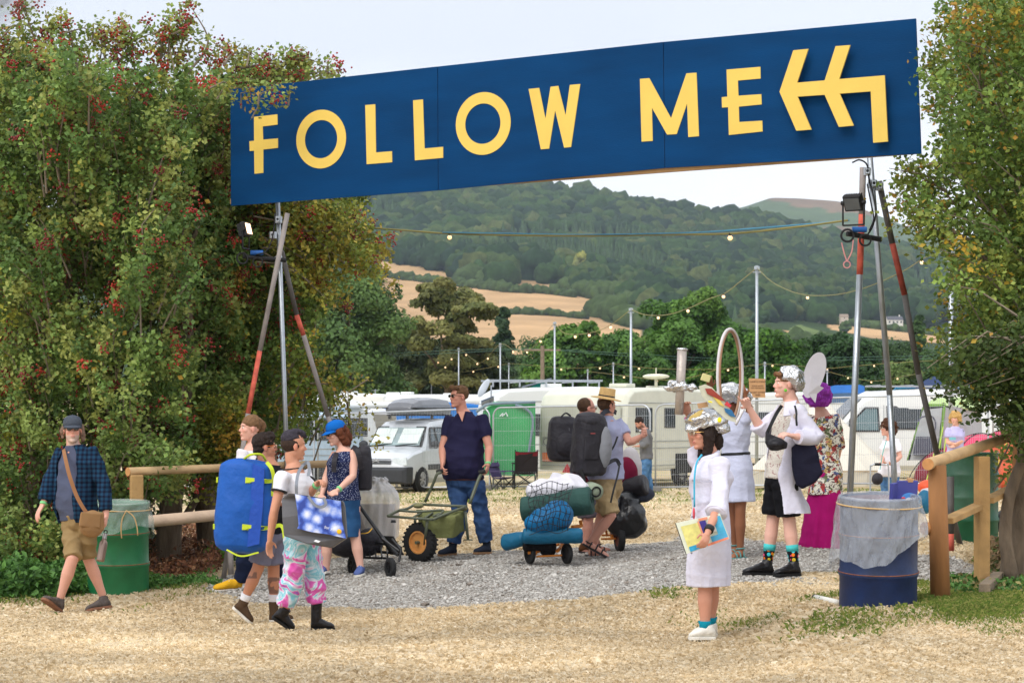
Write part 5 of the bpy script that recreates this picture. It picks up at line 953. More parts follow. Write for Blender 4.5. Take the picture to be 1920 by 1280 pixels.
# green awning with peak mark
t = thing('awning_tent', 'bright green awning with white peak mark left of the cream caravan', 'tent', G(955,56)); YY = 55.6; mga = ny((70,176,106),'awning_green')
MB().poly([q(893,890,YY),q(900,800,YY),q(906,770,YY),q(922,760,YY),q(1004,757,YY),q(1004,892,YY)], .06, (0,-1,0)).build('front_wall', mga, t); MB().poly([q(893,890,YY),q(906,770,YY),q(922,760,YY),q(1004,757,YY),q(1004,752,YY+1.8),q(925,753,YY+1.8)], .04, (0,-.3,.9)).build('roof', mga, t)
MB().tube([q(966,759,YY-.08),q(982,764,YY-.08),q(996,776,YY-.08),q(999,795,YY-.08),q(994,830,YY-.08),q(990,858,YY-.08)], .035, 6, 5).build('arched_frame', mat('awn_grey', (120,138,150)), t, True)
MB().tube([q(893,772,YY-.06),q(903,765,YY-.06),q(922,757,YY-.06),q(1004,754,YY-.06)], .04, 6, 3).build('edge_piping', mat('awn_grey'), t, True)
MB().tube([q(937,780,YY-.045),q(943,774.5,YY-.045),q(945,777.5,YY-.045),q(948.5,773,YY-.045),q(952,780,YY-.045)], .014, 5).build('peak_mark', mat('print_white'), t)
MB().tube([q(941.5,780,YY-.045),q(944.5,776.5,YY-.045)], .014, 5).build('peak_mark', mat('print_white'), t)
# camp chairs
def campchair(b, rz, cs, cb, label, sc=1.):
    t = thing('camp_chair', label, 'chair', b, rz, group='folding camp chairs'); s = sc; w, d = .27*s, .24*s
    MB().add([(-w,-d,.43*s),(w,-d,.43*s),(w,d,.40*s),(-w,d,.40*s),(0,0,.36*s)], [(0,1,4),(1,2,4),(2,3,4),(3,0,4)]).build('seat', cs, t, world=False).modifiers.new('s','SOLIDIFY').thickness = .02
    R = np.array([(-w,d+.02,.42*s),(w,d+.02,.42*s),(w,d+.16,.92*s),(w*.6,d+.17,.90*s),(-w*.6,d+.17,.90*s),(-w,d+.16,.92*s)]); MB().poly(R, .02, (0,-1,.2)).build('backrest', cs, t, world=False)
    MB().poly([(-w,d+.085,.78*s),(w,d+.085,.78*s),(w,d+.13,.915*s),(w*.6,d+.15,.895*s),(-w*.6,d+.15,.895*s),(-w,d+.145,.915*s)], .05, (0,-1,.2)).build('headrest', cb, t, world=False)
    m = MB()
    for sx in (-1,1):
        m.cyl((sx*w,-d,0), (sx*w,-d,.62*s), .011); m.cyl((sx*w,d+.02,0), (sx*w,d+.17,.95*s), .011); m.cyl((sx*w,-d,.03), (sx*w,d,.42*s), .009); m.cyl((sx*w,d,.03), (sx*w,-d,.42*s), .009)
    for sy in (-d, d): m.cyl((-w,sy,.03), (w,sy,.42*s), .009); m.cyl((w,sy,.03), (-w,sy,.42*s), .009)
    m.build('frame', mblk, t, world=False)
    for sx in (-1,1): MB().box((sx*w,0,.62*s), (.05,2*d+.1,.025)).build('armrest', cs, t, world=False)
    return t
mch = mat('chair_black', (38,32,36), .85, .15, 10, .3)
campchair(G(984,54.9), math.pi+.1, mch, mat('chair_maroon', (120,30,44), .85), 'black camp chair with maroon top in front of the green awning', 1.0)
campchair(G(944,55.0), .9, mat('chair_purple', (70,60,96), .85), mat('chair_purple'), 'small purple folding chair beside the leg of the man in jeans', .72)
campchair(G(1282,54.4), 1.7, mch, mch, 'low black folding chair by the caravan wheel', .5)
# ================================================================== people: tools
def remesh(mb, vox, sm=2):
    V = np.concatenate(mb.V); me = bpy.data.meshes.new('tmp'); me.from_pydata(V.tolist(), [], mb.Fc); me.update(); fixn(me); o = bpy.data.objects.new('tmp', me); COL.objects.link(o)
    r = o.modifiers.new('r', 'REMESH'); r.mode = 'VOXEL'; r.voxel_size = vox; s = o.modifiers.new('s', 'SMOOTH'); s.factor = .5; s.iterations = sm
    dg = bpy.context.evaluated_depsgraph_get(); e = o.evaluated_get(dg).to_mesh(); n = len(e.vertices); co = np.empty(n*3, np.float32); e.vertices.foreach_get('co', co); no = np.empty(n*3, np.float32); e.vertices.foreach_get('normal', no)
    Fc = np.empty(len(e.loops), np.int32); e.loops.foreach_get('vertex_index', Fc); tot = np.empty(len(e.polygons), np.int32); e.polygons.foreach_get('loop_total', tot); ok = (tot == 4).all()
    F4 = Fc.reshape(-1,4) if ok else np.array([list(p.vertices)+[p.vertices[2]]*(4-len(p.vertices)) for p in e.polygons])
    o.evaluated_get(dg).to_mesh_clear(); bpy.data.objects.remove(o); bpy.data.meshes.remove(me); return co.reshape(-1,3).astype(float), no.reshape(-1,3).astype(float), F4
def wrinkle(V, N_, amp, s=26, seed=0, dirv=(0,0,1)):
    g = np.random.default_rng(seed); d = np.zeros(len(V)); Q = V-V.mean(0)
    for i in range(4):
        k = nrm(g.normal(size=3)+np.array(dirv)*1.6)*s*(1+.5*i); w = np.sin(Q@(g.normal(size=3)*s*.33)+g.random()*6)*1.4; d += (1-np.abs(np.sin(Q@k*.5+w+g.random()*6))*1.6)*(.75**i)
    d += .8*np.sin(Q@(g.normal(size=3)*9)+2); return V+N_*(d*amp*.75)[:,None]
def organic(name, mb, m, parent, vox=.009, sm=2, wr=0, ws=26, seed=0, col=None, label=None, post=None):
    V, Nn, Fq = remesh(mb, vox, sm)
    if wr: V = wrinkle(V, Nn, wr, ws, seed)
    if post: V = post(V, Nn)
    o = npmesh(name, V, Fq, m, parent, col(V) if col else None, True)
    if label: o['label'] = label
    return o
def srgb(c): return np.array(lin(c))
class Fig:
    def __init__(s, label, Y, J, fwd, hd, up=(0,0,1), skin=(214,160,136), male=True, belly=0, fat=1., k=1., vox=.0075, w=None):
        s.Y = Y; s.k = k; s.skin = skin; s.vox = vox; s.fat = fat; s.belly = belly; s.male = male; s.J = {}
        for n, q in J.items(): s.J[n] = P(q[0], q[1], Y+(q[2] if len(q) > 2 else 0))
        for n in ('la','lb','ta','tb'):            # heel / toe points: planted ones rest on the ground
            if n in s.J and not (len(J[n]) > 3 and J[n][3]): p = s.J[n]; p[2] = gzz(p[0:1], p[1:2])[0]+.004
        j = s.J; s.S = (j['sa']+j['sb'])/2; s.H = (j['pa']+j['pb'])/2; s.ss = nrm(j['sb']-j['sa']); s.sh = nrm(j['pb']-j['pa']); s.fwd = nrm(fwd)
        gx = s.H.copy(); gx[2] = gz(gx[0], gx[1]); s.t = thing('person', label, 'person', gx); s.hd = nrm(hd); s.HR = basis(s.hd, up); s.hc = j['head']
        A = [-.2,-.12,0,.2,.42,.62,.8,.93,1.02,1.1,1.2]
        if male: w_, d_ = [.06,.14,.162,.158,.15,.158,.17,.158,.122,.078,.058], [.06,.10,.112,.112,.108,.115,.12,.105,.08,.064,.058]
        else: w_, d_ = [.06,.145,.172,.152,.13,.138,.148,.138,.104,.066,.05], [.06,.105,.118,.105,.095,.11,.118,.098,.074,.058,.05]
        s.A = np.array(A); s.w = np.array(w_)*fat*k; s.d = np.array(d_)*fat*k; s.w[-2:] /= fat; s.d[-2:] /= fat
        b = np.exp(-((s.A-.32)/.26)**2)*belly; s.off = b*.55; s.d = s.d+b*.6; s.w = s.w+b*.35; s.n = 0
        s.d[3:8] += 0 if male else np.array([0,0,.008,.016,.004])
    def tor(s, u, e=0., n=28, fl=0., dn=0.):
        m = min(max(u, 0), 1); c = s.H+(s.S-s.H)*u
        side = nrm(s.sh*(1-m)+s.ss*m); up = nrm(s.S-s.H); f = nrm(np.cross(up, side)); f = f if np.dot(f, s.fwd) > 0 else -f
        w = np.interp(u, s.A, s.w)+e+fl; d = np.interp(u, s.A, s.d)+e*.9+fl*.8; c = c+f*(np.interp(u, s.A, s.off)+.01)
        if u > 1.05: q = (u-1.05)/.15; c = c*(1-q*.6)+(s.J['neck'])*q*.6
        return c, side, f, w, d
    def ring(s, u, e=0., n=28, fl=0., a0=0, a1=2*math.pi, full=True, ex=.88):
        c, side, f, w, d = s.tor(u, e, n, fl); t = np.linspace(a0, a1, n, endpoint=not full); cs, sn_ = np.cos(t), np.sin(t)
        return c+(side*w)*(np.sign(sn_)*np.abs(sn_)**ex)[:,None]+(f*d)*(np.sign(cs)*np.abs(cs)**ex)[:,None]
    def armpts(s, x): return s.J['s'+x], s.J['e'+x], s.J['w'+x]
    def arm(s, mb, x, e=0., t1=2., loose=0., t0=0):
        S, E, Wr = s.armpts(x); k = s.k*(1 if s.male else .88)*(.75+.25*s.fat); keys = [0,.25,.6,1,1.25,1.6,2]; rad = np.array([.053,.054,.047,.041,.044,.036,.027])*k
        inn = s.S*.3+S*.7-(0,0,.02)
        def pt(t): return S+(E-S)*t if t < 1 else E+(Wr-E)*(t-1)
        ts = [t0]+[q for q in keys if t0 < q < t1]+[t1]; pts = ([inn] if t0 == 0 else [])+[pt(q) for q in ts]; r = [np.interp(q, keys, rad)+e+loose*max(0, q-.2)*.5 for q in ts]; r = ([r[0]*.8] if t0 == 0 else [])+r
        mb.tube(pts, r, 14)
    def leg(s, mb, x, e=0., t1=2., loose=0., t0=0.):
        Hh, K, An = s.J['p'+x], s.J['k'+x], s.J['n'+x]; k = s.k*(.7+.3*s.fat); keys = [0,.2,.5,.85,1,1.15,1.4,1.75,2]; rad = np.array([.08,.09,.076,.058,.056,.055,.058,.042,.036])*k*(1 if s.male else .96)
        def pt(t): return Hh+(K-Hh)*t if t < 1 else K+(An-K)*(t-1)
        ts = [t0]+[q for q in keys if t0 < q < t1]+[t1]; mb.tube([pt(q) for q in ts], [np.interp(q, keys, rad)+e+loose*q*.5 for q in ts], 16)
    def hand(s, mb, x, curl=.5, pn=None, ln=1., point=False):
        W_, H_ = s.J['w'+x], s.J['h'+x]; d = nrm(H_-W_); pn = nrm(pn if pn is not None else np.cross(d, (1,0,0))); pn = nrm(pn-d*np.dot(pn, d)); sd = np.cross(d, pn); k = s.k*(1 if s.male else .9)*ln
        R = np.stack([sd, d, pn], 1); mb.ell(W_+d*.052*k, (.041*k,.054*k,.017*k), R); mb.tube([W_-d*.02, W_+d*.03*k], [.026*k,.024*k], 10)
        for i, (o, L_) in enumerate(((-.03,.062),(-.01,.075),(.011,.07),(.031,.055))):
            b = W_+d*(.095-.004*abs(i-1.3))*k+sd*o*k; c = curl*(1+.08*i) if not (point and i == 0) else .05; a = 0; pts = [b-d*.03*k, b]; q = d+sd*o*1.2
            for seg in (.45,.32,.23): a += c*.55; dv = nrm(d*math.cos(a)+pn*math.sin(a)+sd*o*.8); pts.append(pts[-1]+dv*L_*seg*1.25*k)
            mb.tube(pts, [.0095*k,.0098*k,.009*k,.0082*k,.007*k], 8, round_=True)
        sg_ = -1; b = W_+d*.03*k+sd*sg_*.03*k; p2 = b+(d*.6+sd*sg_*.75+pn*.3)*.036*k; p3 = p2+nrm(d*.9+sd*sg_*(.3-curl*.3)+pn*(.2+curl*.5))*.034*k; mb.tube([b-sd*sg_*.01, p2, p3], [.0125*k,.0108*k,.0085*k], 8, round_=True)
    def foot(s, mb, x):
        l, t, a = s.J['l'+x], s.J['t'+x], s.J['n'+x]; d = nrm(t-l); mb.tube([a, l*.8+t*.2+(a-l)*.35, l*.45+t*.55+(a-l)*.22, l*.08+t*.92+(a-l)*.12], [.036,.04,.036,.026], 12, 3, round_=True); mb.ell(l+d*.03+(a-l)*.28, .034)
        sd = nrm(np.cross(d, a-l))
        for i in range(5): o = (i-2)*.015; mb.tube([l+(t-l)*.8+sd*o+(a-l)*.12, t+sd*o*1.1+(a-l)*.09-d*.012*abs(i-1)], [.013,.0105], 8, round_=True)
    def H_(s, p): return s.hc+s.HR@(np.array(p)*s.k)
    def head(s, mb):
        k = s.k; E = lambda c, r, **q: mb.ell(s.H_(c), np.array(r)*k, s.HR, 20, 14); f = 1 if s.male else .94
        E((0,-.012,.035), (.077,.096,.088)); E((0,.02,-.03), (.062*f,.072,.088)); E((0,.0,-.055), (.062*f,.058,.05)); E((0,.068,-.098), (.027*f,.024,.02)); E((0,.03,-.085), (.047*f,.045,.032))
        E((0,.074,.03), (.05,.018,.013)); 
        for q in (-1,1): E((q*.036,.058,-.02), (.024,.026,.024)); E((q*.079,-.008,-.008), (.009,.019,.032)); E((q*.03,.078,.006), (.0145,.011,.009))
        mb.tube([s.H_((0,.082,.022)), s.H_((0,.094,-.004)), s.H_((0,.105,-.022))], np.array([.007,.009,.0105])*k, 10, round_=True); E((0,.092,-.028), (.016,.012,.008)); E((0,.088,-.058), (.024,.011,.006)); E((0,.086,-.068), (.021,.011,.007))
        n = s.J['neck']; r = (.06 if s.male else .05)*k; mb.tube([s.H_((0,-.025,-.05)), s.H_((0,-.03,-.09))*.6+n*.4, n, n*.3+s.S*.7], [r*.98,r,r*1.12,r*1.7], 14, 3)
    def facecol(s, V, extra=None):
        sk = srgb(s.skin); C = np.tile(sk, (len(V),1)); Q = (V-s.hc)@s.HR/s.k; inh = np.linalg.norm(Q, axis=1) < .17
        def blob(c, r, col, mix=1.):
            d = (((Q-np.array(c))/np.array(r))**2).sum(1); m = inh & (d < 1); C[m] = C[m]*(1-mix)+np.array(lin(col))*mix
        for q in (-1,1):
            blob((q*.036,.08,-.02), (.022,.03,.02), (226,140,120), .35); blob((q*.031,.092,.008), (.0125,.03,.006), (236,228,222)); blob((q*.031,.092,.008), (.006,.03,.0055), (50,38,32)); blob((q*.031,.088,.026), (.019,.03,.005), s.brow, .75); blob((q*.08,-.008,-.01), (.014,.02,.03), (216,120,104), .3)
        blob((0,.1,-.063), (.022,.03,.0045), (150,70,66), .8); blob((0,.1,-.058), (.024,.03,.006), (186,104,98), .5); blob((0,.1,-.068), (.02,.03,.006), (192,112,104), .5); blob((0,.11,-.022), (.014,.02,.012), (226,136,118), .3)
        if extra: extra(C, Q, inh, blob)
        return C
    brow = (70,50,40)
    def body(s, curl=(.5,.5), pn=(None,None), feet=False, extra=None, arms='ab', tattoo=None, hands='ab', point=''):
        mb = MB(); mb.rings([s.ring(u) for u in s.A]); s.head(mb)
        for x in arms: s.arm(mb, x); (s.hand(mb, x, curl['ab'.index(x)], pn['ab'.index(x)], point=x in point) if x in hands else None)
        for x in 'ab': s.leg(mb, x); s.foot(mb, x) if feet else None
        def cf(V):
            C = s.facecol(V, extra)
            if tattoo: tattoo(V, C)
            return C
        ms = mat('skin', attr=True, rough=.55, var=.05, scale=9, bump=.06, bscale=90, spec=.35); o = organic('body', mb, ms, s.t, s.vox*.82, 2, col=cf); s.bo = o; return o
    def shirt(s, m, u0=-.05, u1=1.1, e=.016, sl=(.55,.55), loose=.012, wr=.006, name='shirt', fl=0, ws=24, open_=None, vneck=0, seed=1, cuffe=0, label=None):
        mb = MB(); us = [u0]+[q for q in np.arange(-.1, 1.1, .1) if u0 < q < u1]+[u1]
        if open_ is None: R = [s.ring(u, e+fl*max(0,.6-u)) for u in us]; mb.rings(R)
        else:
            a0, a1 = open_
            for u in [0]: pass
            Ro = [s.ring(u, e+fl*max(0,.6-u)+.012, 30, 0, a0, a1, False) for u in us]; Ri = [s.ring(u, e+fl*max(0,.6-u)-.008, 30, 0, a0, a1, False) for u in us]
            mb.rings([np.concatenate([a, b[::-1]]) for a, b in zip(Ro, Ri)])
        for x, q in zip('ab', sl):
            if q > 0: s.arm(mb, x, e*.8+.004, q, loose)
            if q > 0: mb.ell(s.J['s'+x]*.93+s.S*.07-(0,0,.02), (.05*s.k*s.fat+e*.5,)*3)
        return organic(name, mb, m, s.t, s.vox*1.15, 3, wr, ws, seed, label=label)
    def bottoms(s, m, t1=(2,2), e=.014, loose=.0, wr=.006, name='trousers', u1=.1, seed=2, ws=26, label=None):
        mb = MB(); mb.rings([s.ring(u, e*(1 if u < .05 else .6), fl=0) for u in (-.2,-.1,0,.1,u1)])
        for x, q in zip('ab', t1): s.leg(mb, x, e, q, loose)
        return organic(name, mb, m, s.t, s.vox*1.15, 3, wr, ws, seed, label=label)
    def skirt(s, m, hemz, w1, d1, u1=.3, e=.016, wr=.008, name='skirt', folds=0, cen=None, ws=14, seed=3, th=.0):
        mb = MB(); R = [s.ring(u, e, 48) for u in (u1, .15, 0)][::1]; c, side, f, w, d = s.tor(0, e); z0 = c[2]; n = 6; cen = c if cen is None else np.array(cen, float)
        side = nrm(side*(1,1,0)); f = nrm(f*(1,1,0)); t = np.linspace(0, 2*math.pi, 48, endpoint=False)
        for i in range(1, n+1):
            q = i/n; wq = w+(w1-w)*q; dq = d+(d1-d)*q; cc = c+(cen-c)*q; cc = np.array([cc[0], cc[1], z0+(hemz-z0)*q]); fo = 1+folds*q*np.sin(t*9+1)*.5+folds*q*np.sin(t*14)*.4
            R.append(cc+side*(wq*np.sin(t)*fo)[:,None]+f*(dq*np.cos(t)*fo)[:,None])
        mb.rings(R); return organic(name, mb, m, s.t, s.vox*1.15, 2, wr, ws, seed)
    def shoe(s, x, m, msole, high=0, name='shoe', wid=1., lace=None):
        l, t, a = s.J['l'+x], s.J['t'+x], s.J['n'+x]; d = nrm(t-l); up = a-l; up = nrm(up-d*np.dot(up, d)); sd = np.cross(d, up); Ln = np.linalg.norm(t-l); k = s.k*wid
        def sec(q, w, h, z0=.018, n=14):
            c = l+d*Ln*q+up*z0; th = np.linspace(0, 2*math.pi, n, endpoint=False); return c+sd[None]*(np.cos(th)*w*k)[:,None]+up[None]*((np.sin(th)*.5+.5)*h*k)[:,None]
        mb = MB(); mb.rings([sec(q, w, h) for q, w, h in ((-.02,.022,.05),(.03,.033,.075),(.15,.038,.09),(.33,.038,.096),(.5,.041,.078),(.68,.046,.058),(.85,.045,.046),(.96,.032,.034),(1.01,.014,.02))])
        an = a*.92+(l+d*Ln*.2)*.08; mb.tube([l+d*Ln*.2+up*.05, l*.0+an*.35+(l+d*Ln*.2+up*.08)*.65, an+(up*high if high else 0)], [.042*k,.045*k,(.047 if high else .043)*k], 14)
        o = organic(name, mb, m, s.t, s.vox*.9, 2, .0015, 60)
        sb = MB(); R = [np.array([l+d*Ln*q+sd*w*k*g_+up*z for g_, z in ((-1,0),(1,0),(1.04,.024),(-1.04,.024))]) for q, w in ((-.03,.02),(.0,.031),(.1,.038),(.3,.036),(.5,.041),(.7,.049),(.88,.046),(.98,.03),(1.03,.012))]
        sb.rings(R).build('sole', msole, o, bev=.004)
        if lace:
            lm = MB()
            lp = []
            for i in range(5 if not high else 8):
                q = .38+.07*i if not high else .44-.035*i; zz = (.104-.012*i) if not high else .095+.024*i; p = l+d*Ln*q+up*(zz*k); lp += [p-sd*.018, p+sd*.018] if i % 2 else [p+sd*.018, p-sd*.018]
            lm.tube(lp, .0028, 4)
            lm.build('laces', lace, o)
        return o
    def sock(s, x, m, z1=.16, e=.006, name='sock'):
        K, An = s.J['k'+x], s.J['n'+x]; d = nrm(K-An); mb = MB(); mb.tube([An-d*.05, An+d*.02, An+d*z1], [.04*s.k, .041*s.k+e*.3, .044*s.k+e], 16); return mb.build(name, m, s.t, True)
    def hair(s, prims, m, disp=.005, vox=.0065, name='hair', seed=5, ws=60):
        mb = MB()
        for q in prims:
            if q[0] == 'e': mb.ell(s.H_(q[1]), np.array(q[2])*s.k, s.HR, 20, 14)
            else: mb.tube([s.H_(p) for p in q[1]], np.array(q[2])*s.k, 10, 4, round_=True)
        return organic(name, mb, m, s.t, vox, 1, disp, ws, seed)
    def glasses(s, m, mf, shape='e'):
        mb = MB()
        for q in (-1,1): mb.ell(s.H_((q*.031,.1,.008)), np.array([.024,.006,.018])*s.k, s.HR, 14, 8)
        o = mb.build('sunglasses', m, s.t, True); mb = MB(); mb.tube([s.H_((-.01,.106,.012)), s.H_((.01,.106,.012))], .003, 6)
        for q in (-1,1): mb.tube([s.H_((q*.053,.096,.014)), s.H_((q*.075,.06,.014)), s.H_((q*.083,-.01,.01))], .003, 6)
        mb.build('frame', mf, o)
    def cap(s, m, visor=True, tilt=0, name='cap', strap=None):
        mb = MB(); R = []; n = 26; t = np.arange(n)*2*math.pi/n
        for z, q in ((.035,1.0),(.06,1.0),(.09,.95),(.115,.78),(.13,.5),(.137,.2),(.138,.02)): R.append(np.stack([np.cos(t)*.087*q, np.sin(t)*.105*q-.01, np.full(n, z)+.012*np.sin(t)*-1*0], 1))
        R2 = [np.array([s.H_(p) for p in r]) for r in R]; mb.rings(R2); o = mb.build(name, m, s.t, True)
        if visor:
            vb = MB(); V = []; 
            for zo in (0, -.006):
                for i in range(13):
                    a = math.pi*(.12+.76*i/12); V.append(s.H_((math.cos(a)*.086, math.sin(a)*.103-.01, .043+zo)))
                for i in range(13):
                    a = math.pi*(.12+.76*i/12); V.append(s.H_((math.cos(a)*.088, math.sin(a)*.103+.062*math.sin(math.pi*i/12)**.6-.008, .036+zo-.018*math.sin(math.pi*i/12)-abs(math.cos(a))**2*.012)))
            Fc = []
            for i in range(12): Fc += [(i,i+1,14+i,13+i),(26+i,39+i,40+i,27+i),(13+i,14+i,40+i,39+i)]
            vb.add(V, Fc).build('visor', m, o, True)
        bt = MB(); bt.ell(s.H_((0,-.01,.139)), .006, n=8, m=5); bt.build('button', m, o); return o
    def band(s, x, m, at=.93, w=.012, nm='wristband', r=.033):
        E, Wr = s.J['e'+x], s.J['w'+x]; p = E+(Wr-E)*at; d = nrm(Wr-E); mb = MB(); mb.cyl(p-d*w, p+d*w, r*s.k, None, 16); return mb.build(nm, m, s.t, True)
def strap(nm, pts, wd, th, m, parent, sub=5, nv=(0,-1,.15)):
    p, _ = spline([P(*q) if len(q) == 3 else q for q in pts], [1]*len(pts), sub); T = np.gradient(p, axis=0); T /= np.linalg.norm(T, axis=1, keepdims=True); nv = nrm(nv); R = []
    for i in range(len(p)): s_ = nrm(np.cross(T[i], nv)); R.append(np.array([p[i]-s_*wd/2, p[i]+s_*wd/2, p[i]+s_*wd/2+nv*th, p[i]-s_*wd/2+nv*th]))
    return MB().rings(R).build(nm, m, parent)
# pattern helpers
def nd(n, t, **k):
    q = n.new(t)
    for a, v in k.items():
        if a in q.inputs: q.inputs[a].default_value = v
        else: setattr(q, a, v)
    return q
def ramp(n, l, src, stops, interp='LINEAR'):
    r = n.new('ShaderNodeValToRGB'); r.color_ramp.interpolation = interp; e = r.color_ramp.elements
    while len(e) < len(stops): e.new(.5)
    for q, (p, c) in zip(e, stops): q.position = p; q.color = (*lin(c), 1)
    l.new(src, r.inputs[0]); return r.outputs[0]
def f_plaid(n, l, co):
    sp = n.new('ShaderNodeSeparateXYZ'); l.new(co.outputs['Object'], sp.inputs[0]); out = None
    def w(sock, f, ph=0):
        a = nd(n, 'ShaderNodeMath', operation='MULTIPLY_ADD'); a.inputs[1].default_value = f; a.inputs[2].default_value = ph; l.new(sock, a.inputs[0]); b = nd(n, 'ShaderNodeMath', operation='SINE'); l.new(a.outputs[0], b.inputs[0]); c = nd(n, 'ShaderNodeMath', operation='GREATER_THAN'); c.inputs[1].default_value = .1; l.new(b.outputs[0], c.inputs[0]); return c.outputs[0]
    s_ = nd(n, 'ShaderNodeMath', operation='ADD'); l.new(w(sp.outputs['X'], 150), s_.inputs[0]); l.new(w(sp.outputs['Z'], 150), s_.inputs[1]); h = nd(n, 'ShaderNodeMath', operation='MULTIPLY'); h.inputs[1].default_value = .5; l.new(s_.outputs[0], h.inputs[0])
    return ramp(n, l, h.outputs[0], [(0,(32,66,92)),(.45,(26,46,70)),(.9,(20,26,44))], 'CONSTANT')
def f_noise(stops, scale, dist=1.5, detail=2, interp='LINEAR', vec=None):
    def f(n, l, co):
        q = nd(n, 'ShaderNodeTexNoise', Scale=scale, Detail=detail, Distortion=dist); l.new(co.outputs['Object'], q.inputs['Vector']); return ramp(n, l, q.outputs['Fac'], stops, interp)
    return f
def f_dots(bg, stops, scale, th, rnd=1.):
    def f(n, l, co):
        v = nd(n, 'ShaderNodeTexVoronoi', Scale=scale, Randomness=rnd); l.new(co.outputs['Object'], v.inputs['Vector']); lt = nd(n, 'ShaderNodeMath', operation='LESS_THAN'); lt.inputs[1].default_value = th; l.new(v.outputs['Distance'], lt.inputs[0])
        sx = n.new('ShaderNodeSeparateColor'); l.new(v.outputs['Color'], sx.inputs[0]); c = ramp(n, l, sx.outputs[0], stops, 'CONSTANT'); m = nd(n, 'ShaderNodeMix', data_type='RGBA'); m.inputs[6].default_value = (*lin(bg), 1); l.new(c, m.inputs[7]); l.new(lt.outputs[0], m.inputs[0]); return m.outputs[2]
    return f
def f_floral(n, l, co):
    z = nd(n, 'ShaderNodeTexNoise', Scale=14, Detail=3); l.new(co.outputs['Object'], z.inputs['Vector']); mv = nd(n, 'ShaderNodeMix', data_type='VECTOR'); mv.inputs[0].default_value = .1; l.new(co.outputs['Object'], mv.inputs[4]); l.new(z.outputs['Color'], mv.inputs[5])
    v = nd(n, 'ShaderNodeTexVoronoi', Scale=26); l.new(mv.outputs[1], v.inputs['Vector']); sx = n.new('ShaderNodeSeparateColor'); l.new(v.outputs['Color'], sx.inputs[0])
    c = ramp(n, l, sx.outputs[0], [(0,(180,70,70)),(.12,(230,226,212)),(.34,(84,104,150)),(.42,(214,140,126)),(.5,(232,228,214)),(.68,(206,176,110)),(.74,(110,128,92)),(.82,(236,232,218))], 'CONSTANT')
    v2 = nd(n, 'ShaderNodeTexVoronoi', Scale=60); l.new(mv.outputs[1], v2.inputs['Vector']); lt = nd(n, 'ShaderNodeMath', operation='GREATER_THAN'); lt.inputs[1].default_value = .62; l.new(v2.outputs['Distance'], lt.inputs[0]); m = nd(n, 'ShaderNodeMix', data_type='RGBA'); l.new(lt.outputs[0], m.inputs[0]); l.new(c, m.inputs[6]); m.inputs[7].default_value = (*lin((96,72,72)), 1); return m.outputs[2]
FAB = dict(rough=.9, spec=.12, bump=.25, bscale=140, var=.08)
def fab(name, c=(128,128,128), **k): d = dict(FAB); d.update(k); return mat(name, c or (128,128,128), **d)
mhb = fab('hair_brown', (84,62,46), var=.3, scale=40, bump=.6, bscale=120, rough=.6, nstretch=(1,1,.3)); mhd = fab('hair_dark', (46,36,32), var=.3, scale=40, bump=.6, bscale=120, rough=.55, nstretch=(1,1,.3))
mdenim = fab('denim', None, fn=f_noise([(.3,(44,66,104)),(.6,(62,90,134)),(.8,(92,120,158))], 7, .5)); mdk = fab('denim_dark', (30,38,62)); mband = mat('green_band', (130,210,140), .5)
# ================================================================== people
mshade = mat('dark_lens', (24,20,22), .12, .05, 5, 0, spec=.8); mfr = mat('frame_dark', (50,40,36), .4)
# --- 1 man in cap, plaid shirt, shoulder bag
f = Fig('man in dark cap and open plaid shirt striding past the green drum', 20.8, dict(head=(136,806,-.04), neck=(138,836,0), sa=(115,853,.09), sb=(170,850,-.09), ea=(93,904,.05), wa=(81,944,-.05), ha=(67,968,-.1), eb=(194,905,-.12), wb=(199,965,-.2), hb=(197,985,-.24),
  pa=(138,976,.08), pb=(162,976,-.06), ka=(136,1046,-.18), na=(113,1120,-.12), la=(112,1148,-.12,1), ta=(80,1124,-.3,1), kb=(165,1044,.02), nb=(193,1116,.12), lb=(208,1140,.12), tb=(163,1140,-.05)), (-.5,-.86,0), (.22,-1,.04), skin=(222,166,146), belly=.06, fat=.98)
f.brow = (120,96,80)
def beard(C, Q, inh, blob): m = inh & (Q[:,1] > .0) & (Q[:,2] < -.05) & (np.abs(Q[:,0]) < .07) & ~((np.abs(Q[:,0]) < .02) & (Q[:,2] > -.066)) & (Q[:,2] > -.14); C[m] = C[m]*.35+srgb((190,178,166))*.65
f.body((.5,.9), (np.array([.6,.4,-.2]), np.array([-1,0,0.])), extra=beard)
f.shirt(fab('slate_tee', (82,88,110)), .02, 1.14, .017, (.5,.5), wr=.007, name='tshirt'); f.bottoms(fab('khaki', (150,126,88)), (1.0,1.0), .016, .02, .008, 'shorts')
f.shirt(mat('plaid', fn=f_plaid, **FAB), -.02, 1.16, .028, (1.85,1.85), .004, .008, 'open_shirt', fl=.01, open_=(.62, 2*math.pi-.75))
ms1, msl = fab('trail_shoe', (98,90,86), var=.3, scale=30), mat('sole_brown', (132,92,70), .8)
for x in 'ab': f.shoe(x, ms1, msl, lace=mblk)
f.hair([('e',(0,-.03,.03),(.084,.09,.085)),('t',[(-.078,-.02,.03),(-.09,-.02,-.03),(-.088,-.03,-.09)],[.02,.026,.018]),('t',[(.078,-.02,.03),(.088,-.02,-.02),(.085,-.03,-.07)],[.018,.022,.014]),('t',[(0,-.1,.0),(-.02,-.1,-.06),(-.03,-.09,-.11)],[.04,.04,.025])], fab('hair_grey', (132,108,92), var=.35, scale=40, bump=.6, bscale=120), .006)
f.cap(fab('cap_grey', (74,80,90))); f.glasses(mshade, mfr); f.band('a', mband, .98)
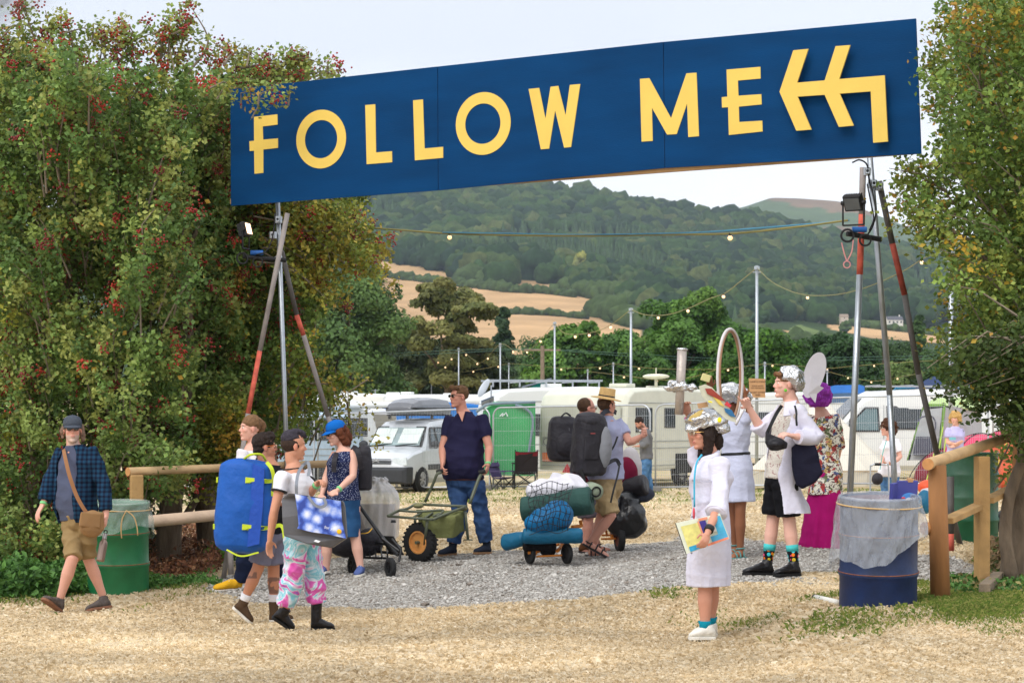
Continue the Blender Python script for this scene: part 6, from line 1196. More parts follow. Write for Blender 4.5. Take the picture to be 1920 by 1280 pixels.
# bag + bottle
mtan = fab('bag_tan', (150,116,80)); t = thing('shoulder_bag', 'tan canvas shoulder bag hanging on the hip of the man in the cap', 'bag', P(172,998,20.35)); mb = MB(); c = P(173,977,20.42); R = basis((-.5,-.86,0))@Rz(0)
mb.ell(c+(0,0,-.02), (.115,.04,.125), Rz(.5), 20, 12); mb.box(c+(0,0,.0), (.2,.06,.16), Rz(.5)); organic('pouch', mb, mtan, t, .009, 4, .006, 20); mb = MB(); mb.box(c+(-.01,-.045,.015), (.19,.02,.13), Rz(.5)@np.array([[1,0,.12],[0,1,0],[-.12,0,1]])); organic('flap', mb, mtan, t, .008, 2, .003, 20)
strap('shoulder_strap', [(119,841,20.8),(122,856,20.52),(130,890,20.42),(142,925,20.4),(152,945,20.4),(163,962,20.4)], .034, .006, fab('strap_brown', (150,108,76)), t)
t = thing('steel_bottle', 'steel drinking bottle carried by the man in the cap', 'bottle', P(190,1050,20.55)); a, b = P(188,1050,20.52), P(196,1008,20.56); d = nrm(b-a); MB().tube([a, a+d*.004, a+d*.15, a+d*.185, a+d*.2], [.034,.038,.038,.022,.02], 18, 3).build('flask', mat('steel', (150,128,116), .3, .08, 8, .05, metal=.7), t, True); MB().cyl(b-d*.005, b+d*.04, .02, .018, 14).build('lid', mat('lid_steel', (196,190,186), .3, metal=.8), t); MB().torus(b+d*.055, .016, .005, (0,1,0), 14, 6).build('loop', mblk, t)
# --- 2 woman in yellow shoes behind
f = Fig('smiling woman in white top and yellow trainers half hidden by the blue duffel', 21.8, dict(head=(469,803,0), neck=(474,834,.02), sa=(455,851,-.12), sb=(492,851,.14), ea=(450,905,-.15), wa=(440,950,-.25), ha=(432,965,-.3), eb=(500,905,.18), wb=(505,955,.12), hb=(505,975,.1),
  pa=(478,975,-.08), pb=(500,975,.08), ka=(462,1030,-.12), na=(454,1092,0), la=(444,1106,0), ta=(400,1104,-.1), kb=(524,1030,.1), nb=(540,1082,.25), lb=(548,1098,.25), tb=(524,1098,.1)), (-.9,-.4,0), (-.95,-.42,.02), male=False, skin=(226,172,152), vox=.009)
f.body(); f.shirt(fab('white_tee', (226,222,226)), -.02, 1.04, .018, (.6,.6)); f.bottoms(mdk, (1.93,1.93), .016, .03)
mys, mws = fab('yellow_shoe', (218,166,40)), mat('sole_white', (224,220,210), .7)
for x in 'ab': f.shoe(x, mys, mws, lace=mws)
f.hair([('e',(0,-.018,.048),(.084,.096,.086)),('t',[(.04,-.1,.02),(.02,-.12,-.02),(0,-.1,-.05)],[.03,.032,.02]),('t',[(0,-.115,.05),(0,-.125,.02)],[.035,.03])], fab('hair_lbrown', (128,98,72), var=.3, scale=40, bump=.6, bscale=120), .005)
strap('crossbody_strap', [(486,850,21.72),(478,868,21.55),(470,885,21.5),(462,905,21.5)], .02, .005, mblk, f.t)
# --- 3 boy with duffel
f = Fig('dark haired boy in grey shorts carrying a huge blue duffel on his back', 20.0, dict(head=(497,838,0), neck=(504,868,.0), sa=(500,888,-.16), sb=(520,888,.16), ea=(512,925,-.2), wa=(532,945,-.18), ha=(541,950,-.16), eb=(528,935,.2), wb=(540,965,.2), hb=(545,975,.2),
  pa=(500,998,-.08), pb=(510,998,.08), ka=(484,1064,-.05), na=(457,1126,.0), la=(436,1140,0,1), ta=(470,1172,.03), kb=(513,1066,.1), nb=(513,1128,.12), lb=(506,1148,.12), tb=(550,1148,.14)), (.97,.2,0), (.97,.28,.02), skin=(190,132,104), k=.95)
f.brow = (40,30,26)
def tat(V, C):
    px, py = topx(V); n = fbm(V[:,0]*60, V[:,2]*60, .6, 3, 2); m = ((py > 1082) & (py < 1112) & (px > 498) & (n > -.25) | (py > 1072) & (py < 1084) & (px < 482) & (px > 462) & (n > .0)); C[m] = C[m]*.35+srgb((60,60,66))*.65
f.body((.9,.5), tattoo=tat); f.shirt(fab('black_tee', (30,30,34)), -.02, 1.14, .016, (.6,.6)); f.bottoms(fab('grey_shorts', (116,116,136)), (.85,.85), .018, .05, .006, 'shorts')
for x in 'ab': f.sock(x, fab('white_sock', (230,228,232)), .07); f.shoe(x, fab('brown_canvas', (84,66,50)), mws, .02, lace=mws)
f.hair([('e',(0,-.02,.046),(.086,.1,.09)),('e',(0,-.06,-.02),(.075,.055,.06)),('t',[(-.03,.05,.12),(.0,.07,.1),(.03,.06,.09)],[.03,.028,.02])], mhd, .007); f.glasses(mat('clear_lens', (190,170,150), .1, spec=.8), mat('amber_frame', (206,110,40), .4))
# duffel
mbl = mat('duffel_blue', (14,84,170), .6, .08, 5, .4, 22); mbl2 = mat('duffel_violet', (28,76,172), .6, .08, 5, .4, 22); mlime = mat('lime', (196,214,50), .6, .06, 10, .2)
t = thing('duffel_bag', 'huge bright blue duffel bag with lime straps on the back of the boy', 'bag', P(457,1042,19.75)); R = []; c0, c1 = P(452,1036,19.72), P(464,862,19.8); up = nrm(c1-c0); sd = nrm(np.cross((0,1,0), up)); sd = -sd if sd[0] < 0 else sd; fd = np.cross(up, sd); Lh = np.linalg.norm(c1-c0)
for q, w in ((0,.1),(.02,.17),(.07,.222),(.16,.238),(.5,.245),(.84,.238),(.93,.222),(.98,.17),(1,.1)):
    th = np.arange(26)*2*math.pi/26; cs, sn_ = np.cos(th), np.sin(th); R.append(c0+up*Lh*q+sd*(np.sign(cs)*np.abs(cs)**.75*w)[:,None]+fd*(np.sign(sn_)*np.abs(sn_)**.75*w*.72)[:,None])
mb = MB().rings(R); organic('shell', mb, mbl, t, .012, 3, .007, 16)
pn_ = lambda x, z, o=.0: c0+up*Lh*z+sd*x-fd*(.175+o) if fd[1] > 0 else c0+up*Lh*z+sd*x+fd*(.175+o)
MB().poly([pn_(.07,.06,.004),pn_(.17,.1,.0),pn_(.18,.5,.0),pn_(.17,.9,0),pn_(.07,.95,.004)], .03, (0,-1,0)).build('side_panel', mbl2, t)
for z in (.27,.77): mb = MB(); mb.poly([pn_(.015,z-.034,.014),pn_(.2,z-.022,-.012),pn_(.235,z-.01,-.06),pn_(.235,z+.028,-.06),pn_(.2,z+.022,-.012),pn_(.015,z+.028,.014)], .02, (0,-1,0)); mb.build('lime_strap', mlime, t)
for z in (.27,.77): MB().box(c0+up*Lh*z-sd*.243+(0,-.02,0), (.016,.1,.045)).build('lime_tab', mlime, t)
MB().tube([P(458,860,19.7),P(470,852,19.62),P(490,852,19.7),P(498,862,19.8)], .011, 8, 5).build('grab_handle', mlime, t, True)
for pts in ([(500,866,19.72),(510,880,19.68),(514,905,19.7),(510,930,19.7)], [(500,1000,19.75),(520,985,19.7),(531,990,19.68),(535,1018,19.66)]): strap('shoulder_strap', pts, .032, .01, mlime, t)
strap('base_trim', [(425,1030,19.55),(452,1042,19.52),(485,1035,19.55)], .014, .006, mlime, t)
# --- 4 tie dye
f = Fig('person with short blue tinted hair in pink and turquoise tie dye trousers', 19.0, dict(head=(551,836,0), neck=(549,868,0), sa=(530,893,-.19), sb=(574,889,.16), ea=(514,958,-.25), wa=(506,1010,-.22), ha=(504,1034,-.2), eb=(580,926,-.05), wb=(594,908,-.17), hb=(602,902,-.22),
  pa=(556,1000,-.09), pb=(574,1000,.09), ka=(550,1076,-.06), na=(531,1148,.0), la=(510,1158,0,1), ta=(548,1190,.05), kb=(591,1076,.1), nb=(594,1140,.12), lb=(584,1163,.12), tb=(627,1160,.12)), (.8,.6,0), (.9,.36,-.04), male=False, skin=(204,146,118))
f.brow = (50,40,36)
f.body((.45,1.3), (np.array([.5,-.5,0]), np.array([.4,-.6,0]))); mwt = fab('white_tee2', (232,230,236)); f.shirt(mwt, .02, 1.02, .018, (.42,.42), .014)
mtd = mat('tie_dye', fn=f_noise([(.3,(206,80,164)),(.4,(226,110,186)),(.45,(226,232,240)),(.52,(120,196,214)),(.58,(196,224,234)),(.62,(222,96,176)),(.72,(110,110,200))], 4.5, 2.0, 3), **FAB); f.bottoms(mtd, (1.82,1.82), .018, .03, .009, 'trousers')
mbt, mbs = mat('boot_leather', (24,22,24), .35, .15, 20, .3), mat('boot_sole', (20,20,20), .7)
for x in 'ab': f.shoe(x, mbt, mbs, .06, 'boot', 1.0, lace=mat('lace', (90,84,80)))
f.hair([('e',(0,-.022,.062),(.074,.088,.07)),('t',[(-.02,.0,.125),(.0,.06,.112),(.0,.088,.085)],[.022,.024,.015]),('t',[(.03,-.02,.115),(.03,.05,.112),(.03,.075,.09)],[.022,.022,.014])], fab('hair_blue', (62,58,66), var=.35, scale=40, bump=.6, bscale=120), .006); f.hair([('e',(0,-.024,.02),(.081,.09,.075))], fab('hair_fade', (62,50,44), var=.2, scale=60), .001, name='shaved_hair'); f.band('b', mband, .92)
for x in 'ab': E, S_ = f.J['e'+x], f.J['s'+x]; p = S_+(E-S_)*.42; d = nrm(E-S_); MB().cyl(p-d*.006, p+d*.008, .072, .07, 20).build('sleeve_trim', mblk, f.t, True)
mb = MB(); mb.torus(f.J['neck']-(0,0,.045), .088, .006, (-.1,.0,1), 28, 6); mb.build('neck_trim', mblk, f.t, True)
# shopping bag
t = thing('shopping_bag', 'large grey shopping bag printed with blue pebbles held at the hip', 'bag', P(588,1020,18.55)); Yb = 18.55; mgb = mat('bag_grey', (92,92,96), .5, .08, 5, .3, 14)
fr = [(528,934,Yb+.05),(541,924,Yb),(560,926,Yb-.02),(643,939,Yb-.02),(646,950,Yb),(650,1008,Yb+.02),(622,1027,Yb+.03),(575,1019,Yb-.02),(532,1004,Yb),(529,970,Yb)]
o = MB().poly([P(*q) for q in fr], .13, (0,-1,.05)).build('bag_body', mgb, t, bev=.012, seg=3)
def f_peb(n, l, co):
    z = nd(n, 'ShaderNodeTexVoronoi', Scale=11, feature='SMOOTH_F1'); z.inputs['Smoothness'].default_value = .3; l.new(co.outputs['Object'], z.inputs['Vector']); q = nd(n, 'ShaderNodeTexNoise', Scale=40, Detail=3); l.new(co.outputs['Object'], q.inputs['Vector']); a = nd(n, 'ShaderNodeMath', operation='MULTIPLY_ADD'); a.inputs[1].default_value = .35; l.new(q.outputs['Fac'], a.inputs[0]); l.new(z.outputs['Distance'], a.inputs[2]); return ramp(n, l, a.outputs[0], [(.3,(232,236,252)),(.47,(188,202,246)),(.6,(134,160,234)),(.74,(84,116,210)),(.87,(52,74,158))])
mp_ = mat('pebble_print', fn=f_peb, rough=.5, var=.05, bump=.25, bscale=18)
pan = [(553,925.5),(580,931),(600,934),(620,936),(639,939),(641,975),(649,1009),(615,1001),(585,997),(557,990),(560,985),(558,960)]; pp = [P(x, y, Yb-.035) for x, y in pan]; MB().poly(pp, .01, (0,-1,0)).build('printed_panel', mp_, t)
MB().ell(P(636,996,Yb-.05), (.02,.006,.02)).build('yellow_mark', mat('yellow_mark', (244,190,40)), t, True)
sc_ = .035; text('for you', P(620,990,Yb-.05), sc_, mat('print_white'), t, TX@Rz(-.2), .001); MB().poly([P(588,1014,Yb-.045),P(592,1011,Yb-.045),P(601,1014,Yb-.045),P(597,1017,Yb-.045)], .004, (0,-1,0)).build('logo_patch', mat('print_white'), t)
mst = fab('strap_grey', (130,134,142)); strap('handle', [(556,926,Yb-.03),(556,905,Yb-.02),(560,885,18.72),(568,872,18.85),(572,868,19.0)], .026, .005, mst, t); strap('handle', [(578,930,Yb-.045),(590,946,Yb-.06),(603,950,Yb-.06),(611,944,Yb-.06),(606,932,Yb-.045)], .024, .005, mst, t); strap('handle', [(568,872,18.9),(577,866,18.85),(580,880,18.8),(578,892,18.75)], .026, .005, mst, t)
# --- 5 woman in blue cap
f = Fig('woman in bright blue cap, dotted navy top and denim skirt pulling a black cart', 23.3, dict(head=(630,812,0), neck=(643,838,.02), sa=(628,852,.1), sb=(664,848,-.1), ea=(612,892,.05), wa=(604,925,-.1), ha=(600,936,-.15), eb=(662,892,-.2), wb=(634,918,-.32), hb=(620,927,-.36),
  pa=(626,938,.07), pb=(658,938,-.05), ka=(613,1010,0), na=(611,1072,.02), la=(616,1088,.05), ta=(604,1090,-.12), kb=(666,1006,-.08), nb=(676,1064,-.1), lb=(680,1080,-.06), tb=(670,1084,-.28)), (-.6,-.8,0), (-.88,-.42,-.24), male=False, skin=(226,176,156), fat=1.08)
f.body((.6,.9)); f.shirt(mat('navy_dots', fn=f_dots((34,42,78), [(0,(190,196,216)),(.6,(120,130,170))], 85, .3), **FAB), .0, 1.03, .02, (0,0), wr=.005, fl=.02); mb = MB()
mds = fab('denim_skirt', None, fn=f_noise([(.3,(34,66,104)),(.65,(50,92,136)),(.8,(80,120,160))], 6, .5)); f.skirt(mds, P(645,1006,23.3)[2], .205, .16, .12, .016, .005, 'skirt', cen=(P(642,1000,23.3)[0], 23.28, 0))
for x in 'ab': f.shoe(x, fab('blue_trainer', (84,100,152)), mws, lace=mws)
mah = fab('hair_auburn', (100,58,40), var=.35, scale=40, bump=.6, bscale=120, nstretch=(1,1,.3)); f.hair([('e',(0,-.02,.035),(.084,.095,.08)),('t',[(-.07,-.01,.02),(-.08,-.03,-.05),(-.075,-.06,-.11),(-.06,-.09,-.14)],[.035,.045,.045,.02]),('t',[(.07,-.01,.02),(.075,-.03,-.05),(.06,-.05,-.11)],[.03,.036,.02]),('t',[(0,-.08,.0),(-.02,-.1,-.07),(-.03,-.1,-.13)],[.06,.055,.025])], mah, .006)
f.cap(fab('cap_blue', (24,104,190))); f.glasses(mshade, mfr); f.band('b', mband, .93); 
mbk = fab('backpack_black', (46,44,50), bump=.5, bscale=30, rough=.65, spec=.35)
def pack(nm, label, c, sz, yaw, m, tilt=0, extras=None, wr=.006):
    t = thing(nm, label, 'backpack', c-(0,0,sz[2])); R = Rz(yaw)@np.array([[1,0,0],[0,math.cos(tilt),-math.sin(tilt)],[0,math.sin(tilt),math.cos(tilt)]]); mb = MB(); w, d, h = sz; rr = []
    for z, q in ((-1,.7),(-.9,.92),(-.4,1.02),(.2,1),(.7,.92),(.93,.72),(1,.4)): th = np.arange(24)*2*math.pi/24; cs, sn_ = np.cos(th), np.sin(th); rr.append(c+(np.stack([np.sign(cs)*abs(cs)**.7*w*q, np.sign(sn_)*abs(sn_)**.7*d*q, np.full(24, z*h)], 1))@R.T)
    mb.rings(rr); organic('pack', mb, m, t, .011, 3, wr, 18); 
    if extras: extras(t, R, c)
    return t
t = pack('backpack', 'small black backpack worn by the woman in the blue cap', P(683,876,23.42), (.078,.11,.235), 0, mbk); strap('strap', [(632,848,23.22),(627,862,23.1),(626,885,23.1)], .05, .01, mbk, t); strap('strap', [(660,838,23.25),(668,842,23.12),(674,858,23.1),(678,880,23.15)], .055, .012, mbk, t)
# black cart
t = thing('folding_cart', 'black folding trolley cart pulled behind the woman in the denim skirt', 'cart', G(700,23.6)); mbm = mat('cart_black', (24,24,26), .35, .1, 8, .1, spec=.5)
m = MB()
for a, b, r in (((668,940,23.5),(716,1006,23.4),.02),((716,1006,23.4),(746,1040,23.2),.02),((700,1004,23.9),(735,1012,23.8),.014),((735,1010,23.3),(752,1030,23.2),.014),((752,1030,23.2),(748,1052,23.15),.014),((716,1008,23.2),(748,1032,23.1),.012),((660,1030,23.9),(735,1036,23.6),.016),((662,1012,23.9),(728,1020,23.5),.016),((735,1012,23.8),(752,1026,23.3),.012),((660,1044,23.8),(725,1046,23.6),.012)): m.cyl(P(*a), P(*b), r, None, 8)
for k in range(6): m.bar(P(668+11*k,1006,23.9), P(672+11*k,1044,23.5), .015, .02)
m.box(P(735,1022,23.5), (.16,.3,.012), basis((.3,.6,-.6))); m.build('frame', mbm, t, bev=.002)
mb = MB(); mb.ell(P(665,1020,23.75), (.3,.16,.13)); mb.ell(P(690,1008,23.7), (.12,.12,.1)); organic('cargo_bag', mb, mbk, t, .012, 3, .01, 18)
for q, Yq in (((662,1049),23.55),((732,1050),23.1)):
    c = P(q[0], q[1], Yq); c[2] = gz(c[0], c[1])+.108; wheel(t, c, .106, .05, mbm, (.9,.45,0), 'wheel', 5, True)
strap('bungee', [(676,1000,23.35),(690,998,23.3),(698,990,23.35)], .01, .01, mat('bungee_yellow', (220,170,60)), t)
# --- 6 man navy polo + barrow
f = Fig('big man in navy polo shirt and jeans pushing the green barrow', 24.8, dict(head=(860,744,-.03), neck=(867,771,0), sa=(844,787,.1), sb=(903,787,-.1), ea=(830,838,.0), wa=(830,868,-.25), ha=(828,880,-.32), eb=(917,838,-.18), wb=(915,870,-.32), hb=(912,884,-.38),
  pa=(856,900,.06), pb=(890,900,-.06), ka=(862,960,-.1), na=(850,1018,-.05), la=(854,1034,.0), ta=(822,1037,-.12), kb=(902,958,.0), nb=(912,1016,.05), lb=(919,1034,.08), tb=(889,1037,-.05)), (-.55,-.83,0), (-.82,-.56,.02), skin=(212,150,128), belly=.11, fat=1.14, w=1)
f.brow = (100,72,56); f.body((1.0,1.0), (np.array([1,0,-.3]), np.array([-1,0,-.3]))); f.shirt(fab('navy_polo', (40,38,66)), .02, 1.14, .018, (.66,.66), .02, .008, 'polo_shirt', fl=.03); f.bottoms(mdenim, (1.97,1.97), .016, .028, .008, 'jeans')
mb = MB(); mb.rings([f.ring(u, .024) for u in (.0,.05)]); organic('shirt_hem', mb, fab('maroon_belt', (96,66,66)), f.t, .009, 2)
for x in 'ab': f.shoe(x, fab('navy_boot', (48,54,68)), mat('sole_tan', (150,116,86), .8), .02, lace=mblk)
f.hair([('e',(0,-.022,.042),(.083,.093,.086)),('t',[(-.05,.06,.1),(0,.085,.105),(.05,.06,.1)],[.022,.026,.022])], fab('hair_mid', (112,84,62), var=.3, scale=40, bump=.6, bscale=120), .006); f.glasses(mshade, mfr); f.band('b', mband, .97); mb = MB()
MB().poly([f.J['neck']+(-.05,-.1,.0), f.J['neck']+(.03,-.12,.0), f.J['neck']+(0.0,-.155,-.11)], .008, (-.4,-.9,.3)).build('neck_opening', mat('skin_v', (208,150,128), .6), f.t)
mbg = mat('barrow_green', (92,98,80), .45, .1, 8, .1, spec=.5); mog = fab('olive_canvas', (112,116,74), bump=.4, bscale=24)
t = thing('carrier_barrow', 'olive green carrier barrow with one fat knobbly tyre', 'barrow', G(790,24.3)); m = MB()
Bq = lambda u, v, Y: P(700+u/7.11, 880+v/7.11, Y)
fl_, fr_, bl, br = Bq(190,620,24.05), Bq(790,665,23.85), Bq(560,460,24.5), Bq(1240,490,24.2)
m.tube([Bq(900,40,24.45), Bq(850,60,24.42), Bq(800,180,24.45), Bq(690,430,24.5)], .016, 8, 4); m.tube([Bq(1440,50,24.35), Bq(1390,160,24.3), Bq(1285,450,24.2)], .018, 8, 4); m.cyl(fl_, fr_, .014); m.tube([fl_, Bq(330,550,24.15), Bq(450,520,24.3), bl], .016, 8, 4); m.tube([fr_, Bq(1000,580,24.0), br], .016, 8, 4)
m.tube([Bq(340,545,24.12), Bq(600,560,24.0), Bq(880,540,24.05), Bq(930,555,24.05), Bq(850,620,23.9)], .013, 8, 4); m.cyl(Bq(540,630,23.95), Bq(640,580,24.15), .012); m.cyl(Bq(690,640,23.92), Bq(790,580,24.12), .012); m.cyl(Bq(800,620,23.92), Bq(870,590,24.1), .012); m.cyl(bl, br, .015)
m.cyl(Bq(720,670,23.9), Bq(685,1000,24.05), .017); m.cyl(Bq(555,670,24.1), Bq(560,800,24.25), .015); m.cyl(Bq(1225,560,24.2), Bq(1262,930,24.25), .015); m.cyl(Bq(1130,830,24.25), Bq(1245,800,24.25), .01); m.box(Bq(1262,935,24.25), (.1,.06,.01)); m.build('frame', mbg, t, True)
for q in (Bq(875,38,24.46), Bq(1440,45,24.34)): MB().cyl(q-(.03,0,-.005), q+(.045,0,.02), .021, None, 12).build('grip', mrub, t)
mb = MB(); T4 = [Bq(560,520,24.45), Bq(1215,540,24.25), Bq(1090,620,23.95), Bq(640,660,24.0)]; B4 = [Bq(600,800,24.4), Bq(1205,800,24.25), Bq(1060,920,24.0), Bq(760,920,24.0)]; mb.rings([np.array(B4), np.array([(a+b)/2 for a, b in zip(T4, B4)]), np.array(T4)]); organic('canvas_bag', mb, mog, t, .011, 3, .008, 16)
for q, s_ in (((600,470),1),((1190,510),1)): mb = MB(); mb.ell(Bq(q[0], q[1]+10, 24.3), (.06,.07,.03)); organic('corner_pad', mb, fab('olive_light', (132,130,96)), t, .009, 2)
for a, b in (((790,690),(830,930)),((960,680),(1040,890)),((1060,600),(1085,900))): strap('webbing', [Bq(*a, 23.96), Bq((a[0]+b[0])/2, (a[1]+b[1])/2, 23.93), Bq(*b, 23.95)], .02, .006, mblk, t)
MB().cyl(Bq(268,670,23.98), Bq(268,705,23.98), .022, .03, 12).build('knob', mblk, t)
c = Bq(625,975,24.1); c[2] = gz(c[0], c[1])+.212
wh = wheel(t, c, .205, .1, mat('rim_orange', (222,156,88), .45), (.62,.78,0), 'wheel', 0, True); u_, v_, a_ = frame((.62,.78,0)); m = MB()
for k in range(26): an = k*6.283/26; dd = u_*math.cos(an)+v_*math.sin(an); m.bar(c+dd*.203-a_*.05, c+dd*.203+a_*.05+np.cross(a_, dd)*.02, .018, .016, dd)
m.build('tread', mtyre, wh); MB().cyl(c-a_*.07, c+a_*.07, .018, None, 10).build('hub', mbg, wh)
# --- 7 companion with black rucksack
f = Fig('cropped haired man with glasses and a big black rucksack beside the straw hat man', 25.3, dict(head=(1100,766,0), neck=(1092,788,0), sa=(1080,802,.15), sb=(1104,802,-.1), ea=(1085,845,.2), wa=(1100,870,.1), ha=(1108,876,.05), eb=(1115,845,-.1), wb=(1125,880,0), hb=(1128,890,0),
  pa=(1085,900,.08), pb=(1100,900,-.08), ka=(1098,968,.08), na=(1120,1018,.1), la=(1110,1032,.1), ta=(1142,1034,.12), kb=(1104,970,-.1), nb=(1096,1024,-.1), lb=(1086,1038,-.1), tb=(1122,1040,-.05)), (.85,.5,0), (.9,.42,-.03), skin=(204,146,128), vox=.009)
f.body(feet=True); f.shirt(fab('grey_tee', (96,94,108)), -.05, 1.14, .016, (.6,.6)); f.bottoms(fab('grey_short2', (98,90,98)), (1.0,1.0), .02, .04, .007, 'shorts'); f.hair([('e',(0,-.022,.036),(.08,.092,.086))], mhb, .002); f.glasses(mat('clear_lens'), mfr)
msd = mat('sandal', (58,54,54), .7, .1, 12, .2)
def sandal(f, x, m):
    l, t_, a = f.J['l'+x], f.J['t'+x], f.J['n'+x]; d = nrm(t_-l); up = nrm((a-l)-d*np.dot(a-l, d)); sd = np.cross(d, up); L_ = np.linalg.norm(t_-l); mb = MB()
    mb.rings([np.array([l+d*L_*q+sd*w*g_+up*z for g_, z in ((-1,-.018),(1,-.018),(1,.006),(-1,.006))]) for q, w in ((-.08,.02),(-.03,.036),(.3,.038),(.7,.05),(.95,.045),(1.08,.02))]); o = mb.build('sandal', m, f.t, bev=.004); s_ = MB()
    for q, hh in ((.7,.045),(.45,.065),(.2,.085)): s_.tube([l+d*L_*q-sd*.042, l+d*L_*q-sd*.03+up*hh*.8, l+d*L_*q+up*hh, l+d*L_*q+sd*.03+up*hh*.8, l+d*L_*q+sd*.042], .008, 6, 3)
    s_.torus(a+d*.0-up*.01, .041, .008, up, 20, 6); s_.build('straps', m, o, True)
sandal(f, 'a', msd); f.shoe('b', fab('brown_boot', (98,64,42)), msd, .02)
pack('rucksack', 'large plain black rucksack at the left of the two men', P(1056,822,25.0), (.17,.17,.25), .2, mbk, extras=lambda t, R, c: [MB().tube([c+R@np.array(q) for q in ((-.05,-.12,.24),(.0,-.13,.28),(.06,-.1,.25))], .01, 6, 4).build('grab_loop', mbk, t), MB().box(c+R@np.array([.03,-.165,-.03]), (.012,.01,.3), R).build('zip', mat('zip_grey', (90,90,94)), t), (lambda mb: organic('front_pocket', mb, mbk, t, .011, 3, .005, 18))(MB().ell(c+R@np.array([-.0,-.15,-.06]), (.12,.06,.14), R))])
# --- 8 straw hat man
f = Fig('man in straw hat, pale tee and khaki shorts with grey and black rucksack', 24.5, dict(head=(1138,760,0), neck=(1136,782,0), sa=(1112,794,-.12), sb=(1160,793,.12), ea=(1105,830,-.1), wa=(1100,868,.0), ha=(1100,880,.05), eb=(1181,830,-.02), wb=(1202,818,-.05), hb=(1210,812,-.1),
  pa=(1127,905,-.07), pb=(1152,905,.07), ka=(1146,966,-.15), na=(1106,1016,-.1), la=(1096,1020,-.1,1), ta=(1140,1040,-.1), kb=(1128,966,.1), nb=(1112,1024,.1), lb=(1100,1036,.1), tb=(1132,1038,.15)), (.72,.7,0), (.8,.6,-.02), skin=(214,156,136), belly=.06, fat=1.1)
f.body((.5,1.2), (None, np.array([0,-1,.5])), feet=True); f.shirt(fab('lavender_tee', (170,174,204)), .06, 1.14, .02, (.7,.62), .022, .008, 'tshirt', fl=.02); f.bottoms(fab('khaki2', (168,146,110)), (.95,.95), .02, .05, .009, 'shorts'); f.hair([('e',(0,-.024,.02),(.082,.09,.08))], mhb, .004)
for x in 'ab': sandal(f, x, msd)
mstw = mat('straw_hat', (214,176,116), .8, .12, 30, .5, 70); t = thing('straw_hat', 'flat topped straw boater hat with dark band on the walking man', 'hat', f.H_((0,-.01,.07))); R = np.stack([f.HR[:,0], f.HR[:,1], f.HR[:,2]], 1)@np.array([[1,0,.12],[0,1,.1],[-.12,-.1,1]])
o = MB().lathe([(.001,.115),(.07,.115),(.084,.108),(.088,.03),(.092,.012),(.15,.004),(.165,-.002),(.164,-.008),(.09,.002),(.08,.0)], f.H_((0,-.01,.075)), 36, R).build('straw', mstw, t, True); MB().lathe([(.0905,.012),(.0895,.034),(.087,.034),(.087,.012)], f.H_((0,-.01,.075)), 36, R).build('hat_band', mblk, t, True)
def ex8(t, R, c):
    mgp = fab('pack_grey', (142,144,150), bump=.3, bscale=30); mb = MB(); mb.ell(c+R@np.array([.11,-.13,-.02]), (.085,.09,.23), R); organic('grey_panel', mb, mgp, t, .01, 3, .004, 18); mb = MB(); mb.ell(c+R@np.array([-.02,-.02,.25]), (.15,.15,.08), R); organic('top_lid', mb, mbk, t, .01, 3, .006, 18)
    mb = MB(); mb.box(c+R@np.array([-.05,-.17,-.02]), (.16,.04,.26), R); organic('front_pocket', mb, mbk, t, .01, 3, .006, 18)
    for s_ in (-.12,.0): strap('compression_strap', [c+R@np.array([s_,-.2,.2]), c+R@np.array([s_,-.215,0]), c+R@np.array([s_,-.19,-.25])], .02, .006, mat('web_grey', (70,72,78)), t)
    MB().box(c+R@np.array([-.05,-.2,.13]), (.05,.012,.012), R).build('pack_badge', mat('badge_red', (160,80,80)), t)
t = pack('rucksack', 'tall grey and black rucksack on the back of the straw hat man', P(1106,832,24.2), (.185,.18,.33), .35, mbk, .08, ex8)
strap('shoulder_strap', [(1124,785,24.35),(1134,772,24.4),(1148,770,24.5),(1156,774,24.6)], .05, .014, fab('strap_dgrey', (66,68,76)), t); strap('hip_belt', [(1120,885,24.1),(1140,868,24.2),(1155,862,24.3),(1162,872,24.3)], .04, .014, mbk, t); strap('loose_strap', [(1162,868,24.2),(1158,890,24.1),(1150,920,24.05),(1145,942,24.05)], .02, .006, mblk, t); strap('side_strap', [(1138,852,24.15),(1150,838,24.2),(1158,818,24.25)], .02, .006, mblk, t)
strap('loose_strap', [(1088,880,24.05),(1094,895,24.05),(1097,912,24.05)], .035, .008, mblk, t)
# luggage trolley nearest
morg = mat('trolley_orange', (214,128,44), .5, .15, 10, .1); mtg = mat('tyre_grey', (98,96,92), .85)
t = thing('luggage_trolley', 'orange framed trolley under the netted blue and green bundles', 'trolley', G(1030,23.8)); Tq = lambda u, v, Y: P(960+u/6.4, 870+v/6.4, Y); m = MB()
for a, b, r in (((190,1060,23.6),(300,1050,23.6),.018),((290,1105,23.6),(600,1090,23.6),.01),((240,1110,23.6),(290,1060,23.6),.018),((540,1040,23.6),(660,930,23.9),.018),((560,1030,23.6),(600,940,23.9),.014),((600,950,23.8),(680,935,23.9),.014),((720,750,24.1),(830,740,24.2),.018),((820,670,24.2),(835,750,24.2),.018),((660,930,23.9),(780,740,24.2),.014),((300,1050,23.6),(560,960,23.9),.014),((200,930,23.8),(540,900,23.9),.014)): m.cyl(Tq(*a), Tq(*b), r, None, 8)
m.build('frame', morg, t)
for q in ((215,1120,23.65),(660,1085,23.6)): c = Tq(*q); c[2] = gz(c[0], c[1])+.107; wheel(t, c, .107, .045, mblk, (.9,.42,0), 'wheel', 0, True)
mb = MB(); mb.box(Tq(330,955,23.65), (.33,.2,.12)); mb.ell(Tq(430,1040,23.65), (.08,.06,.06)); organic('black_mat', mb, fab('black_fleece', (30,28,30), bump=.8, bscale=60), t, .01, 2, .006, 30)
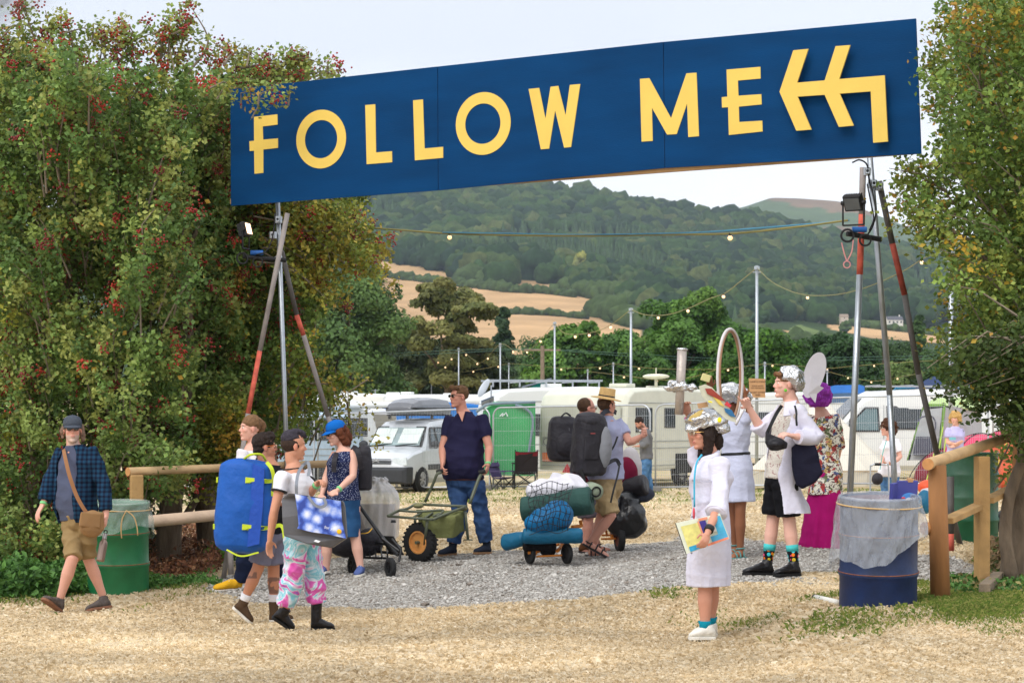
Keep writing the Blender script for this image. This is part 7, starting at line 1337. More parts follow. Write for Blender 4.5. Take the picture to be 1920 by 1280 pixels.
def roll(nm, label, cat, a, b, r, m, r2=None, ends=None, wr=.006, parts=None):
    t = thing(nm, label, cat, (np.array(a)+b)/2); d = nrm(np.array(b)-a); mb = MB(); L_ = np.linalg.norm(np.array(b)-a); r2 = r2 or r; mb.tube([a, a+d*.02, a+d*L_*.5, b-d*.02, b], [r*.82, r, (r+r2)/2*1.02, r2, r2*.82], 24); organic('roll', mb, m, t, .01, 3, wr, 20)
    if ends: mb = MB(); mb.torus(b+d*.003, r2*.55, .008, d, 24, 6); mb.torus(b+d*.003, r2*.3, .008, d, 20, 6); mb.build('spiral_end', ends, t, True)
    return t
mteal = mat('nylon_teal', (8,92,126), .55, .08, 6, .5, 20); mnb = mat('nylon_blue', (0,104,158), .5, .08, 6, .5, 20); mdg2 = mat('mat_green', (44,78,72), .8, .1, 8, .3)
roll('tent_bag', 'long teal tent bag lying lowest across the trolley', 'bag', Tq(130,855,23.5), Tq(845,850,23.5), .082, mteal, .075)
roll('tent_bag', 'short teal bag end sticking out left of the trolley', 'bag', P(946,1016,23.75), P(985,1008,23.6), .088, mteal, .07)
roll('foam_mat', 'thick dark green rolled foam mat across the trolley under the white bundle', 'mat', Tq(120,545,23.95), Tq(960,430,23.8), .135, mdg2, .145, mat('mat_green_in', (30,56,50)))
t = thing('sleeping_bag', 'bright blue stuffed sleeping bag under the black net', 'bag', Tq(440,760,23.45)); mb = MB(); mb.ell(Tq(350,700,23.5), (.17,.13,.11), None, 20, 12); mb.ell(Tq(540,610,23.55), (.17,.13,.16), None, 20, 12); mb.ell(Tq(440,650,23.5), (.2,.13,.13), None, 20, 12); organic('stuff_sack', mb, mnb, t, .01, 4, .01, 16)
for pts in ([(270,640,23.42),(285,690,23.36),(300,770,23.4)], [(460,560,23.42),(540,660,23.34),(590,740,23.4)], [(560,545,23.42),(640,540,23.4),(690,560,23.42)]): strap('buckle_strap', [Tq(*q) for q in pts], .02, .005, mblk, t)
t = thing('laundry_bundle', 'white crumpled bundle on top of the trolley under the net', 'bundle', Tq(540,380,24.0)); mb = MB(); mb.ell(Tq(440,300,24.0), (.24,.16,.12), None, 20, 12); mb.ell(Tq(640,260,24.0), (.24,.16,.12), None, 20, 12); mb.ell(Tq(530,190,24.0), (.09,.08,.08)); mb.ell(Tq(330,350,23.98), (.13,.12,.1)); organic('cloth', mb, fab('white_cloth', (226,224,232)), t, .01, 2, .022, 22)
t = thing('maroon_jacket', 'maroon fleece tucked behind the white bundle', 'jacket', Tq(740,220,24.25)); mb = MB(); mb.ell(Tq(700,200,24.25), (.2,.1,.08)); mb.ell(Tq(800,240,24.22), (.06,.1,.1)); organic('cloth', mb, fab('maroon', (122,30,50)), t, .01, 3, .008, 16)
t = thing('mat_roll', 'small pale green rolled mat beside the dark green mat', 'mat', Tq(1000,330,24.1)); a, b = Tq(930,300,24.1), Tq(1010,330,23.95); MB().cyl(a, b, .085, .085, 24).build('roll', fab('sage', (160,172,150)), t, True); MB().torus(b, .05, .01, b-a, 20, 6).build('spiral_end', mblk, t)
t = thing('cargo_net', 'black elastic cargo net stretched over the trolley load', 'net', Tq(480,600,23.4)); m = MB()
def bulge(u, v): # front surface of the load
    Yb_ = 23.31 if v > 560 else (23.31+(560-v)/230*.36 if v > 330 else 23.67)+.1*(v < 300)
    return Tq(u, v, Yb_-.03)
for i in range(9):
    u0, u1 = 250+i*58, 170+i*62; pts = [bulge(u0+(i-4)*4, 200+abs(i-4)*14), bulge((u0*2+u1)/3+14, 330), bulge((u0+u1)/2-16, 450), bulge((u0+u1)/2+18, 560), bulge((u0+2*u1)/3-10, 680), bulge(u1, 800)]; m.tube(pts, .0035, 4, 4)
for j in range(9): v = 215+j*72; pts = [bulge(190+j*2+(u*62), v+26*math.sin(u*1.1+j)+(8-u)*4) for u in range(9)]; m.tube(pts, .0035, 4, 3)
for i in range(6): m.tube([bulge(230+i*90, 240+20*i), bulge(300+i*75, 420), bulge(250+i*80, 600), bulge(330+i*60, 780)], .003, 4, 4)
m.build('netting', mblk, t)
# second trolley behind
t = thing('luggage_trolley', 'second orange trolley with bin bags right of the straw hat man', 'trolley', G(1160,25.4)); m = MB()
for a, b, r in (((1070,895,25.4),(1250,890,25.4),.012),((1190,720,25.5),(1205,890,25.4),.022),((1265,640,25.5),(1300,760,25.4),.02),((1130,790,25.5),(1140,860,25.5),.014),((1080,850,25.6),(1220,850,25.5),.012)): m.cyl(Tq(*a), Tq(*b), r, None, 8)
m.build('frame', morg, t); c = Tq(1292,880,25.35); c[2] = gz(c[0], c[1])+.14; wheel(t, c, .14, .07, mat('rim_rust', (120,70,54)), (.97,.22,0), 'wheel', 0, True)
mbb = mat('bin_bag', (20,21,24), .28, .1, 8, .5, 16, spec=.6)
def lump(nm, label, cat, blobs, m, wr=.012, part='bag', vox=.012, ws=16):
    c = np.mean([b[0] for b in blobs], 0); t = thing(nm, label, cat, c-(0,0,.15)); mb = MB(); [mb.ell(b[0], b[1], None, 20, 12) for b in blobs]; organic(part, mb, m, t, vox, 3, wr, ws); return t
lump('bin_bag', 'shiny black bin bag heaped on the second trolley', 'bag', [(Tq(1380,680,25.4),(.22,.16,.2)),(Tq(1390,520,25.4),(.14,.14,.2)),(Tq(1440,600,25.35),(.14,.12,.16))], mbb, .016)
lump('dark_bundle', 'dark slate bundle jutting right on the second trolley', 'bag', [(Tq(1500,360,25.5),(.2,.1,.09)),(Tq(1400,370,25.5),(.16,.1,.1))], fab('slate_cloth', (62,66,78)))
t = roll('bag_roll', 'black rolled bag pointing right above the bin bags', 'bag', Tq(1360,290,25.5), Tq(1610,240,25.4), .105, mat('black_nylon', (30,28,34), .5, .1, 8, .3), .12)
lump('maroon_bag', 'maroon stuffed bag behind the straw hat man', 'bag', [(Tq(1370,120,25.6),(.13,.12,.2)),(Tq(1390,190,25.6),(.12,.12,.14))], fab('maroon2', (110,26,52)), .006)
lump('grey_bag', 'pale grey bag behind the maroon bag', 'bag', [(Tq(1420,60,25.75),(.13,.12,.26))], fab('pale_grey', (188,184,186)), .006)
# --- 9 man in grey cardigan far
f = Fig('dark haired bearded man in grey jacket looking down beside the caravan', 50.0, dict(head=(1199,793,-.05), neck=(1206,803,0), sa=(1208,810,-.2), sb=(1214,810,.2), ea=(1213,832,-.25), wa=(1197,836,-.22), ha=(1191,836,-.2), eb=(1212,832,.2), wb=(1200,828,.1), hb=(1195,826,.1),
  pa=(1212,860,-.09), pb=(1214,860,.09), ka=(1208,893,-.08), na=(1212,922,-.05), la=(1214,930,-.05), ta=(1201,930,-.1), kb=(1216,893,.08), nb=(1220,922,.1), lb=(1222,930,.1), tb=(1210,930,.05)), (-.97,-.15,0), (-.8,-.15,-.55), skin=(196,140,118), vox=.013)
f.brow = (40,30,26)
def beard2(C, Q, inh, blob): m = inh & (Q[:,2] < -.05) & (Q[:,1] > -.03) & (Q[:,2] > -.14) & ~((np.abs(Q[:,0]) < .02) & (Q[:,2] > -.07)); C[m] = C[m]*.4+srgb((60,44,38))*.6
f.body(extra=beard2); f.shirt(fab('grey_jacket', (112,112,114)), -.02, 1.14, .03, (1.85,1.85), .01, .008, 'jacket'); f.bottoms(mat('denim_light', fn=f_noise([(.3,(60,98,142)),(.7,(98,138,178))], 8, .5), **FAB), (1.9,1.9), .014, .01, .006, 'jeans'); f.hair([('e',(0,-.02,.045),(.085,.096,.09))], mhd, .006, .01)
mb = MB(); mb.torus(f.J['neck']-(0,0,.03), .08, .018, (-.3,0,1), 20, 8); mb.build('collar', fab('white_tee'), f.t, True)
for x in 'ab': f.shoe(x, fab('grey_welly', (96,106,122)), msd, .16, 'boot')
# --- 10 woman in lab coat near
mcoat = fab('coat_white', (216,214,230), bump=.35, bscale=30, var=.03); mfoil = mat('foil', (205,206,208), .22, .1, 20, 1.0, 42, metal=.92, spec=.5)
f = Fig('dark haired woman in white coat and foil helmet raising a silver tube', 17.1, dict(head=(1321,812,0), neck=(1331,846,0), sa=(1318,870,.17), sb=(1348,872,-.17), ea=(1302,830,.2), wa=(1291,778,.12), ha=(1283,754,.08), eb=(1349,946,-.3), wb=(1327,998,-.47), hb=(1319,1021,-.52),
  pa=(1330,1000,.08), pb=(1336,1000,-.08), ka=(1336,1092,.1), na=(1332,1168,.14), la=(1343,1186,.14), ta=(1298,1184,.1), kb=(1322,1094,-.08), nb=(1322,1176,-.08), lb=(1340,1202,-.08), tb=(1292,1199,-.12)), (-.98,-.2,0), (-.93,-.3,-.06), male=False, skin=(206,148,124), fat=1.04)
f.brow = (50,36,30); f.body((1.0,1.1), (np.array([.3,-1,0]), np.array([-.4,1,.1]))); zc = P(1320,1098,17.1)[2]
f.shirt(mcoat, -.2, 1.11, .03, (.85,1.3), .03, .012, 'coat_top', ws=16); f.skirt(mcoat, zc, .2, .165, .45, .034, .009, 'coat_skirt', folds=.08, cen=(P(1328,1098,17.1)[0], 17.1, 0), ws=12)
E, Wr = f.J['eb'], f.J['wb']; d = nrm(Wr-E); p = E+(Wr-E)*.22; mb = MB(); mb.tube([p-d*.03, p, p+d*.03], [.07,.075,.068], 16); organic('rolled_cuff', mb, mcoat, f.t, .009, 2, .006)
for x in 'ab': f.sock(x, fab('teal_sock', (20,140,164)), .05, .008); f.shoe(x, fab('white_trainer', (226,222,212)), mws, .0, wid=1.12, lace=mws)
f.hair([('e',(0,-.02,.03),(.086,.098,.088)),('t',[(-.07,.0,.01),(-.08,.0,-.07),(-.05,.02,-.16),(-.02,.06,-.24),(-.01,.09,-.29)],[.035,.04,.034,.028,.012]),('t',[(.07,.0,.01),(.08,-.01,-.07),(.07,.0,-.15),(.05,.04,-.22)],[.035,.038,.03,.012]),('t',[(0,-.08,.0),(0,-.09,-.08),(.01,-.08,-.14)],[.05,.05,.03])], mhd, .008, ws=70); f.glasses(mat('clear_lens'), mat('gold_frame', (190,150,90), .3, metal=.6))
f.band('b', mblk, .9, .012, 'watch', .036); f.band('b', mat('web_grey'), .82, .006, 'bracelet', .036); f.band('a', mat('magenta_band', (190,60,140)), .86, .014, 'bangle', .037)
mb = MB(); mb.ell(P(1301,962,16.92), (.01,.03,.045)); mb.build('badge', mat('print_red'), f.t, True); MB().tube([P(1316,852,16.95),P(1306,868,16.92),P(1302,900,16.9),P(1302,950,16.92)], .007, 6, 4).build('lanyard', mat('lanyard_blue', (70,180,214)), f.t, True)
mb = MB(); cn = f.J['neck']
mb.tube([cn+(.07,.03,.0), cn+(.03,-.09,-.035), cn+(-.05,-.075,-.06), cn+(-.075,-.03,-.1)], [.016,.022,.022,.014], 10, 4); organic('collar', mb, mcoat, f.t, .008, 2, .003)
for q in range(5): MB().ell(P(1299-q*.6, 900+q*34, 16.93-.01*q), (.008,.01,.008), n=8, m=5).build('button', mat('button_grey', (150,150,165), .4), f.t, True)
strap('pocket_edge', [(1310,900,16.86),(1322,903,16.84),(1336,902,16.85)], .006, .004, mat('seam_grey', (170,170,188)), f.t)
t = thing('foil_helmet', 'crumpled foil helmet with a painted paper bird on the woman with the book', 'helmet', f.H_((0,0,.08))); mb = MB(); mb.ell(f.H_((0,-.03,.085)), (.115,.15,.085), f.HR, 24, 16); mb.ell(f.H_((0,.1,.05)), (.06,.06,.03), f.HR); mb.ell(f.H_((0,-.09,.05)), (.1,.09,.06), f.HR); organic('foil_shell', mb, mfoil, t, .009, 1, .02, 40, 7)
Yb = 17.02
def card(pts, c, nm, o=0, th=.006): return MB().poly([P(x, y, Yb+o) for x, y in pts], th, (0,-1,0)).build(nm, mat('paint_'+nm, c, .6, .15, 20, .05), t)
card([(1310,724),(1322,720),(1335,726),(1350,742),(1366,762),(1378,780),(1381,792),(1374,790),(1362,786),(1345,772),(1328,755),(1316,742)], (196,196,176), 'bird_body'); card([(1322,728),(1334,728),(1348,740),(1360,752),(1350,750),(1338,744),(1326,738)], (150,62,50), 'bird_red', -.01); card([(1334,740),(1350,750),(1358,762),(1348,758)], (214,190,90), 'bird_yellow', -.009); card([(1358,764),(1372,768),(1380,782),(1370,780),(1360,772)], (44,104,150), 'bird_blue', -.01); card([(1363,752),(1372,760),(1368,764),(1358,758)], (196,60,70), 'bird_crimson', -.011)
card([(1294,780),(1310,770),(1320,767),(1314,778),(1298,790),(1290,787)], (206,180,110), 'peak_card', -.03); card([(1307,756),(1326,753),(1328,762),(1310,766)], (190,150,110), 'patterned_card', .05)
MB().ell(P(1349,787,16.9), (.016,.008,.02)).build('yellow_dot', mat('yellow_dot', (240,230,40)), t, True); MB().tube([P(1328,752,16.95),P(1335,754,16.95)], .006, 6).build('yellow_wire', mat('yellow_dot'), t)
t = thing('cardboard_tube', 'long foil wrapped cardboard tube held up in a raised hand', 'tube', P(1276,776,17.15)); a, b = P(1273,777,17.12), P(1279,655,17.15); d = nrm(b-a); mb = MB(); 
mb.tube([a, a+(b-a)*.5, b], [.032,.034,.036], 28); mb.build('tube', mat('silver_card', (176,166,158), .4, .12, 12, .3, metal=.35), t, True); MB().torus(b, .033, .009, d, 26, 8).build('rim', mfoil, t, True); MB().cyl(b-d*.01, b+d*.003, .028).build('bore', mat('bore_dark', (92,84,78)), t)
mb = MB(); g = np.random.default_rng(5)
for k in range(16): an = g.random()*6.28; mb.ell(a+d*.215+np.array([math.cos(an)*.06*g.uniform(.6,1.4), math.sin(an)*.05, g.uniform(-.02,.03)]), g.uniform(.012,.028,3), n=8, m=6)
for s_ in (-1,1): mb.ell(a+d*.205+np.array([s_*.075,0,0]), (.05,.02,.018), n=10, m=6)
organic('foil_frill', mb, mfoil, t, .006, 1, .01, 90)
t = thing('picture_book', 'brightly painted book tilted under the arm of the woman in the white coat', 'book', P(1310,1035,16.6)); q4 = [(1267,980),(1350,962),(1368,1009),(1287,1038)]; Yk = 16.72
def bk(u, v, o=0): a = np.array(q4[0])*(1-u)*(1-v)+np.array(q4[1])*u*(1-v)+np.array(q4[2])*u*v+np.array(q4[3])*(1-u)*v; return P(a[0], a[1], Yk-.02*u+o)
MB().poly([bk(0,0,.004),bk(1,0,.004),bk(1,1,.004),bk(0,1,.004)], .022, (0,-1,.1)).build('cover', mat('book_cream', (226,232,214), .5, .1, 20, .05), t, bev=.002)
for i, (u0,v0,u1,v1,c) in enumerate(((.08,.14,.46,.86,(232,226,140)),(.5,.12,.64,.55,(70,60,150)),(.1,.82,.5,.98,(50,160,206)),(.8,.08,.98,.82,(80,180,220)),(.62,.72,.98,.96,(80,170,214)),(.68,.14,.8,.6,(236,232,226)),(.5,.02,.7,.1,(234,150,120)),(.5,.92,.98,1.0,(234,140,110)),(.46,.1,.5,.9,(236,160,130)))): MB().poly([bk(u0,v0,-.004-i*.0006),bk(u1,v0,-.004-i*.0006),bk(u1,v1,-.004-i*.0006),bk(u0,v1,-.004-i*.0006)], .003, (0,-1,.1)).build('painted_patch', mat('patch%d' % c[0]+str(c[1]), c, .5, .2, 25, 0), t)
MB().poly([bk(-.01,0,.006),bk(.03,0,.006),bk(.03,1,.006),bk(-.01,1,.006)], .028, (0,-1,.1)).build('spine', mblk, t)
# --- 11 coat dress woman
f = Fig('brown legged woman in belted white coat dress lifting the hoop', 22.8, dict(head=(1372,748,.05), neck=(1376,776,.02), sa=(1360,790,.1), sb=(1395,788,-.1), ea=(1342,760,.1), wa=(1333,728,.0), ha=(1330,714,-.05), eb=(1406,770,-.1), wb=(1398,745,-.2), hb=(1394,735,-.22),
  pa=(1372,880,.08), pb=(1392,880,-.08), ka=(1376,958,.1), na=(1378,1020,.2), la=(1384,1034,.22), ta=(1362,1034,.1), kb=(1388,958,-.08), nb=(1388,1026,-.02), lb=(1396,1042,0), tb=(1370,1042,-.1)), (-.7,.7,0), (-.8,.5,.05), male=False, skin=(150,98,70), vox=.0085)
f.body((1.1,1.1), feet=True); mc2 = fab('coat_lilac', (204,208,232), bump=.35, bscale=30, var=.03); f.shirt(mc2, .0, 1.11, .02, (.75,.75), .02, .008, 'dress_top'); f.skirt(mc2, P(1382,940,22.8)[2], .2, .17, .35, .02, .007, 'dress_skirt', folds=.05, cen=(P(1384,940,22.8)[0],22.8,0)); mb = MB(); mb.rings([f.ring(u, .03) for u in (.3,.36)]); organic('belt', mb, mblk, f.t, .009, 1)
for x in 'ab': sandal(f, x, mat('sandal_teal', (96,150,148), .7))
f.hair([('e',(0,-.02,.04),(.086,.098,.09))], mhd, .006)
t = thing('foil_hat', 'wide foil and cream paper hat beside the hoop', 'hat', P(1378,745,22.7)); mb = MB(); mb.ell(P(1370,735,22.7), (.14,.14,.09)); mb.ell(P(1388,742,22.7), (.1,.1,.07)); organic('foil_crown', mb, mfoil, t, .01, 1, .02, 36); mb = MB(); mb.ell(P(1390,748,22.75), (.15,.13,.02), basis((0,1,.3))@np.array([[.8,0,.6],[0,1,0],[-.6,0,.8]])); organic('paper_brim', mb, mat('paper_cream', (224,204,178), .8), t, .01, 2, .008, 20)
t = thing('paper_flag', 'pale yellow paper held in a raised hand by the hoop', 'paper', P(1320,715,22.7)); MB().poly([P(1313,712,22.7),P(1318,699,22.7),P(1334,704,22.7),P(1330,717,22.7)], .03, (0,-1,0)).build('sheet', mat('paper_yellow', (232,224,160), .8), t, bev=.006)
t = thing('hoop', 'tall white and brown hoop held upright between the people in white coats', 'hoop', P(1369,780,21.9)); m = MB(); c = P(1369,704,21.8); R = []
for (rad, tw, mm, nm) in ((.0,.016,mat('hoop_white', (220,214,214), .5),'outer_ring'),(-.017,.015,mat('hoop_brown', (170,132,106), .7, .2, 20),'inner_ring')):
    pts = [c+np.array([(.137+rad)*math.cos(a), .2*math.cos(a)*1.0, (.445+rad)*math.sin(a)]) for a in np.linspace(-1.2, 4.34, 40)]; MB().tube(pts, tw, 8).build(nm, mm, t, True)
MB().tube([P(1397,760,21.5),P(1390,775,21.4),P(1380,795,21.3)], .014, 8).build('handle', mat('hoop_white'), t, True)
# --- 12 man in lab coat
f = Fig('tall young man in open white coat, black shorts and foil helmet', 19.9, dict(head=(1473,720,0), neck=(1483,752,.02), sa=(1466,773,.17), sb=(1498,773,-.17), ea=(1428,806,.12), wa=(1405,765,.05), ha=(1396,750,.0), eb=(1532,820,-.2), wb=(1490,818,-.32), hb=(1470,812,-.36),
  pa=(1462,895,.09), pb=(1470,895,-.09), ka=(1449,975,.1), na=(1440,1048,.1), la=(1448,1070,.1), ta=(1394,1072,.0), kb=(1480,976,-.08), nb=(1488,1050,-.1), lb=(1499,1080,-.1), tb=(1452,1082,-.22)), (-.93,-.35,0), (-.96,-.22,.03), skin=(228,178,160), k=1.02, fat=.97)
f.brow = (120,84,60); f.body((1.0,1.0), (np.array([0,-1,0.]), np.array([0,.3,-1])), point='a'); f.shirt(mat('beige_print', fn=f_noise([(.4,(206,200,190)),(.56,(214,208,198)),(.62,(170,140,136))], 45, 1), **FAB), -.04, 1.14, .016, (.4,.4), wr=.006, fl=.02); f.bottoms(fab('black_shorts', (24,24,28)), (.88,.88), .022, .06, .006, 'shorts', .1)
zc = P(1470,962,19.9)[2]
def opencoat(f, m, zh, a0, a1, e, w1, d1, cen, nm='coat', sl=(1.25,1.85)):
    mb = MB(); n = 40; c, side, fw, w, d = f.tor(0, e); Ro, Ri = [], []
    for u in (1.09,1.04,.95,.8,.6,.4,.2,0): Ro.append(f.ring(u, e+.012, n, 0, a0, a1, False)); Ri.append(f.ring(u, e-.008, n, 0, a0, a1, False))
    t = np.linspace(a0, a1, n); side = nrm(side*(1,1,0)); fw = nrm(fw*(1,1,0))
    for i in range(1, 7):
        q = i/6; cc = c+(np.array(cen)-c)*q; cc[2] = c[2]+(zh-c[2])*q; fo = 1+.05*q*np.sin(t*7)
        for L_, o in ((Ro,.008),(Ri,-.01)): wq = w+(w1-w)*q+o; dq = d+(d1-d)*q+o; L_.append(cc+side*(wq*np.sin(t)*fo)[:,None]+fw*(dq*np.cos(t)*fo)[:,None])
    mb.rings([np.concatenate([a, b[::-1]]) for a, b in zip(Ro, Ri)])
    for x, q in zip('ab', sl): f.arm(mb, x, .022, q, .022); mb.ell(f.J['s'+x]*.95+f.S*.05, (.075,)*3)
    return organic(nm, mb, m, f.t, .0095, 2, .009, 16, 4)
opencoat(f, mcoat, zc, 1.2, 2*math.pi-.45, .028, .25, .2, (P(1474,962,19.9)[0], 19.9, 0))
MB().poly([f.J['neck']+(-.07,-.13,-.01), f.J['neck']+(.03,-.17,.01), f.J['neck']+(-.02,-.2,-.12), f.J['neck']+(-.09,-.18,-.13)], .01, (-.6,-.8,.2)).build('lapel', mcoat, f.t, bev=.003)
for x in 'ab': f.sock(x, mat('dot_sock', fn=f_dots((22,22,26), [(0,(230,120,40)),(.3,(60,190,200)),(.55,(230,200,60)),(.75,(220,70,120))], 26, .42, .4), **FAB), .09, .008); K, An = f.J['k'+x], f.J['n'+x]; d = nrm(K-An); MB().cyl(An+d*.08, An+d*.135, .053, .054, 18).build('sock_cuff', fab('turquoise', (80,196,196)), f.t, True); f.shoe(x, mbt, mbs, 0, 'shoe', 1.08, mblk)
f.hair([('e',(0,-.02,.045),(.084,.094,.086)),('t',[(-.05,.07,.08),(0,.088,.088),(.05,.07,.08)],[.012,.018,.012])], fab('hair_sandy', (132,96,68), var=.3, scale=40, bump=.6, bscale=120), .007)
t = thing('foil_helmet', 'round foil covered helmet with bright green chin strap', 'helmet', f.H_((0,-.05,.06))); mb = MB(); mb.ell(f.H_((0,-.045,.06)), (.11,.115,.1), f.HR, 24, 16); mb.ell(f.H_((0,-.085,.02)), (.1,.08,.085), f.HR, 24, 16); organic('foil_shell', mb, mfoil, t, .009, 1, .012, 40, 9)
mgs = mat('strap_green', (110,196,60), .5); strap('chin_strap', [f.H_(q) for q in ((-.09,.02,.05),(-.088,.03,-.02),(-.082,.03,-.06),(-.05,.06,-.115),(0,.07,-.125))], .016, .005, mgs, t); strap('rear_strap', [f.H_(q) for q in ((-.1,-.05,.0),(-.092,-.0,-.04),(-.084,.028,-.06))], .012, .005, mgs, t); MB().ell(f.H_((-.088,.03,-.055)), .014).build('buckle', mgs, t)
strap('coat_strap', [(1490,760,19.62),(1493,772,19.55),(1493,786,19.52),(1494,798,19.52)], .018, .006, mblk, f.t)
t = thing('bum_bag', 'black bum bag worn across the chest of the man in the open coat', 'bag', P(1454,845,19.5)); mb = MB(); mb.poly([P(1436,808,19.46),P(1444,812,19.46),P(1462,822,19.46),P(1477,830,19.46),P(1474,840,19.46),P(1458,844,19.46),P(1446,843,19.46),P(1437,830,19.46)], .1, (0,-1,0)); mb.ell(P(1455,832,19.48), (.07,.07,.035)); organic('pouch', mb, mat('black_nylon'), t, .008, 3, .005, 25); strap('belt', [(1438,812,19.52),(1446,795,19.52),(1456,775,19.56),(1466,760,19.66)], .03, .008, mblk, t)
t = thing('tote_bag', 'black cloth tote bag hanging behind the elbow of the man in the white coat', 'bag', P(1508,917,19.6)); mb = MB(); mb.poly([P(1483,838,19.62),P(1497,826,19.62),P(1528,828,19.62),P(1536,868,19.62),P(1542,886,19.6),P(1530,902,19.6),P(1505,917,19.6),P(1495,908,19.6),P(1488,872,19.62)], .05, (0,-1,0)); organic('cloth', mb, fab('tote_black', (32,32,48)), t, .01, 3, .01, 14)
# --- 13 purple wig
f = Fig('person with purple wig, flowered jacket and long magenta skirt seen from behind', 23.7, dict(head=(1530,742,0), neck=(1538,768,0), sa=(1522,786,.12), sb=(1564,784,-.1), ea=(1510,830,.25), wa=(1498,860,.3), ha=(1494,870,.3), eb=(1574,830,-.05), wb=(1570,862,.1), hb=(1566,872,.15),
  pa=(1535,890,.09), pb=(1560,890,-.07), ka=(1530,960,.1), na=(1528,1015,.1), la=(1530,1028,.1), ta=(1514,1028,.2), kb=(1556,960,-.1), nb=(1552,1015,-.1), lb=(1556,1028,-.1), tb=(1540,1028,0)), (-.5,.86,0), (-.72,.68,-.05), male=False, skin=(220,170,150), vox=.009)
f.body(); f.shirt(mat('floral', fn=f_floral, **FAB), -.1, 1.04, .022, (1.2,1.2), .01, .006, 'jacket'); f.skirt(mat('floral'), P(1548,926,23.7)[2], .2, .17, .2, .022, .005, 'jacket_hem', cen=(P(1547,926,23.7)[0],23.7,0)); f.skirt(fab('magenta', (168,22,106)), P(1540,1027,23.7)[2], .255, .2, .05, .014, .008, 'long_skirt', folds=.12, cen=(P(1540,1027,23.7)[0],23.7,0)); f.shoe('a', mbt, mbs); f.shoe('b', mbt, mbs)
f.hair([('e',(0,-.03,.03),(.13,.12,.11)),('e',(.06,-.05,-.02),(.085,.09,.09)),('e',(-.06,-.05,-.03),(.085,.09,.085)),('e',(0,-.07,-.05),(.11,.075,.07)),('e',(.09,.0,-.02),(.05,.08,.08)),('e',(-.09,.0,-.02),(.05,.08,.07))], fab('wig_purple', (162,64,180), var=.3, scale=50, bump=.9, bscale=110, rough=.6, nstretch=(1,1,.25)), .012, name='wig', ws=80)
t = thing('paper_disc_hat', 'tall white oval card standing up from the purple wig', 'hat', P(1528,740,23.45)); c = P(1526,703,23.42); R = np.array([[.95,0,.3],[0,1,0],[-.3,0,.95]]); mcd = mat('card_white', (236,232,238), .7, .06, 8, .05); mb = MB(); th = np.linspace(0, 2*math.pi, 40, endpoint=False); V = [c+R@np.array([.105*math.cos(a)*(1+.1*math.sin(a)), 0, .245*math.sin(a)]) for a in th][:]; V = [v for v in V]; mb.poly(V, .008, (0,-1,0)); mb.build('oval_card', mcd, t); MB().poly([P(1521,705,23.34),P(1534,722,23.33),P(1545,727,23.34),P(1532,738,23.36),P(1529,755,23.36),P(1516,738,23.36)], .01, (.2,-1,0)).build('folded_fin', mcd, t)
# --- 14 woman in white tee with trolley
f = Fig('curly haired woman in white tee shirt standing with a wheeled trolley', 37.0, dict(head=(1663,803,0), neck=(1669,818,0), sa=(1661,829,.14), sb=(1680,829,-.14), ea=(1656,850,.05), wa=(1654,866,-.2), ha=(1650,870,-.25), eb=(1688,856,-.2), wb=(1672,870,-.32), hb=(1660,869,-.34),
  pa=(1664,886,.08), pb=(1674,886,-.08), ka=(1660,930,.05), na=(1664,970,.05), la=(1668,978,.05), ta=(1653,978,-.05), kb=(1676,930,-.05), nb=(1680,970,-.05), lb=(1684,978,-.05), tb=(1670,978,-.1)), (-.85,-.5,0), (-.96,-.28,0), male=False, skin=(216,164,146), vox=.011, fat=1.1)
f.body(); f.shirt(mwt, -.15, 1.05, .024, (.7,.7), .02, .008, 'tshirt', fl=.03); f.bottoms(mat('denim_light'), (1.95,1.95), .014, .02, .006, 'jeans'); f.hair([('e',(0,-.03,.045),(.11,.115,.1)),('e',(0,-.08,-.02),(.1,.08,.09))], fab('hair_curly', (84,58,44), var=.3, scale=40, bump=.8, bscale=90), .022, .01, ws=90); f.glasses(mat('clear_lens'), mfr)
for x in 'ab': f.shoe(x, mys, mws)
mb = MB(); mb.ell(P(1645,897,36.6), (.09,.09,.1)); organic('hip_bag', mb, mbk, f.t, .012, 2, .005); MB().tube([P(1662,825,36.8),P(1655,850,36.7),P(1650,880,36.6)], .008, 6, 4).build('lanyard', mat('lanyard_teal', (90,170,160)), f.t)
t = thing('wheeled_trolley', 'shopping trolley with black looped metal handle before the curly haired woman', 'trolley', G(1650,36)); m = MB(); m.tube([P(1632,960,36.3),P(1632,880,36.3),P(1634,873,36.3),P(1640,870,36.3),P(1660,871,36.3),P(1666,876,36.3),P(1667,960,36.3)], .014, 8, 3); m.cyl(P(1632,922,36.3), P(1667,922,36.3), .014); m.build('handle_frame', mgalv, t); MB().cyl(P(1640,870,36.3), P(1652,870,36.3), .022).build('grip', mblk, t)
mb = MB(); mb.box(P(1649,945,36.2), (.34,.25,.4)); organic('bag', mb, mbk, t, .014, 3, .01, 18)
for px in (1634,1665): c = G(px, 36.1)+(0,0,.08); wheel(t, c, .08, .04, mgalv, (1,0,0), 'wheel', 5, True)
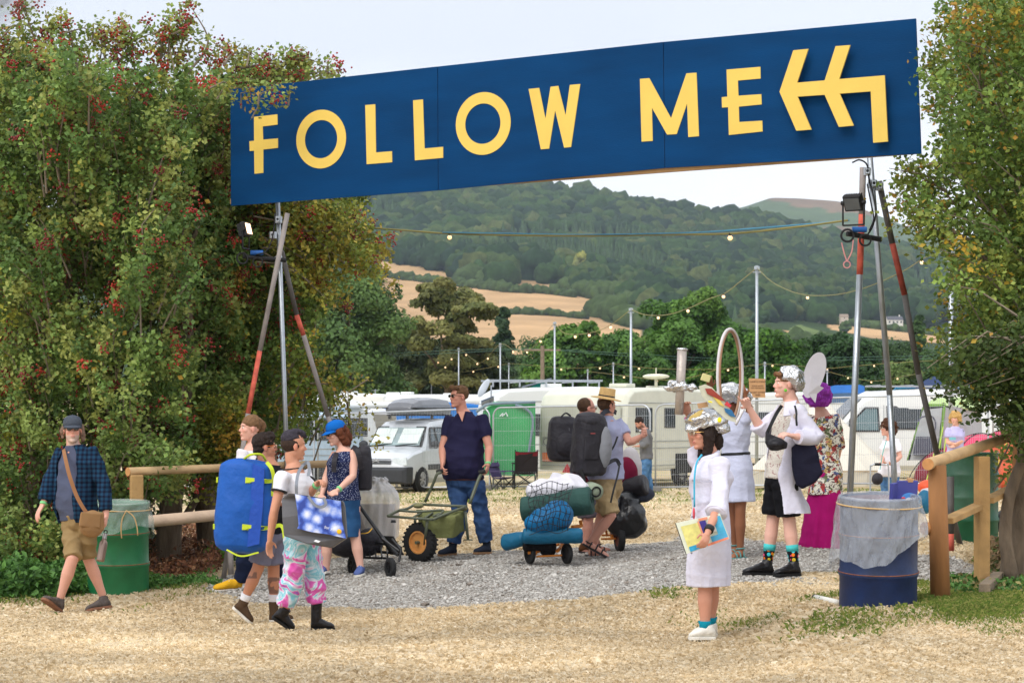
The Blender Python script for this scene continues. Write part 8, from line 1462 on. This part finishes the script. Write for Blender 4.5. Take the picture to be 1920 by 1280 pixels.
# --- 15 blonde
f = Fig('blonde curly haired youngster in lilac tee with folded arms', 42.0, dict(head=(1791,785,0), neck=(1792,798,.02), sa=(1778,806,-.05), sb=(1802,806,.05), ea=(1777,830,-.1), wa=(1792,832,-.24), ha=(1798,830,-.25), eb=(1804,828,.0), wb=(1790,836,-.2), hb=(1782,838,-.24),
  pa=(1784,866,.0), pb=(1798,866,.0), ka=(1784,905,.0), na=(1784,942,0), la=(1785,952,.05), ta=(1782,954,-.15), kb=(1799,905,.0), nb=(1799,942,0), lb=(1799,952,.05), tb=(1801,954,-.15)), (-.35,-.93,0), (-.5,-.86,0), male=False, skin=(224,174,150), vox=.012)
f.body(); f.shirt(fab('lilac_tee', (190,184,222)), -.1, 1.11, .02, (.6,.6), .02, .008, 'tshirt'); f.bottoms(mdenim, (1.95,1.95), .014, .02, .006, 'jeans'); f.hair([('e',(0,-.015,.05),(.098,.105,.095)),('e',(0,-.06,-.02),(.095,.06,.09)),('t',[(-.08,0,.02),(-.09,-.01,-.05)],[.035,.03]),('t',[(.08,0,.02),(.09,-.01,-.05)],[.035,.03])], fab('hair_blond', (206,166,104), var=.3, scale=40, bump=.8, bscale=90), .014, .01, ws=90); f.shoe('a', mbt, mbs); f.shoe('b', mbt, mbs); MB().box(P(1786,822,41.75), (.12,.01,.05)).build('chest_print', mat('print_teal', (120,190,200)), f.t)
# luggage left in the right background
lump('orange_bag', 'small orange bag on the ground by the brown post', 'bag', [(P(1737,912,33),(.12,.12,.1))], mat('orange_nylon', (222,84,44), .5, .1, 6, .3)); lump('teal_backpack', 'teal backpack on the grass behind the brown post', 'backpack', [(P(1733,940,30),(.11,.12,.16))], mteal); lump('black_bag', 'black bag on the ground beside the dark green drum', 'bag', [(P(1893,975,22.8),(.17,.15,.12)),(P(1915,968,22.9),(.12,.15,.14))], mbk); lump('grey_blanket', 'folded grey blanket on top of the bags behind the post', 'blanket', [(P(1742,922,32),(.12,.12,.05))], fab('pale_grey'))
# ---- haze: one box round everything
hm = bpy.data.materials.new('haze'); hm.use_nodes = True; t = hm.node_tree; t.nodes.clear(); v = t.nodes.new('ShaderNodeVolumePrincipled'); o = t.nodes.new('ShaderNodeOutputMaterial'); t.links.new(v.outputs[0], o.inputs['Volume'])
v.inputs['Color'].default_value = (.72, .85, 1, 1); v.inputs['Density'].default_value = .00009; v.inputs['Anisotropy'].default_value = .1
hb = MB().box((0, 2500, 190), (3800, 5400, 480)).build('haze', hm); hb['kind'] = 'stuff'
